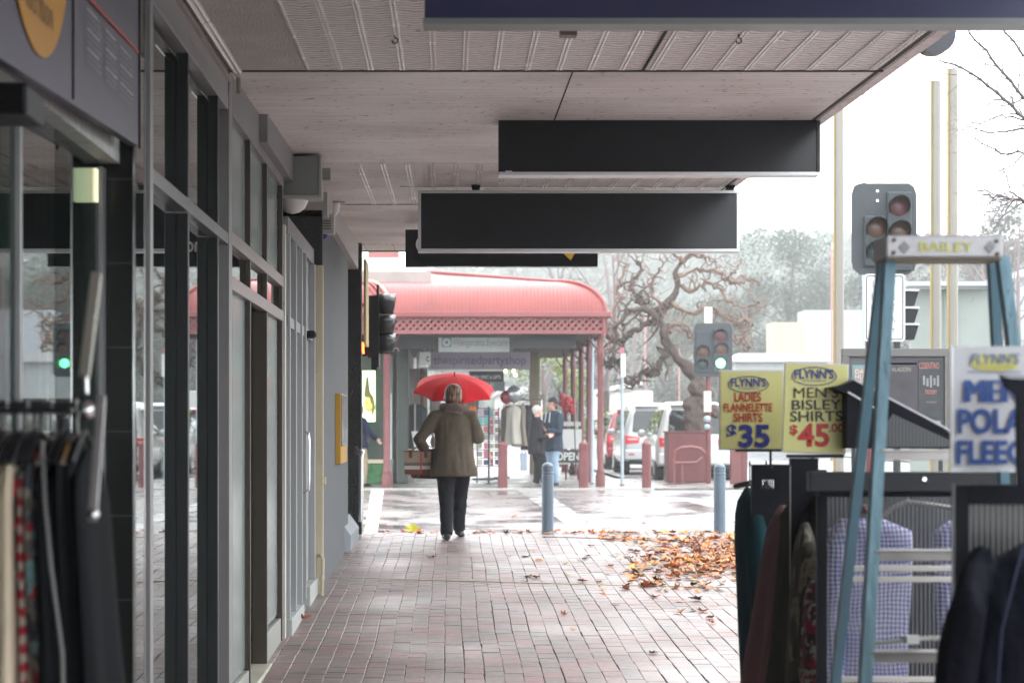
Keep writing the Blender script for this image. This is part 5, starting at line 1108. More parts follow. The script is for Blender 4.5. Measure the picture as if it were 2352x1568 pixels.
m = MB(); m.prism(board_poly(rrect(1594, 742, 1682, 865, 12), ZT), (0, .015, 0)); m.build('backboard', TG, ts)
for x, y, r, mt in ((1655, 772, 17, RL), (1615, 808, 16, AL), (1657, 802, 16, AL), (1613, 838, 15, GL), (1655, 834, 14, LIT)): lamp(ts, P(x, y, ZT - .02), r * ZT / F * .9, mt, vis=.12 if mt is not LIT else .03)
m = MB(); boxpx(m, 1598, 760, 1632, 855, ZT - .03, .03); boxpx(m, 1638, 755, 1674, 855, ZT - .03, .03); m.build('housing', TG, ts, bevel=.01)
m = MB(); m.tube([(P(1627, 0, ZT + .1).x, ZT + .1, 0), (P(1627, 0, ZT + .1).x, ZT + .1, 3.4)], .055, 14); m.build('pole', REDP, ts, smooth=True)
m = MB(); boxpx(m, 1619, 705, 1636, 742, ZT + .02, .1); m.build('pole_top', M('cream_pole_top', (.6, .62, .55), .5), ts)
m = MB(); boxpx(m, 1617, 898, 1634, 946, ZT - .05, .08); m.build('button_box', M('cream_button_box', (.6, .58, .48), .5), ts, bevel=.01)
m = MB(); m.ball(P(1624, 962, ZT - .02), .075, 12); m.ball(P(1624, 980, ZT - .02), .065, 12); m.build('push_button', M('pale_blue_button', (.3, .38, .42), .3), ts)
ZN = 27.2
tn = thing('traffic_light', 'large near traffic light seen beyond the ladder cap with lamps mostly dark', 'traffic light', P(2010, 1330, ZN))
m = MB(); m.prism(board_poly([(1975, 421), (2088, 421), (2100, 430), (2105, 445), (2106, 600), (2100, 620), (2085, 631), (1975, 631), (1960, 618), (1956, 600), (1957, 560), (1967, 540), (1985, 515), (1992, 480), (1992, 440), (1985, 430), (1975, 436), (1965, 440), (1958, 500), (1955, 450), (1962, 428)][0:5] + [(2106, 600), (2100, 620), (2085, 631), (1975, 631), (1960, 618), (1956, 600), (1956, 445), (1962, 427)], ZN), (0, .015, 0)); m.build('backboard', TG, tn)
for x, y, mt in ((2064, 475, RL), (2012, 524, AL), (2066, 532, AL), (2012, 578, GL)): lamp(tn, P(x, y, ZN - .05), .112, mt, vis=.2)
lamp(tn, P(2064, 581, ZN - .05), .108, LIT, vis=.2)
m = MB(); boxpx(m, 1985, 495, 2036, 612, ZN - .05, .05); m.build('housing', TG, tn, bevel=.02)
m = MB(); boxpx(m, 2038, 440, 2095, 622, ZN - .05, .05); m.build('housing', TG, tn, bevel=.02)
for x, y in ((2015, 439), (2015, 461)):
    m = MB(); m.lathe(P(x, y, ZN - .002), [(.02, 0), (.016, .01)], 10, axis=(0, -1, 0)); m.build('bolt', CHROME, tn)
c = P(1998, 0, ZN + .1); m = MB(); m.tube([(c.x, c.y, -.05), (c.x, c.y, 3.3)], .055, 14); m.build('pole', REDP, tn, smooth=True)
nd = thing('traffic_sign', 'white vertical lettered sign under the near traffic light', 'sign', P(2033, 782, ZN - .1))
m = MB(); m.prism(board_poly(rrect(1985, 629, 2079, 784, 8), ZN - .1), (0, .008, 0)); m.build('plate', M('white_sign_plate', (.75, .76, .76), .35), nd)
m = MB(); rp = rrect(1990, 634, 2074, 779, 6); rp.append(rp[0]); m.tube(board_poly(rp, ZN - .104), .006, 4); m.build('border', BLK, nd)
for s, x, y in (('L', 2008, 652), ('L', 2006, 680), ('N', 2006, 708), ('F', 2052, 652), ('E', 2052, 679), ('T', 2052, 706), ('N', 2052, 734), ('T', 2052, 762)): textpx('lettering', s, x - 4, y - 8, x + 5, y + 8, ZN - .103, M('grey_sign_letter', (.2, .2, .2), .5), nd)
# left signal, side on
tl = thing('traffic_light', 'black traffic light seen side on at the bank corner, visors pointing right', 'traffic light', P(870, 850, 27))
m = MB(); boxpx(m, 846, 678, 868, 822, 27, .22); m.build('housing', BLACK, tl, bevel=.01)
m = MB(); m.box((P(866, 0, 27).x, 26.85, P(0, 845, 27).z), (P(871, 0, 27).x, 27.35, P(0, 655, 27).z)); m.build('backboard', BLACK, tl)
for y0 in (680, 728, 771):
    c0 = P(869, y0 + 21, 27.1); c1 = P(910, y0 + 21, 27.1); m = MB(); n = 18; vs = []; fs = []; r = .135
    for k in range(n):
        a = math.radians(-50 + 280 * k / (n - 1)); vs += [(c0.x, c0.y - r * math.cos(a), c0.z + r * math.sin(a)), (c1.x - .02 * (1 - math.sin(a)), c0.y - r * math.cos(a), c0.z + r * math.sin(a))]
    for k in range(n - 1): fs.append((2 * k, 2 * k + 1, 2 * k + 3, 2 * k + 2))
    m.add(vs, fs); o = m.build('visor', M('glossy_black_visor', (.03, .033, .038), .22), tl, smooth=True); md = o.modifiers.new('t', 'SOLIDIFY'); md.thickness = .006
m = MB(); m.box((-.93, 27.05, P(0, 850, 27).z), (P(866, 0, 27).x, 27.12, P(0, 815, 27).z)); m.build('mount_bracket', BLACK, tl); m = MB(); m.tube([P(846, 700, 27.1), P(820, 700, 27.1)], .02, 8); m.build('mount_bracket', BLACK, tl)
c = P(820, 0, 27.3); m = MB(); m.tube([(c.x, 27.3, -.04), (c.x, 27.3, 3.2)], .055, 12); m.build('pole', DARKMET, tl)
pdm = thing('pedestrian_light', 'small lit red man signal beside the black side on traffic light', 'traffic light', P(838, 820, 27))
m = MB(); boxpx(m, 826, 778, 846, 818, 27.02, .12); m.build('housing', BLACK, pdm)
m = MB(); m.ball(P(833, 789, 27.0), .017, 10); m.tube([P(833, 792, 27.0), P(833, 803, 27.0)], [.02, .016], 8); m.tube([P(831.5, 802, 27.0), P(831, 812, 27.0)], .008, 6); m.tube([P(834.5, 802, 27.0), P(835.5, 812, 27.0)], .008, 6); m.build('red_man', M('lit_red', (1, .12, .02), .4, emit=4), pdm)
# ---------------------------------------------------------------- far corner verandah
ZV = 45.9
vr = thing('verandah', 'red bullnose corrugated verandah with lattice valance on red posts', 'verandah', (3, ZV, 0))
VRED = M('faded_red_roof', (.25, .045, .04), .4, var=.25, vs=1.5, coat=.25, stretch=(1, 1, .5))
xl, xr = P(700, 0, ZV).x, 3.09
zg = P(0, 718, ZV).z; zt = 4.13; dpt = .95
prof = []      # bullnose profile: from gutter up and back
for i in range(13):
    t = math.pi / 2 * i / 12; prof.append((ZV + dpt - dpt * math.cos(t), zg + (zt - zg) * math.sin(t)))
prof += [(ZV + dpt + .6, zt + .08), (ZV + dpt + 2.6, zt + .36)]
def hip(pr, k):   # inset of the right hand hip at this point of the profile
    return max(0, pr[0] - ZV)
m = MB(); n_ = 400; vs = []; fs = []
for i in range(n_ + 1):
    x = xl + (xr - xl) * i / n_; bump_ = .003 * math.sin((x) / .076 * 2 * math.pi)
    for y, z in prof:
        xx = min(x, xr - hip((y, z), 0)); vs.append((xx, y - bump_, z + bump_ * .5))
np_ = len(prof)
for i in range(n_):
    for j in range(np_ - 1): fs.append((i * np_ + j, (i + 1) * np_ + j, (i + 1) * np_ + j + 1, i * np_ + j + 1))
m.add(vs, fs); m.build('front_roof', VRED, vr, smooth='all')
m = MB(); vs = []; fs = []; n_ = 160
for i in range(n_ + 1):
    y0 = ZV + 16.5 * i / n_; b_ = .008 * math.sin(y0 / .1 * 2 * math.pi)
    for y, z in prof: k = y - ZV; vs.append((xr - k + b_, max(y0, ZV + k), z))
for i in range(n_):
    for j in range(np_ - 1): fs.append((i * np_ + j, i * np_ + j + 1, (i + 1) * np_ + j + 1, (i + 1) * np_ + j))
m.add(vs, fs); m.build('side_roof', VRED, vr, smooth='all')
m = MB(); m.tube([(xr - (y - ZV), y - .01, z + .02) for y, z in prof], .035, 8); m.build('hip_capping', VRED, vr, smooth=True)
m = MB(); m.tube([(P(898, 0, ZV).x - (y - ZV) * .6, y - .02, z + .02) for y, z in prof[:13]], .04, 8); m.build('flashing', M('pale_red_flashing', (.55, .2, .16), .3, coat=.5), vr, smooth=True)
for q in (880, 868): 
    m = MB(); m.tube([(P(q, 0, ZV).x - (y - ZV) * .5, y - .02, z + .02) for y, z in prof[4:13]], .03, 6); m.build('flashing', VRED, vr, smooth=True)
m = MB(); m.box((xl, ZV - .09, zg - .09), (xr + .1, ZV + .03, zg + .02)); m.box((xr - .02, ZV + .03, zg - .09), (xr + .1, ZV + 16.5, zg + .02)); m.build('gutter', M('deep_red_gutter', (.22, .05, .05), .35, coat=.3), vr, bevel=.015)
# lattice valance : crossing laths
LAT = M('lattice_red', (.22, .07, .07), .5, var=.12, vs=2)
zv0, zv1 = P(0, 763, ZV).z, P(0, 731, ZV).z
m = MB(); m.box((xl, ZV - .02, zv0 - .03), (xr, ZV + .03, zv0 + .035)); m.box((xl, ZV - .02, zv1 - .0), (xr, ZV + .03, zg - .091)); m.build('valance_rail', LAT, vr)
m = MB(); hgt = zv1 - zv0; x = xl - hgt; 
while x < xr:
    for s, yy in ((1, ZV), (-1, ZV + .012)):
        a, b_ = (x, x + hgt) if s > 0 else (x + hgt, x)
        p0, p1 = Vector((a, yy, zv0)), Vector((b_, yy, zv1))
        if max(a, b_) > xr: q_ = (xr - min(a, b_)) / hgt; p0, p1 = (p0, p0.lerp(p1, q_)) if s > 0 else (p1.lerp(p0, q_), p1)
        m.bar(p0, p1, .01, .052, up=(0, 0, 1))
    x += .14
m.build('lattice', LAT, vr); m = MB(); m.box((xl, ZV + .3, zv0 + .06), (xr - .05, ZV + .33, zg - .1)); m.build('added_lattice_backing', M('dark_soffit', (.07, .06, .055), .8), vr)  # dark board added behind the lattice to keep its openings dark
m = MB(); m.box((xr - .02, ZV + .05, zv0 - .03), (xr + .03, ZV + 16, zg - .09)); m.build('side_valance', LAT, vr)
m = MB(); m.box((xl, ZV + .1, P(0, 768, ZV).z + .02), (xr - .1, ZV + 16.4, P(0, 768, ZV).z + .06)); m.build('soffit', M('dark_soffit', (.07, .06, .055), .8), vr)
def vpost(x, y, r=.062):
    m = MB(); m.lathe((x, y, 0), [(r * 1.55, 0), (r * 1.55, .22), (r * 1.25, .27), (r * 1.35, .3), (r * 1.0, .34), (r * .95, 2.6), (r * 1.3, 2.66), (r * 1.05, 2.7), (r * 1.05, 3.1)], 16); m.build('post', REDP if y < 47 else M('deep_red_post', (.16, .055, .06), .4), vr, smooth=True)
    m = MB(); 
    for s in (-1, 1): m.tube([(x, y, 2.72), (x + s * .12, y, 2.8), (x + s * .22, y, 2.95), (x + s * .24, y, 3.05)], .018, 6)
    m.tube([(x + .1, y, 2.72), (x + .2, y, 2.76), (x + .24, y, 2.70)], .02, 6)
    m.build('post_bracket', M('deep_red_bracket', (.12, .04, .045), .4), vr, smooth=True)
vpost(P(888, 0, ZV).x, ZV + .1, .07)
for px, y in ((1379, 46.1), (1353, 50.0), (1341, 53.0)): vpost(3.0 if y > 47 else P(1379, 0, y).x, y)
vpost(3.0, 56.5); vpost(3.0, 60.5)
m = MB(); m.tube([(P(1390, 745, ZV).x - .03, ZV, zg - .05), (P(1386, 0, ZV).x, ZV, zv0 - .1)], .03, 8); m.build('downpipe', LAT, vr)
for px, py in ((1385 + 0, 0),): pass
for x_, y_ in ((1386, 990), (1604, 1005)): pass
m = MB(); m.tube([P(1387, 762, ZV - .02), P(1389, 775, ZV - .02)], .02, 6); m.build('hook', LAT, vr)
for x_ in (1390 - 4, 1600): pass
# corner shop building
cs = thing('corner_shop', 'dark green corner shop under the red verandah with tiled base', 'shop', (-2, 49, 0))
DG = M('dark_green_joinery', (.035, .05, .042), .45, var=.2)
DBR = M('dark_shop_interior', (.045, .042, .04), .8, var=.5, vs=1.5)
m = MB(); m.box((-9, 49.6, 0), (-1.1, 76, 4.0)); m.box((-9, 46.9, 3.6), (-.4, 76, 4.35)); m.build('body', M('shop_render', (.33, .3, .28), .8, var=.2), cs)
m = MB(); m.box((P(833, 0, 49).x - 1, 49.0, 0), (P(893, 0, 49).x, 49.3, .42)); m.build('tiled_base', mat_pattern('mossy_green_tile', [(.04, .14, .05), (.05, .18, .07), (.03, .1, .04), (.06, .16, .06)], 12), cs)
m = MB(); m.box((P(700, 0, 49).x, 48.95, .42), (P(905, 0, 49).x, 49.1, .5)); m.build('sill', CREAM, cs)
m = MB(); m.box((P(700, 0, 49).x, 49.05, .5), (P(905, 0, 49).x, 49.08, 2.9)); m.build('window_glass', mat_glass('corner_shop_glass', (.05, .07, .06), 1.5), cs)
m = MB(); m.box((P(912, 0, 48.6).x, 48.6, 0), (P(938, 0, 48.6).x, 48.9, 2.95)); m.build('corner_pier', DG, cs, bevel=.02)
m = MB(); m.box((P(894, 0, 48.9).x, 48.9, 0), (P(902, 0, 48.9).x, 49.0, 2.7)); m.build('window_frame', M('pale_sage_frame', (.2, .25, .22), .5), cs)
m = MB(); m.box((P(897, 0, 48.9).x, 48.87, .5), (P(900, 0, 48.9).x, 48.9, 1.9)); m.build('neon_tube', WHITE, cs)
m = MB(); m.box((-1.15, 48.9, 0), (-1.0, 76, 4.0)); m.build('side_wall', M('side_wall_grey', (.22, .2, .19), .8, var=.4, vs=1), cs)
m = MB(); m.box((xl, 46.95, P(0, 800, 47).z), (P(1000, 0, 47).x, 47.0, P(0, 766, 47).z)); m.build('name_board', M('near_black_board', (.03, .03, .032), .5), cs)
lp = thing('poster', 'glowing lime yellow framed poster of a smiling face in the corner shop window', 'poster', P(846, 970, 48.9))
m = MB(); boxpx(m, 822, 851, 862, 968, 48.9, .05); m.build('lit_panel', M('pale_lime_light', (.62, .88, .45), .5, emit=.9), lp)
m = MB(); q = [P(848 + 12 * math.cos(t / 8 * math.pi), 927 + 19 * math.sin(t / 8 * math.pi), 48.895) for t in range(16)]; m.prism(q, (0, -.004, 0)); m.build('printed_face', M('yellow_face_print', (.85, .62, .14), .5, emit=.35, var=.3, vs=8), lp)
m = MB(); q = [P(x, y, 48.888) for x, y in ((836, 905), (842, 862), (846, 868), (850, 900), (858, 912), (862, 935), (856, 958), (853, 945), (855, 930), (848, 912), (838, 912))]; m.prism(q, (0, -.004, 0)); m.build('printed_hair', M('green_brown_print', (.22, .22, .05), .5), lp)
for x, y in ((843, 925), (853, 923)): 
    m = MB(); m.ball(P(x, y, 48.885), .02, 8, (1.4, .2, .6)); m.build('printed_eye', M('dark_print', (.12, .08, .02), .5), lp)
m = MB(); m.tube([P(842, 938, 48.885), P(847, 942, 48.885), P(853, 939, 48.885)], .01, 5); m.build('printed_smile', M('coral_print', (.6, .12, .06), .5), lp)

# signs hanging under the verandah
def hsign(lab, x0, y0, x1, y1, z, mat, d=.12, hang=True):
    s = thing('hanging_sign', lab, 'sign', P((x0 + x1) / 2, y1, z)); m = MB(); boxpx(m, x0, y0, x1, y1, z, d); m.build('panel', mat, s, bevel=.005)
    if hang:
        m = MB()
        for x in (x0 + 8, x1 - 8): c = P(x, y0, z); m.tube([(c.x, z + d / 2, c.z), (c.x, z + d / 2, P(0, 768, ZV).z + .03)], .012, 6)
        m.build('hanger_rod', DARKMET, s)
    return s
hsign('long dark beam sign under the right half of the lattice', 1172, 768, 1322, 798, 46.6, M('dark_slate_sign', (.045, .048, .05), .5), .3, False)
e = hsign('pale white eye care sign with a small eye logo', 1007, 770, 1170, 808, 48, M('pale_sign_white', (.62, .68, .66), .4))
textpx('lettering', 'Wangaratta Eyecare', 1040, 778, 1166, 799, 47.99, M('faint_teal_letter', (.36, .46, .46), .5), e, bold=.01)
m = MB(); boxpx(m, 1015, 775, 1037, 797, 47.99, .006); m.build('logo_square', M('teal_logo', (.2, .42, .42), .5), e)
m = MB(); m.lathe(P(1026, 786, 47.985), [(.085, 0), (.08, .004)], 18, axis=(0, -1, 0)); m.build('logo_eye', WHITE, e)
m = MB(); m.lathe(P(1026, 786, 47.978), [(.03, 0), (.028, .004)], 14, axis=(0, -1, 0)); m.build('logo_pupil', M('grey_logo', (.15, .17, .18), .5), e)
e = hsign('mauve party shop sign with purple name lettering', 984, 808, 1218, 848, 49.5, M('mauve_sign', (.27, .245, .29), .5))
textpx('lettering', 'thespiritedpartyshop', 996, 816, 1208, 843, 49.49, M('purple_letter', (.13, .09, .2), .5), e, bold=.02)
m = MB(); boxpx(m, 985, 848, 1155, 852, 49.48, .1); m.build('lower_trim', WHITE, e)
e = hsign('small white square sign with a dark letter C left of the mauve sign', 963, 808, 989, 839, 49.2, M('white_light_sign', (.75, .78, .76), .4))
textpx('lettering', 'C', 979, 818, 986, 830, 49.19, DARKMET, e, bold=.05)
m = MB(); boxpx(m, 957, 811, 962, 846, 49.3, .08); boxpx(m, 962, 842, 990, 846, 49.3, .08); m.build('box_edge', M('grey_white_edge', (.4, .42, .42), .5), e)
e = hsign('black sign with small white words below the mauve sign', 1078, 852, 1157, 876, 50, M('black_small_sign', (.02, .02, .022), .5), hang=False)
textpx('lettering', 'NEW SPIRIT & GIFTS', 1085, 862, 1150, 870, 49.99, WHITE, e)
e = hsign('grey framed notice with a row of pale letters below the black sign', 1085, 876, 1160, 898, 50.1, M('grey_small_sign', (.16, .17, .18), .5), hang=False)
textpx('lettering', 'HIRE', 1092, 879, 1135, 888, 50.09, M('tan_word', (.5, .45, .4), .5), e, bold=.04)
# merchandise under the verandah
rs = random.Random(11)
def curtain(x0, y0, x1, y1, z, lab, cols):
    t = thing('curtain', lab, 'curtain', P((x0 + x1) / 2, y1, z)); k = len(cols)
    for i, cm in enumerate(cols):
        m = MB(); a = x0 + (x1 - x0) * i / k; b_ = x0 + (x1 - x0) * (i + 1) / k; c0, c1 = P(a, y1, z), P(b_, y0, z)
        pts = []; nn = 8
        for j in range(nn + 1): pts.append((c0.x + (c1.x - c0.x) * j / nn, z + .03 * math.sin(j * 1.7)))
        for j in range(nn): m.add([(pts[j][0], pts[j][1], c0.z), (pts[j + 1][0], pts[j + 1][1], c0.z), (pts[j + 1][0], pts[j + 1][1], c1.z), (pts[j][0], pts[j][1], c1.z)], [(0, 1, 2, 3)])
        o = m.build('cloth_strip', cm, t, smooth='all'); md = o.modifiers.new('t', 'SOLIDIFY'); md.thickness = .01
pk = M('pale_pink_cloth', (.5, .38, .34), .8); gy = M('pale_grey_cloth', (.4, .4, .39), .8); org = M('brown_orange_cloth', (.3, .14, .08), .8)
curtain(940, 846, 982, 948, 50.5, 'pale grey and pink banners hanging at the shop corner', [gy, pk, gy, org, gy])
curtain(988, 880, 1012, 962, 51, 'grey and white banners hanging left of the red umbrella', [gy, pk, gy])
curtain(1052, 898, 1100, 952, 52, 'pale vertical strips hanging behind the red umbrella', [gy, WHITE, gy, pk, gy])
mann = stock('coat', 'dark coat on display at the shop corner left of the walking woman', 'coat', P(955, 928, 49.4), [(0, .05, .04), (-.04, .15, .08), (-.1, .25, .12), (-.5, .22, .13), (-.95, .24, .15)], 'x', M('charcoal_coat', (.02, .022, .027), .85), 91)
t = thing('display_pole', 'thin pale pole holding a white paper flag by the dark coat', 'pole', P(953, 1060, 49.2)); m = MB(); m.tube([P(953, 925, 49.2), P(953, 1106, 49.2)], .018, 8); m.build('pole', gy, t); m = MB(); m.prism([P(945, 990, 49.15), P(963, 990, 49.15), P(957, 1030, 49.15), P(953, 1034, 49.15)], (0, .01, 0)); m.build('flag', WHITE, t)
# card racks : wire frame with rows of coloured packets
pal = [M('packet_' + n, c, .5) for n, c in (('teal', (.07, .3, .32)), ('rose', (.42, .1, .14)), ('mauve', (.3, .22, .3)), ('cream', (.45, .42, .36)), ('navy', (.05, .06, .14)), ('orange', (.5, .2, .06)), ('grey', (.22, .21, .22)), ('olive', (.2, .2, .12)))]
def card_rack(px0, px1, py0, z, lab, rows, colsn):
    t = thing('card_rack', lab, 'display rack', P((px0 + px1) / 2, 1110, z), 'racks outside the party shop')
    a, b_ = P(px0, 0, z).x, P(px1, 0, z).x; top = P(0, py0, z).z
    m = MB()
    for x in (a, b_):
        for y in (z, z + .3): m.bar((x, y, .1), (x, y, top), .02, .02)
    for k in range(rows + 1): zz = .35 + (top - .4) * k / rows; m.bar((a, z - .02, zz), (b_, z - .02, zz), .015, .015); m.bar((a, z + .3, zz), (b_, z + .3, zz), .015, .015)
    m.box((a - .1, z - .1, .06), (b_ + .1, z + .4, .1)); m.build('frame', DARKMET, t)
    for k in range(rows):
        for j in range(colsn):
            w = (b_ - a) / colsn; x = a + w * (j + .5); zz = .35 + (top - .4) * (k + .5) / rows; h = (top - .4) / rows * rs.uniform(.6, .85)
            m = MB(); m.obox((x, z - .03 + rs.uniform(-.01, .03), zz), (w * rs.uniform(.6, .9), .02, h), (rs.uniform(-.2, .1), rs.uniform(-.06, .06), 0)); m.build('packet', rs.choice(pal), t)
    for x in (a, b_): m = MB(); m.lathe((x - .02, z, .05), [(.05, 0), (.05, .03)], 12, axis=(1, 0, 0)); m.build('castor', BLACK, t)
card_rack(1096, 1122, 932, 49, 'tall wire rack of coloured packets just right of the walking woman', 7, 2)
card_rack(1124, 1146, 935, 49.6, 'tall wire rack of coloured cards behind the left red bollard', 7, 2)
card_rack(1147, 1160, 960, 50.4, 'narrow wire rack of dark packets beside the cream coats', 6, 1)
for i, (px, z, mt, lab, ln) in enumerate(((1168, 50.2, M('grey_beige_coat', (.26, .24, .21), .85), 'grey beige coat leftmost among the hanging coats', 1.0), (1180, 50.0, M('ivory_coat', (.55, .53, .47), .85), 'ivory white coat in the middle of the hanging coats', 1.0), (1194, 50.3, M('taupe_coat', (.3, .26, .22), .85), 'taupe coat right beside the ivory coat', 1.05),
        (1212, 50.4, M('slate_coat', (.045, .05, .06), .85), 'slate dark coat left of the grey haired woman', 1.15), (1224, 50.6, blackc, 'black coat directly behind the grey haired woman', 1.15))):
    stock('coat', lab, 'coat', P(px, 930, z), [(q * ln, w * .8, t_ * 1.2) for q, w, t_ in [(0, .03, .04), (-.03, .12, .05), (-.1, .2, .06), (-.5, .2, .09), (-.85, .23, .11)]], 'x' if i < 3 else 'y', mt, 100 + i, group='coats on the far rack')
t = thing('clothes_rack', 'thin rail rack carrying the hanging coats under the verandah', 'clothes rack', P(1195, 1108, 50.5)); m = MB(); m.tube([P(1152, 918, 50.4), P(1245, 918, 50.6)], .015, 8); m.build('rail', CHROME, t)
for x in (1153, 1244): m = MB(); m.tube([P(x, 918, 50.5), (P(x, 0, 50.5).x, 50.5, 0)], .015, 8); m.build('upright', CHROME, t)
for px, py, s, mt, lab, cat in ((1085, 946, .13, M('orange_balloon', (.75, .18, .04), .3), 'orange balloon beside the walking womans right shoulder', 'balloon'), (1163, 912, .13, M('dark_red_balloon', (.2, .01, .025), .2), 'dark red balloon left of the silver one', 'balloon'), (1181, 905, .17, M('silver_balloon', (.4, .41, .42), .2, metal=.6), 'silver foil balloon hanging above the coats', 'balloon')):
    t = thing('balloon', lab, cat, P(px, py, 49.5)); m = MB(); m.ball(P(px, py, 49.5), s, 16, (1, 1, 1.12)); m.build('skin', mt, t, smooth=True); m = MB(); c = P(px, py, 49.5); m.lathe((c.x, c.y, c.z - s * 1.2), [(.02, 0), (.008, .03)], 8); m.tube([c - Vector((0, 0, s * 1.2)), c - Vector((.03, 0, s * 2.2))], .003, 4); m.build('knot', mt, t)
RB = M('red_rose_paper', (.5, .03, .05), .5, var=.3, vs=20)
t = thing('flower_bunch', 'bunch of red paper flowers behind the man in the beanie', 'flowers', P(1300, 960, 52)); 
for k in range(9): m = MB(); m.ball(P(1300 + rs.uniform(-17, 17), 930 + rs.uniform(-20, 18), 52 + rs.uniform(-.1, .1)), .085, 8, (1, .8, .9)); m.build('flower', RB, t, smooth=True)
m = MB(); m.tube([P(1300, 945, 52), (P(1300, 0, 52).x, 52, 0)], .02, 6); m.build('stand', DARKMET, t)
# small lamps
for px in (1161, 1180, 1184): 
    t = thing('spot_lamp', {1161: 'warm spot lamp glowing leftmost under the mauve sign', 1180: 'warm spot lamp in the middle under the mauve sign', 1184: 'warm spot lamp just lower right under the mauve sign'}[px], 'lamp', P(px, 848, 53), 'warm lamps under the verandah'); y = 852 if px != 1184 else 861
    m = MB(); m.ball(P(px, y, 53), .04, 10); m.build('bulb', M('warm_bulb', (1, .75, .4), .4, emit=3), t); m = MB(); m.tube([P(px, y, 53) + Vector((0, 0, .03)), P(px, 800, 53)], .01, 6); m.build('stem', DARKMET, t)
bg_ = thing('bucket', 'pale blue bag or bucket at the foot of the cream coats', 'bag', P(1202, 1085, 49.8)); m = MB(); m.prism([P(1194, 1040, 49.8), P(1211, 1040, 49.8), P(1211, 1080, 49.8), P(1196, 1080, 49.8)], (0, .12, 0)); m.build('bag_body', M('pale_blue_bag', (.42, .5, .6), .5), bg_, bevel=.01); m = MB(); m.tube([P(1198, 1040, 49.85), P(1203, 1028, 49.85), P(1208, 1040, 49.85)], .01, 6); m.build('handle', DARKMET, bg_)
# OPEN sign board and trolley
ob = thing('floor_sign', 'black floor sign reading OPEN beside the man', 'sign', P(1300, 1090, 51)); m = MB(); boxpx(m, 1272, 1033, 1336, 1062, 51, .04); m.build('board', M('green_black_board', (.03, .045, .04), .5), ob)
textpx('lettering', 'OPEN', 1277, 1038, 1331, 1057, 50.99, WHITE, ob, bold=.06)
m = MB(); boxpx(m, 1270, 1062, 1338, 1066, 50.98, .06); m.build('base_rail', M('pale_rail', (.45, .42, .4), .5), ob)
for x in (1278, 1330): m = MB(); m.bar(P(x, 1064, 51.0), (P(x, 0, 51).x, 51.1, 0), .03, .03); m.build('leg', DARKMET, ob)
wb = thing('low_screen', 'low white panel above the open sign, behind the man', 'screen', P(1300, 1033, 51.5)); m = MB(); boxpx(m, 1276, 985, 1336, 1030, 51.5, .04); m.build('panel', WHITE, wb); m = MB(); boxpx(m, 1280, 968, 1334, 978, 51.4, .1); m.build('shelf', M('pale_grey_shelf', (.5, .52, .52), .5), wb)
tw = thing('trolley', 'thin dark wheeled trolley between the man and the posts', 'trolley', P(1317, 1100, 49)); m = MB()
m.tube([P(1317, 905, 49), P(1323, 1075, 49)], .012, 6); m.tube([P(1313, 1060, 49), P(1318, 1075, 49)], .03, 6); m.build('frame', DARKMET, tw); m = MB(); m.lathe(P(1315, 1082, 49) + Vector((-.015, 0, 0)), [(.075, 0), (.075, .03)], 16, axis=(0, 1, 0)); m.build('wheel', BLACK, tw)
tp = thing('pillar', 'tan pillar behind the coats, green streaked at its edge', 'pillar', P(1226, 1000, 58)); m = MB(); m.box((P(1217, 0, 58).x, 58, 0), (P(1236, 0, 58).x, 58.3, 3.4)); m.build('shaft', M('tan_pillar', (.24, .2, .15), .8, var=.2), tp); m = MB(); m.box((P(1236, 0, 58).x, 58, 0), (P(1240, 0, 58).x, 58.3, 3.3)); m.build('mossy_edge', M('mossy_edge', (.3, .33, .15), .8), tp)

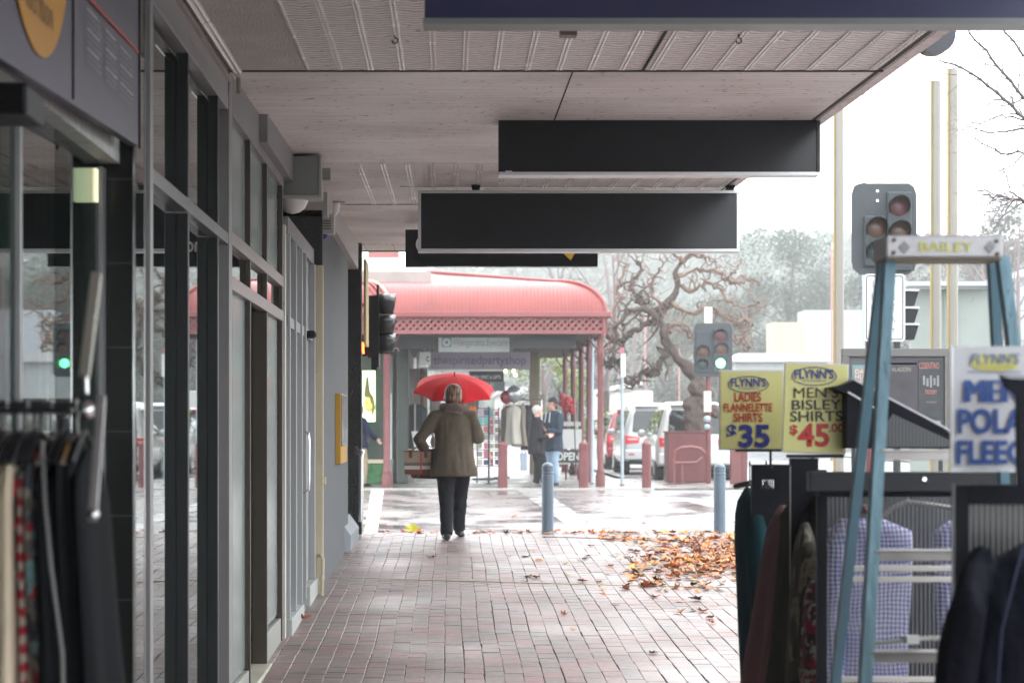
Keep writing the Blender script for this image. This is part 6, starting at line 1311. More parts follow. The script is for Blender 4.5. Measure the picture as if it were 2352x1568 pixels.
# ---------------------------------------------------------------- cars
def suv(lab, x, y, paint, W=1.86, L=4.7, Ht=1.82, lean=0, spare=False, kind='suv'):
    """seen from behind: x centre, y the rear face"""
    c = thing('parked_car', lab, 'car', (x, y, -.05), 'cars parked along the street')
    # body lofted as cross sections along y ; (y, zbottom, zbelt, ztop, half width belt, half width roof)
    sec = [(0.0, .42, .95, 1.0, .86, .80), (.04, .36, .98, 1.12, .92, .80), (.12, .34, 1.0, 1.42, .95, .74), (.30, .33, 1.01, 1.70, .97, .70), (.55, .32, 1.02, 1.78, .975, .70), (1.4, .3, 1.02, 1.82, .98, .71), (2.5, .3, 1.01, 1.80, .98, .71), (3.1, .3, 1.0, 1.70, .975, .68), (3.55, .3, .99, 1.30, .97, .72), (3.75, .3, .98, 1.06, .96, .8), (4.4, .34, .92, .98, .93, .8), (4.7, .42, .8, .86, .84, .7)]
    sx, sl, sh_ = W / 1.96, L / 4.7, Ht / 1.82; m = MB(); vs = []; fs = []
    for yy, zb, zm, zt_, wb_, wr in sec:
        wr = min(wr, wb_); pts = [(-wb_ * .93, zb), (-wb_, zb + .18), (-wb_ * 1.0, zm - .12), (-wb_ * .975, zm), (-wr, zt_ - .06 if zt_ > 1.2 else zt_ - .01), (-wr * .86, zt_), (0, zt_ + .02)]
        pts = pts + [(-a, b_) for a, b_ in reversed(pts[:-1])]
        vs += [(a * sx, yy * sl, b_ * sh_) for a, b_ in pts]; n = len(pts)
    for i in range(len(sec) - 1):
        for k in range(n): fs.append((i * n + k, i * n + (k + 1) % n, (i + 1) * n + (k + 1) % n, (i + 1) * n + k))
    fs.append(tuple(range(n))); fs.append(tuple(reversed(range((len(sec) - 1) * n, len(sec) * n)))); m.add(vs, fs)
    m.build('body', paint, c, local=True, smooth=True, bevel=.025)
    GLS = mat_glass('car_glass', (.012, .014, .016), 1.6) if 'car_glass' not in MATS else MATS['car_glass']; MATS['car_glass'] = GLS
    # rear window
    m = MB(); q = [(-.70, .055, 1.10), (.70, .055, 1.10), (.66, .17, 1.52), (.60, .235, 1.62), (-.60, .235, 1.62), (-.66, .17, 1.52)]
    m.prism([(a * sx, (b_ - .075) * sl, d * sh_) for a, b_, d in q], (0, .05, 0)); m.build('rear_window', GLS, c, local=True, bevel=.01)
    for s in (-1, 1):     # side glass, lamps, wheels, mirrors
        m = MB(); q = [(.45, 1.06), (3.25, 1.05), (2.95, 1.60), (.62, 1.64)]
        m.add([(s * (.965 if z < 1.2 else .76) * sx, yy * sl, z * sh_) for yy, z in q] + [(s * (.90 if z < 1.2 else .70) * sx, yy * sl, z * sh_) for yy, z in q], [(0, 1, 2, 3), (7, 6, 5, 4), (0, 4, 5, 1), (1, 5, 6, 2), (2, 6, 7, 3), (3, 7, 4, 0)]); m.build('side_window', GLS, c, local=True)
        m = MB(); m.prism([(s * a * sx, -.015, z * sh_) for a, z in ((.9, .78), (.52, .81), (.5, .95), (.92, 1.0))], (0, .06, 0)); tlm = m.build('tail_light', M('tail_light_red', (.5, .015, .02), .15, coat=.5, emit=.15), c, local=True, bevel=.008)
        m = MB(); m.box((s * .56 * sx, -.022, .88 * sh_), (s * .84 * sx, -.01, .93 * sh_)); m.build('clear_lens', M('clear_lens', (.5, .4, .42), .2), tlm, local=True)
        for wy in (.85, 3.75):
            m = MB(); m.lathe((s * .98 * sx - s * .24 * (1), wy * sl, .36), [(.18, 0), (.33, .01), (.36, .04), (.36, .18), (.33, .22)], 22, axis=(s, 0, 0)); w_ = m.build('wheel', M('tyre', (.015, .015, .016), .8), c, local=True, smooth=True)
            m = MB(); m.lathe((s * .98 * sx - s * .02, wy * sl, .36), [(.23, 0), (.2, .012), (.05, .0)], 18, axis=(s, 0, 0)); m.build('rim', ALU, w_, local=True)
        m = MB(); m.ball((s * 1.06 * sx, 3.15 * sl, 1.08 * sh_), .12, 10, (.8, .5, .8)); m.build('mirror', paint, c, local=True, smooth=True)
    m = MB(); m.box((-.93 * sx, -.07, .38 * sh_), (.93 * sx, .05, .64 * sh_)); m.build('bumper', paint, c, local=True, bevel=.04)
    m = MB(); m.box((-.8 * sx, -.05, .26 * sh_), (.8 * sx, .1, .37 * sh_)); m.build('lower_valance', BLACK, c, local=True, bevel=.02)
    m = MB(); m.box((-.25, -.03, .82 * sh_), (.25, -.012, .93 * sh_)); m.build('number_plate', M('plate_white', (.55, .55, .5), .4), c, local=True)
    m = MB(); m.box((-.6, -.08, .50 * sh_), (-.75, -.07, .54 * sh_)); m.build('reflector', M('reflector_red', (.5, .03, .02), .3), c, local=True)
    m = MB(); m.box((-.62 * sx, .16 * sl, 1.72 * sh_), (.62 * sx, .42 * sl, 1.765 * sh_)); m.build('spoiler', paint, c, local=True, bevel=.015)
    return c
WP = M('pearl_white_paint', (.66, .66, .64), .25, coat=.8, var=.03); SP = M('silver_white_paint', (.5, .52, .55), .25, coat=.8, var=.04); RP = M('bright_red_paint', (.28, .02, .025), .25, coat=.8, var=.04)
suv('white four wheel drive with red tail lights parked nearest', 5.62, 52.6, WP)
suv('silver white wagon with dark rear parked in front of the nearest white one', 5.36, 59.8, SP, W=1.8, L=4.6, Ht=1.86)
suv('red hatch backed car farthest along the parked row', 5.43, 67.0, RP, W=1.84, L=4.6, Ht=1.8)
tk = thing('white_truck', 'long white roofed truck body far behind the parked cars', 'truck', P(1440, 1030, 90)); m = MB(); boxpx(m, 1388, 897, 1500, 1010, 90, 7); m.build('box_body', M('truck_white', (.55, .56, .54), .5), tk, bevel=.05)
m = MB(); m.prism([P(1386, 890, 89.8), P(1475, 872, 89.8), P(1475, 882, 89.8), P(1386, 900, 89.8)], (0, 7, 0)); m.build('roof_edge', WHITE, tk); m = MB(); boxpx(m, 1400, 893, 1450, 897, 89.9, .3); m.build('roof_bars', M('cream_bars', (.4, .38, .3), .5), tk)
for x in (5.9, 8.2): m = MB(); m.lathe((x - .15, 90.6, .4), [(.4, 0), (.45, .05), (.45, .25)], 16, axis=(1, 0, 0)); m.build('wheel', MATS['tyre'], tk)

# ---------------------------------------------------------------- planter, seat, poles
pl = thing('planter_box', 'dusty red metal box screen behind the curved seat', 'planter', P(1578, 1102, 50.5)); m = MB(); a, b_ = P(1534, 1100, 50), P(1623, 993, 50); m.box((a.x, 50, -.01), (b_.x, 50.9, b_.z)); m.build('box', M('dusty_red_panel', (.15, .042, .046), .5, var=.2, vs=2), pl, bevel=.02)
for x in (1556, 1598): m = MB(); boxpx(m, x, 998, x + 3, 1096, 49.99, .02); m.build('panel_seam', M('dark_red_seam', (.12, .035, .035), .5), pl)
m = MB(); m.box((a.x - .02, 49.98, b_.z), (b_.x + .02, 50.92, b_.z + .03)); m.build('rim', REDP, pl)
st = thing('bench', 'red tubular street seat with looping armrests at the far kerb', 'bench', P(1585, 1112, 48.6))
SR = M('seat_red_tube', (.2, .065, .06), .4, var=.1)
for dz in (0, .45):
    m = MB(); m.tube([P(1548, 1112, 48.6 + dz), P(1547, 1052, 48.6 + dz), P(1551, 1036, 48.6 + dz), P(1565, 1028, 48.6 + dz), P(1590, 1026, 48.6 + dz), P(1608, 1030, 48.6 + dz), P(1620, 1040, 48.6 + dz), P(1624, 1060, 48.6 + dz), P(1630, 1085, 48.6 + dz)], .034, 10); m.build('armrest', SR, st, smooth=True)
    m = MB(); m.tube([P(1550, 1063, 48.6 + dz), P(1600, 1062, 48.6 + dz), P(1614, 1050, 48.6 + dz)], .03, 8); m.build('seat_rail', SR, st, smooth=True)
    m = MB(); m.tube([P(1566, 1064, 48.6 + dz), P(1567, 1110, 48.6 + dz)], .026, 8); m.build('leg', SR, st)
m = MB()
for k in range(5): m.box((P(1552, 0, 48.7).x, 48.62 + k * .09, P(0, 1066, 48.7).z), (P(1602, 0, 48.7).x, 48.69 + k * .09, P(0, 1061, 48.7).z))
m.build('seat_slats', SR, st)
def pole(name, lab, px, z, top_py, r, mat, extra=None, cat='pole', group=None):
    c = P(px, 0, z); t = thing(name, lab, cat, (c.x, z, 0), group); m = MB(); m.tube([(c.x, z, -.05), (c.x, z, P(0, top_py, z).z)], [r, r * .9], 14); m.build('shaft', mat, t, smooth=True)
    m = MB(); m.lathe((c.x, z, -.04), [(r * 2.2, 0), (r * 2.2, .03), (r * 1.2, .05)], 12); m.build('base_flange', DARKMET if mat is not GALV else REDP, t); return t
GALV = M('galvanised_pole', (.36, .42, .45), .45, metal=.2, var=.1)
t = pole('sign_pole', 'thin galvanised sign pole with small white plate beside the red car', 1429, 47.5, 810, .035, GALV)
m = MB(); boxpx(m, 1426, 812, 1437, 865, 47.44, .02); m.build('plate', M('white_small_plate', (.7, .72, .72), .4), t); m = MB(); boxpx(m, 1424, 798, 1434, 812, 47.44, .02); m.build('top_plate', M('pink_plate', (.5, .16, .2), .4), t)
t = pole('sign_pole', 'pale blue pole standing among the dark red verandah posts', 1361, 48.6, 770, .03, M('pale_blue_pole', (.4, .47, .55), .4))
CRM = M('cream_metal_pole', (.24, .225, .195), .35, var=.05); YST = M('yellow_pole_edge', (.30, .22, .07), .5)
for px, z, top, lab in ((1928, 34, 120, 'tall cream pole with yellow edge rising past the awning corner'), (2151, 34, 186, 'tall cream pole, left of the close pair beyond the ladder'), (2190, 33, 160, 'tall cream pole, right and taller of the close pair')):
    t = pole('banner_pole', lab, px, z, top, .07, CRM, group='tall cream and yellow poles'); c = P(px, 0, z)
    m = MB(); m.box((c.x - .09, z - .03, -.04), (c.x - .065, z + .03, P(0, top, z).z)); m.build('yellow_strip', YST, t)
for px, z, top, lab in ((1482, 95, 705, 'slim faded red pole far behind, left one'), (1910, 85, 560, 'slim faded red pole beside the leftmost cream pole'), (1560, 105, 800, 'slim faded red pole hidden partly by the twisted tree')): pole('street_pole', lab, px, z, top, .035, M('faded_red_pole', (.45, .22, .22), .6))
t = pole('street_lamp', 'slim grey street lamp pole rising behind the near traffic light', 1985, 42, 215, .04, GALV, cat='street lamp')
m = MB(); m.tube([P(1985, 217, 42), P(1960, 205, 42), P(1930, 208, 42)], .03, 8); m.build('arm', GALV, t); m = MB(); m.ball(P(1925, 209, 42), .12, 10, (1.8, 1, .5)); m.build('lamp_head', GALV, t)
gs = thing('street_shelter', 'grey green metal shelter side behind the ladder cap', 'shelter', P(2180, 800, 38)); m = MB(); boxpx(m, 2092, 664, 2282, 1150, 38, .1); m.build('side_panel', M('grey_green_panel', (.26, .29, .27), .6, var=.15, vs=1, speck=.1), gs)
m = MB(); boxpx(m, 2084, 646, 2290, 656, 37.7, 2.5); m.build('roof', M('pale_roof_edge', (.42, .45, .46), .4), gs)
for x in (2196, 2168): m = MB(); boxpx(m, x, 664, x + 6, 1150, 37.97, .03); m.build('panel_rib', M('rib_grey', (.2, .23, .22), .6), gs)
t = thing('striped_visor_panel', 'black louvred panel edge just right of the white lettered sign', 'panel', P(2092, 790, 30)); 
for y in (666, 706, 744): m = MB(); m.prism([P(2066, y, 30), P(2110, y + 4, 30), P(2100, y + 36, 30), P(2066, y + 36, 30)], (0, .2, 0)); m.build('louvre', BLACK, t); m = MB(); boxpx(m, 2066, y - 2, 2112, y + 2, 29.98, .24); m.build('louvre_edge', ALU, t)
m = MB(); c = P(2060, 0, 30.2); m.tube([(c.x, 30.2, -.05), (c.x, 30.2, P(0, 660, 30).z)], .05, 10); m.build('pole', DARKMET, t)

# ---------------------------------------------------------------- buildings beyond
def bldg(lab, px0, px1, ytop, z, dep, mat, roof=None, nwin=0):
    a, b_ = P(px0, 0, z).x, P(px1, 0, z).x; h = P(0, ytop, z).z; t = thing('building', lab, 'building', ((a + b_) / 2, z, 0), 'buildings in the distance')
    m = MB(); m.box((a, z, -.1), (b_, z + dep, h)); m.build('wall', mat, t)
    if roof is not None: m = MB(); mid = (a + b_) / 2; m.prism([(a - .3, z - .3, h + .01), (b_ + .3, z - .3, h + .01), (b_ - .2, z - .3, h + roof), (a + .2, z - .3, h + roof)], (0, dep, 0)); m.build('roof', M('pale_iron_roof', (.45, .44, .44), .5), t)
    for k in range(nwin): x = a + (b_ - a) * (k + .5) / nwin; m = MB(); m.box((x - .6, z - .04, 1.0), (x + .6, z + .02, 2.4)); w_ = m.build('window', MIRROR, t); m = MB(); m.box((x - .7, z - .08, .9), (x + .7, z - .02, 1.0)); m.build('sill', WHITE, w_)
    return t
bldg('cream building with pale gable right of the twisted tree', 1775, 1850, 740, 120, 2.5, M('cream_wall', (.42, .37, .28), .8), None, 1)
bldg('white tall walled building behind the leftmost cream pole', 1850, 1990, 712, 130, 3, M('white_wall', (.4, .42, .46), .8), None, 2)
bldg('low white flat roofed building behind the yellow price cards', 1690, 1900, 832, 100, 2.5, M('white_low_wall', (.4, .42, .43), .8), .4, 3)
bldg('grey shop row seen far down the footpath under the verandah', 1010, 1100, 850, 120, 30, M('grey_shop_wall', (.3, .29, .28), .8, var=.3), .5, 1)
bldg('pale shop block behind the coats far along the street', 1150, 1330, 905, 150, 20, M('pale_shop_wall', (.45, .42, .4), .8, var=.2), .5, 3)
bldg('pale parapet building above the left part of the verandah', 700, 925, 592, 70, 5, M('pale_parapet', (.6, .62, .58), .7), None, 0)
t = bldg('red awninged building top behind the verandah flashing', 846, 915, 578, 75, 4, M('dull_red_wall', (.25, .08, .08), .7), None, 0)
# across the street on the right, seen in the shop windows
for x, y, w_, d_, h_, mt, lab in ((20, -5, 8, 16, 6.2, M('blue_grey_wall', (.3, .36, .42), .8), 'blue grey building across the street on the right'), (20, 12, 8, 13, 5, M('stone_grey_wall', (.42, .42, .4), .8, var=.3), 'stone grey building across the street on the right'), (19, 62, 8, 14, 5.5, M('cream_block_wall', (.6, .55, .42), .8), 'cream building across the street beyond the crossing'), (20.5, 80, 8, 16, 6.5, M('grey_block_wall', (.36, .36, .37), .8), 'grey building across the street farther beyond the crossing')):
    t = thing('building', lab, 'building', (x + w_ / 2, y, 0), 'buildings in the distance'); m = MB(); m.box((x, y, -1.6), (x + w_, y + d_, h_)); m.build('wall', mt, t)
    m = MB(); m.prism([(x - 2.6, y + .2, 2.9), (x, y + .2, 3.2), (x, y + .2, 3.3), (x - 2.6, y + .2, 3.0)], (0, d_ - .4, 0)); m.build('street_awning', M('teal_awning', (.1, .32, .3), .6), t)
    for k in range(3): yy = y + d_ * (k + .5) / 3; m = MB(); m.box((x - .03, yy - 1.4, .5), (x + .02, yy + 1.4, 2.5)); m.build('window', MIRROR, t)
    m = MB(); m.box((x - .2, y - .1, h_), (x + w_ + .2, y + d_ + .1, h_ + .25)); m.build('parapet', WHITE, t)

# ---------------------------------------------------------------- trees
BARK = M('twisted_bark', (.085, .064, .055), .85, var=.4, vs=9, bump=.6, bs=25)
TWIG = M('pinkish_twig_bark', (.19, .13, .105), .8, var=.6, vs=4, bump=.6, bs=30)
def curly(mb, p, d, L, r, rnd, lv, curl=1.0, seg=.13, kids_=2.3, shrink=.8, up=.1, lvmin=0):
    n = max(3, int(L / seg)); pts = [Vector(p)]; rad = [r]; d = Vector(d).normalized(); tw = Vector((rnd.uniform(-1, 1), rnd.uniform(-1, 1), rnd.uniform(-1, 1)))
    for i in range(n):
        if rnd.random() < .45: tw = Vector((rnd.uniform(-1, 1), rnd.uniform(-.6, .6), rnd.uniform(-1, 1)))
        d = (d + tw * .55 * curl + Vector((0, 0, up))).normalized(); pts.append(pts[-1] + d * L / n); rad.append(r * (1 - .62 * (i + 1) / n))
    mb.tube(pts, rad, 7 if r > .03 else (5 if r > .012 else 4))
    if lv > lvmin:
        for _ in range(int(kids_ + rnd.random())):
            k = rnd.randint(max(1, n // 3), n); dd = (d + Vector((rnd.uniform(-1, 1), rnd.uniform(-.8, .8), rnd.uniform(-.8, 1))) * 1.1).normalized()
            curly(mb, pts[k], dd, L * rnd.uniform(.55, .9) * shrink, rad[k] * rnd.uniform(.5, .75), rnd, lv - 1, curl, seg, kids_, shrink, up, lvmin)
    return pts
ZT2 = 51
tr = thing('twisted_tree', 'bare gnarled tree with corkscrew branches behind the far traffic light', 'tree', P(1612, 1100, ZT2))
m = MB(); m.tube([P(1612, 1112, ZT2), P(1608, 1020, ZT2), P(1598, 960, ZT2), P(1612, 900, ZT2), P(1600, 862, ZT2)], [.2, .2, .24, .23, .17], 14)
for px, py, r in ((1588, 955, .17), (1585, 930, .15), (1640, 945, .14), (1596, 890, .15), (1585, 985, .14), (1628, 900, .12), (1630, 990, .10), (1600, 1010, .14)): m.ball(P(px, py, ZT2 - .1), r, 12, (1, 1, 1.25))
m.tube([P(1600, 868, ZT2), P(1585, 850, ZT2), P(1556, 822, ZT2), P(1535, 790, ZT2), P(1523, 760, ZT2 - .1), P(1516, 735, ZT2), P(1525, 705, ZT2 + .1), P(1545, 680, ZT2), P(1558, 655, ZT2), P(1552, 625, ZT2), P(1565, 598, ZT2)], [.15, .14, .125, .11, .095, .09, .105, .085, .07, .06, .04], 14)
tk_ = m.build('trunk', BARK, tr, fuse=.03, relax=3)
for v in tk_.data.vertices: c = v.co; v.co = c + Vector((1, .3, .2)) * noise.noise(c * 4) * .07 + Vector((.6, 1, .3)) * noise.noise(c * 11) * .035
rnd = random.Random(21)
limbs = [
 [(1516, 740), (1490, 716), (1455, 710), (1420, 745), (1408, 800), (1412, 820)],
 [(1530, 700), (1500, 712), (1478, 705), (1470, 690), (1455, 670), (1452, 640), (1475, 620), (1460, 600)],
 [(1535, 800), (1520, 830), (1503, 858), (1478, 852), (1468, 870), (1448, 882), (1430, 862), (1422, 832), (1405, 826), (1400, 845), (1388, 832)],
 [(1515, 735), (1480, 745), (1440, 770), (1420, 782), (1398, 770), (1382, 745), (1365, 762), (1352, 755)],
 [(1412, 800), (1415, 760), (1410, 720), (1420, 690), (1418, 655), (1432, 625), (1440, 605)],
 [(1558, 655), (1590, 668), (1620, 650), (1650, 660), (1668, 690), (1690, 700), (1720, 705), (1745, 690)],
 [(1555, 640), (1600, 620), (1640, 622), (1668, 640), (1690, 620), (1705, 600)],
 [(1545, 690), (1585, 720), (1625, 705), (1660, 722), (1690, 745), (1715, 730), (1740, 712), (1760, 700)],
 [(1700, 720), (1718, 745), (1708, 770), (1722, 795), (1715, 808)],
 [(1535, 760), (1560, 745), (1582, 765), (1600, 790), (1596, 815), (1612, 840)],
 [(1565, 600), (1590, 585), (1620, 592), (1645, 600)],
 [(1565, 600), (1545, 580), (1530, 560), (1545, 540)],
 [(1668, 640), (1692, 650), (1720, 640), (1748, 655)],
 [(1525, 705), (1498, 672), (1500, 640), (1520, 615), (1515, 590)],
 [(1660, 722), (1675, 760), (1690, 790), (1705, 775)]]
for i, L in enumerate(limbs):
    dz = rnd.uniform(-.7, .7); pts = []
    for j, (x, y) in enumerate(L):
        pts.append(P(x, y, ZT2 + dz * j / len(L)))
    # smooth with catmull
    sm_ = []
    for j in range(len(pts) - 1):
        p0, p1, p2, p3 = pts[max(0, j - 1)], pts[j], pts[j + 1], pts[min(len(pts) - 1, j + 2)]
        for k in range(5): t = k / 5; sm_.append(.5 * ((2 * p1) + (p2 - p0) * t + (2 * p0 - 5 * p1 + 4 * p2 - p3) * t * t + (3 * p1 - p0 - 3 * p2 + p3) * t ** 3))
    sm_.append(pts[-1]); n = len(sm_); r0 = .068 if i < 4 else .046; mb = MB(); mb.tube([q + Vector((rnd.gauss(0, .028), rnd.gauss(0, .02), rnd.gauss(0, .028))) for q in sm_], [r0 * (1 - .65 * k / n) * rnd.uniform(.75, 1.3) for k in range(n)], 9)
    for k in range(2, n, 2):
        d = (sm_[k] - sm_[k - 1]).normalized() * .4 + Vector((rnd.uniform(-1, 1), rnd.uniform(-1, 1), rnd.uniform(-.8, 1)))
        curly(mb, sm_[k], d, rnd.uniform(.3, .65), r0 * (1 - .6 * k / n) * .6, rnd, 2, 2.2, .06, 2.0, .75, .02)
    mb.build('limb', TWIG if i > 3 else BARK, tr, smooth=True)
# near bare twigs at the upper right, tree just outside the frame
nt = thing('bare_tree', 'bare street tree reaching fine dark wet twigs in from the right', 'tree', P(2560, 1700, 14.5)); TB = M('wet_dark_twig', (.13, .11, .115), .45, var=.3)
def Pn(x, y, z=14.5): return P(x, y, z)
m = MB(); m.tube([(P(2700, 0, 14.5).x, 14.5, G(14.5)), Pn(2690, 900), Pn(2660, 600), Pn(2640, 300), Pn(2600, 0)], [.13, .11, .09, .075, .05], 12); m.build('trunk', BARK, nt, smooth=True)
nl = [([(2640, 520), (2500, 490), (2352, 462), (2300, 450), (2260, 448)], .016), ([(2660, 500), (2480, 330), (2352, 275), (2290, 215), (2210, 155), (2160, 140)], .016), ([(2640, 420), (2450, 300), (2352, 225), (2290, 150), (2240, 90), (2200, 40)], .014), ([(2650, 420), (2480, 330), (2352, 295), (2270, 305), (2215, 290)], .010),
      ([(2640, 380), (2450, 360), (2352, 350), (2300, 355), (2240, 320), (2200, 300)], .010), ([(2620, 200), (2450, 150), (2352, 130), (2300, 60), (2260, -10)], .012), ([(2352, 462), (2320, 440), (2310, 400), (2300, 385)], .006), ([(2352, 275), (2300, 265), (2250, 285), (2190, 275)], .006), ([(2352, 225), (2310, 245), (2275, 235), (2255, 245)], .005),
      ([(2330, 458), (2290, 480), (2250, 495), (2225, 490)], .005), ([(2310, 452), (2270, 470), (2230, 470)], .005), ([(2300, 450), (2262, 436), (2230, 440)], .005), ([(2352, 350), (2330, 380), (2290, 395), (2250, 380)], .005)]
rnd = random.Random(5)
for L, r0 in nl:
    mb = MB(); pts = []; dz = rnd.uniform(-.5, .5)
    for j in range(len(L) - 1):
        for k in range(4): t = k / 4; x = L[j][0] + (L[j + 1][0] - L[j][0]) * t; y = L[j][1] + (L[j + 1][1] - L[j][1]) * t; pts.append(Pn(x + rnd.gauss(0, 2), y + rnd.gauss(0, 2), 14.5 + dz * (j + t) / len(L)))
    pts.append(Pn(*L[-1], 14.5 + dz)); n = len(pts); mb.tube(pts, [r0 * (1 - .75 * k / n) for k in range(n)], 6)
    for k in range(2, n, 1):
        if pts[k].x > P(2420, 0, 14.5).x: continue
        s = rnd.choice((-1, 1)); d = (pts[k] - pts[k - 1]).normalized(); pr = Vector((-d.z, rnd.uniform(-.4, .4), d.x)) * s
        curly(mb, pts[k], d + pr * .9, rnd.uniform(.1, .28), r0 * (1 - .75 * k / n) * .5, rnd, 2, .28, .04, 2.6, .72, .02)
        mb.ball(pts[k], r0 * (1 - .75 * k / n) * 1.5, 6)
    mb.build('branch', TB, nt)
# distant bare trees
def bare_tree(lab, px, base_z, top_py, spread, seed, n=5, mat=None):
    rnd = random.Random(seed); c = P(px, 0, base_z); h = P(0, top_py, base_z).z; t = thing('bare_tree', lab, 'tree', (c.x, base_z, -.1), 'bare trees along the street'); mb = MB()
    mb.tube([(c.x, base_z, -.1), (c.x + .1, base_z, h * .3)], [.16, .12], 8); mb.build('trunk', mat or BARK, t); mb = MB()
    for k in range(n): a = rnd.uniform(0, 6.28); curly(mb, (c.x + .1, base_z, h * rnd.uniform(.22, .32)), (math.cos(a) * spread, math.sin(a) * spread, 1.2), h * rnd.uniform(.55, .7), .075, rnd, 4, .2, h * .09, 2.6, .72, .08)
    mb.build('branches', mat or M('purple_grey_twigs', (.2, .165, .165), .9), t)
bare_tree('bare purple grey tree rising behind the right end of the verandah', 1385, 75, 520, .5, 1)
bare_tree('bare tree behind the verandah roof under the bank sign', 1240, 85, 560, .6, 2)
bare_tree('bare tree between the twisted tree and the verandah', 1450, 95, 640, .6, 3)
bare_tree('bare tree right of the pair of cream poles', 2330, 60, 470, .6, 4)
bare_tree('bare tree behind the ladder between the cream poles', 2120, 80, 560, .5, 6)
bare_tree('bare tree far right behind the street shelter', 2250, 70, 520, .5, 8)
# leafy trees in the haze
LG = [M('hazy_leaf_' + n, c, .8, var=.4, vs=.4) for n, c in (('green', (.035, .055, .032)), ('grey_green', (.05, .06, .042)), ('olive', (.06, .062, .036)))]
def leafy(lab, px, z, top_py, width, seed, mat, n=9000, leaf=.24, bottom=.25):
    rnd = random.Random(seed); c = P(px, 0, z); h = P(0, top_py, z).z; t = thing('leafy_tree', lab, 'tree', (c.x, z, -.1), 'leafy trees in the haze'); mb = MB()
    mb.tube([(c.x, z, -.1), (c.x + .2, z, h * .35), (c.x - .1, z, h * .7)], [h * .03, h * .02, h * .01], 8)
    blobs = [(Vector((c.x + rnd.gauss(0, width * .27), z + rnd.gauss(0, width * .22), h * rnd.uniform(bottom, .9))), width * rnd.uniform(.13, .26)) for _ in range(18)]
    blobs.append((Vector((c.x, z, h * .9)), width * .15))
    for b, r in blobs[:8]: mb.tube([(c.x, z, h * .35), (Vector((c.x, z, h * .35)) + b) / 2 + Vector((0, 0, h * .04)), b], [h * .012, h * .008, h * .003], 5)
    mb.build('trunk', BARK, t); mb = MB()
    for _ in range(n):
        b, r = rnd.choice(blobs); d = Vector((rnd.gauss(0, 1), rnd.gauss(0, 1), rnd.gauss(0, 1))).normalized() * r * rnd.random() ** .4; q = b + d; s = leaf * rnd.uniform(.5, 1.1)
        u = Vector((rnd.gauss(0, 1), rnd.gauss(0, 1), rnd.gauss(0, 1))).normalized(); v = u.orthogonal().normalized() * s; u = u * s
        mb.add([q - u * .5, q + v * .35, q + u * .5, q - v * .35], [(0, 1, 2, 3)])
    mb.build('crown', mat, t)
leafy('tall hazy grey green tree, highest above the green traffic lamp', 1810, 150, 510, 8.5, 31, LG[0], 12000)
leafy('hazy green tree just left of the leftmost cream pole', 1885, 165, 600, 6.5, 32, LG[1])
leafy('hazy tree lower right of the twisted tree', 1730, 140, 665, 6, 33, LG[1])
leafy('hazy tree behind the twisted trees middle', 1640, 160, 680, 7, 34, LG[0])
leafy('hazy rounded tree behind the left of the twisted tree', 1540, 150, 690, 7, 35, LG[2])
leafy('hazy tree behind the near traffic light', 2010, 150, 610, 7, 36, LG[0])
leafy('hazy tree between the two close cream poles and the shelter', 2150, 140, 560, 7, 37, LG[1])
leafy('tall hazy tree at the right edge behind the twigs', 2310, 120, 430, 7, 38, LG[1], 11000)
leafy('hazy olive tree right of the ladder top', 2240, 150, 600, 6, 39, LG[2])
leafy('small yellow green leafy tree seen between verandah posts', 1290, 70, 810, 2.2, 40, M('yellow_green_leaf', (.16, .2, .06), .7, var=.4, vs=1), 1200, .16)
leafy('hazy tree above the verandah under the framed sign', 1320, 130, 640, 7, 41, LG[1], 7000)
# hills
m = MB(); vs = []; fs = []; rnd = random.Random(2); nx, ny = 60, 10
for j in range(ny + 1):
    for i in range(nx + 1):
        x = -160 + 480 * i / nx; y = 260 + 25 * j; hh = 22 * math.exp(-((x - 35) / 75) ** 2) + 12 * math.exp(-((x - 120) / 60) ** 2) + 6
        vs.append((x, y, -.13 + hh * math.sin(min(1, j / 6) * math.pi / 2) * (1 + .15 * noise.noise(Vector((x * .03, y * .02, 0)))) + (noise.noise(Vector((x * .22, y * .2, 5))) * 1.6 if j else 0)))
for j in range(ny):
    for i in range(nx): a = j * (nx + 1) + i; fs.append((a, a + 1, a + nx + 2, a + nx + 1))
m.add(vs, fs); tag(m.build('hills', M('wooded_hill', (.06, .08, .05), .9, var=.5, vs=.12), smooth='all'), kind='structure')
mb = MB(); rnd = random.Random(9)
for _ in range(26000):
    x = rnd.uniform(-20, 150); j = rnd.random() * 5; y = 258 + 25 * j; hh = 22 * math.exp(-((x - 35) / 75) ** 2) + 12 * math.exp(-((x - 120) / 60) ** 2) + 6
    q = Vector((x, y, hh * math.sin(min(1, j / 6) * math.pi / 2) + rnd.uniform(0, 5))); u = Vector((rnd.gauss(0, 1), rnd.gauss(0, 1), rnd.gauss(0, 1))).normalized() * .6; v = u.orthogonal() * .8
    mb.add([q - u, q + v, q + u, q - v], [(0, 1, 2, 3)])
tag(mb.build('far_wood', LG[0]), label='hazy far off wooded hillside behind the twisted tree', cat='wood', kind='stuff')

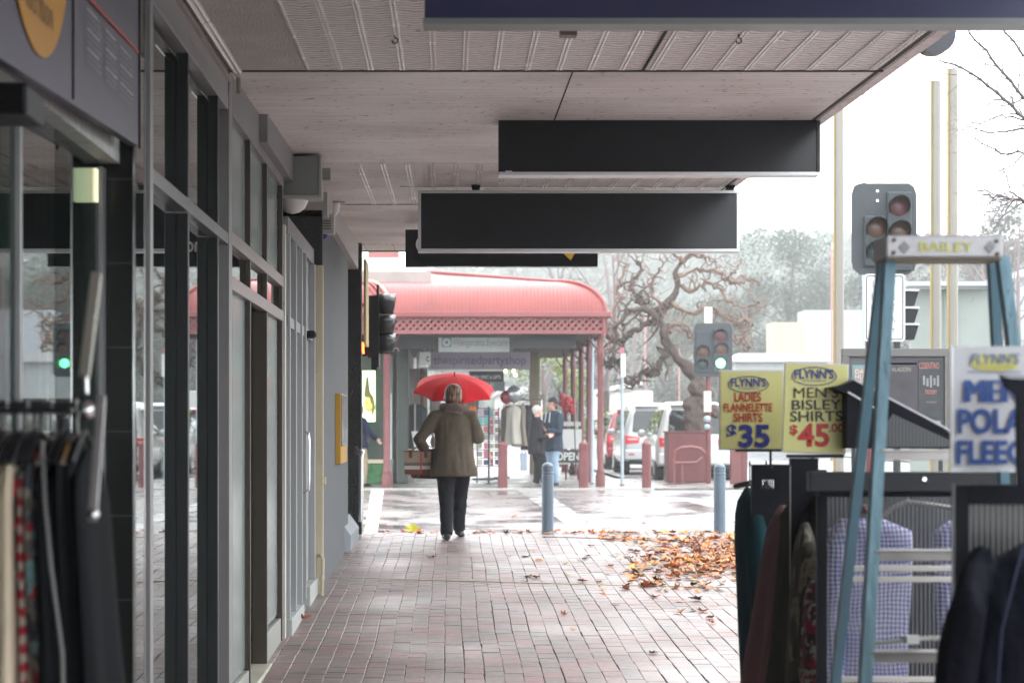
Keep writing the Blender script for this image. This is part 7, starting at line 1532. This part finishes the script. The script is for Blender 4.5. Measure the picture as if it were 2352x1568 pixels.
# ---------------------------------------------------------------- fallen leaves
LEAFM = []
for n_, c_ in (('orange', (.62, .22, .05)), ('rust', (.33, .09, .035)), ('brown', (.13, .045, .025)), ('pale', (.5, .26, .14)), ('yellow', (.55, .42, .08))): LEAFM.append(M('leaf_' + n_, c_, .5, var=.3, vs=30, spec=.25))
def leaf_mesh(mb, c, s, yaw, tilt, roll, curl, rnd):
    pts = []; A = [(0, .05), (.16, .22), (.5, .12), (.34, .38), (.62, .62), (.3, .62), (.2, .75), (0, 1.05), (-.2, .75), (-.3, .62), (-.62, .62), (-.34, .38), (-.5, .12), (-.16, .22)]
    if rnd.random() < .4: A = [(0, .05), (.28, .2), (.42, .18), (.36, .42), (.45, .6), (.25, .66), (.12, .8), (-.02, .85), (-.22, .7), (-.3, .6), (-.36, .4), (-.42, .2), (-.2, .15), (-.08, .1)]
    A = [(x * rnd.uniform(.75, 1.15), y * rnd.uniform(.85, 1.1)) for x, y in A]; fold = rnd.uniform(0, .5)
    Rm = Euler((tilt, roll, yaw)).to_matrix(); ctr = Rm @ Vector((0, .45 * s, curl * s * .1)); o = [Vector(c) + Rm @ Vector((x * s * rnd.uniform(.85, 1.1), (y - .0) * s, s * (curl * (x * x * 1.1 + (y - .45) ** 2 * .8) + fold * abs(x) * .5))) - Rm @ Vector((0, .45 * s, 0)) for x, y in A]
    zmin = min(p.z for p in o); lift = max(0, G(c[1]) + .004 - zmin) if c[1] < 25.62 else max(0, (.016 if c[1] < 25.86 else -.037) - zmin)
    o = [p + Vector((0, 0, lift)) for p in o]; cc = Vector(c) + Vector((0, 0, lift)); k = len(o)
    mb.add([cc] + o, [(0, 1 + i, 1 + (i + 1) % k) for i in range(k)])
    st0 = o[0]; d = (o[0] - cc).normalized(); mb.add([o[0], o[1].lerp(o[0], .7), o[0] + d * s * .5], [(0, 1, 2)])
rnd = random.Random(12)
def rleaf(mb, px, py, big=1.0, flat=False):
    z = 9408 / (py - 857) if py > 1228 else 1.2 * F / (py - 979)
    if 1212 < py <= 1232: z = rnd.uniform(25.5, 25.84)
    c = P(px, py, z); c.z = G(z) + .004 if z < 25.62 else (.016 if z < 25.86 else -.035)
    leaf_mesh(mb, c, rnd.uniform(.06, .125) * big, rnd.uniform(0, 6.28), rnd.gauss(0, .16), rnd.gauss(0, .2), rnd.choice((.1, .2, .35, .5, .8, -.3)), rnd)
piles = [MB() for _ in LEAFM]; wts = [0, 0, 0, 0, 1, 1, 3, 2, 3, 3, 3, 4]
def density(px, py):
    # thick drift at the right, thinning left and towards the camera
    top = 1222 + max(0, (px - 1300)) * .03
    if py < top - 4 or py > 1335: return 0
    a = max(0, (px - 1430) / 260); b_ = math.exp(-((py - 1274) / 36) ** 2); d = a * b_
    if py < top + 14 + (px - 1000) * .012: d = max(d, .22 + .5 * max(0, (px - 1250) / 400))
    return min(1, d)
cnt = 0
while cnt < 950:
    px, py = rnd.uniform(1380, 1760), rnd.uniform(1222, 1338)
    if rnd.random() < density(px, py): rleaf(piles[rnd.choice(wts)], px, py); cnt += 1
for _ in range(230):
    px, py = rnd.gauss(1560, 100), rnd.gauss(1300, 34)
    if 1236 < py < 1420 and px < 1760: rleaf(piles[rnd.choice(wts)], px, py)
for k, mb in enumerate(piles): tag(mb.build('leaf_litter', LEAFM[k]), label=('orange', 'rust red', 'dark brown', 'pale tan', 'yellow')[k] + ' wet leaves in the drift heaped beside the right bollard', cat='fallen leaves', kind='stuff')
spots = []
while len(spots) < 62:     # thin line of leaves lying along the kerb
    px = rnd.uniform(870, 1450); py = 1222 + rnd.uniform(-5, 3) + (px - 870) * .008
    if abs(px - 1040) > 34: spots.append((px, py))
spots += [(990, 1280), (1170, 1277), (1205, 1279), (1225, 1268), (1215, 1325), (1230, 1328), (1205, 1337), (1295, 1412), (1315, 1447), (1335, 1337), (1375, 1337), (1330, 1290), (1350, 1278), (1400, 1300), (1447, 1330), (1440, 1345), (1455, 1330), (1560, 1408), (1590, 1402), (1630, 1420), (1635, 1432), (1505, 1372), (1550, 1352), (1590, 1330), (1600, 1380), (1640, 1390), (1655, 1345), (1500, 1500), (1460, 1298), (1480, 1310), (1520, 1345), (960, 1122), (1005, 1123), (1400, 1150), (1480, 1195), (1545, 1225), (1180, 1180)]
for i, (px, py) in enumerate(spots):
    mb = MB(); rleaf(mb, px, py, 1.0 if py > 1150 else .9); k = rnd.choice(wts[:10])
    cn = ('orange', 'rust', 'brown', 'tan')[k]; zn = 'left of the woman' if px < 1030 else ('between woman and left bollard' if px < 1250 else ('right of the left bollard' if px < 1450 else 'near the racks'))
    row = 'along the kerb' if i < 62 else ('on the wet crossing' if py < 1226 else ('close behind the kerb' if py < 1310 else ('midway up the paving' if py < 1385 else 'on the nearest paving')))
    tag(mb.build('fallen_leaf', LEAFM[k]), f'{cn} curled leaf {row}, {zn}', 'leaf', f'{cn} leaves {row} {zn}')
c = P(688, 1425, 9408 / (1425 - 857)); mb = MB(); leaf_mesh(mb, (c.x, c.y, G(c.y) + .02), .12, 1, .5, .4, 1.5, rnd); tag(mb.build('fallen_leaf', LEAFM[1]), 'dark red leaf curled against the grey shop door sill', 'leaf')
c = P(948, 1208, 26.6); mb = MB(); leaf_mesh(mb, (c.x, c.y, .01), .16, 0, 1.2, .1, .2, rnd); tag(mb.build('fallen_leaf', M('bright_yellow_leaf', (.75, .7, .05), .5)), 'bright yellow leaf standing upright on the wet crossing', 'leaf')

# ---------------------------------------------------------------- damp air
hz = MB(); hz.box((-650, -70, -3.4), (650, 560, 60)); mh = bpy.data.materials.new('damp_air'); mh.use_nodes = True; nn = mh.node_tree.nodes
for q in list(nn):
    if q.type == 'BSDF_PRINCIPLED': nn.remove(q)
pv = nn.new('ShaderNodeVolumePrincipled'); pv.inputs['Color'].default_value = (.93, .95, .96, 1); pv.inputs['Density'].default_value = .0011; pv.inputs['Anisotropy'].default_value = .1
mh.node_tree.links.new(pv.outputs[0], [q for q in nn if q.type == 'OUTPUT_MATERIAL'][0].inputs['Volume'])
tag(hz.build('haze', mh), label='pale damp air over the street', cat='haze', kind='stuff')
S.cycles.volume_bounces = 1
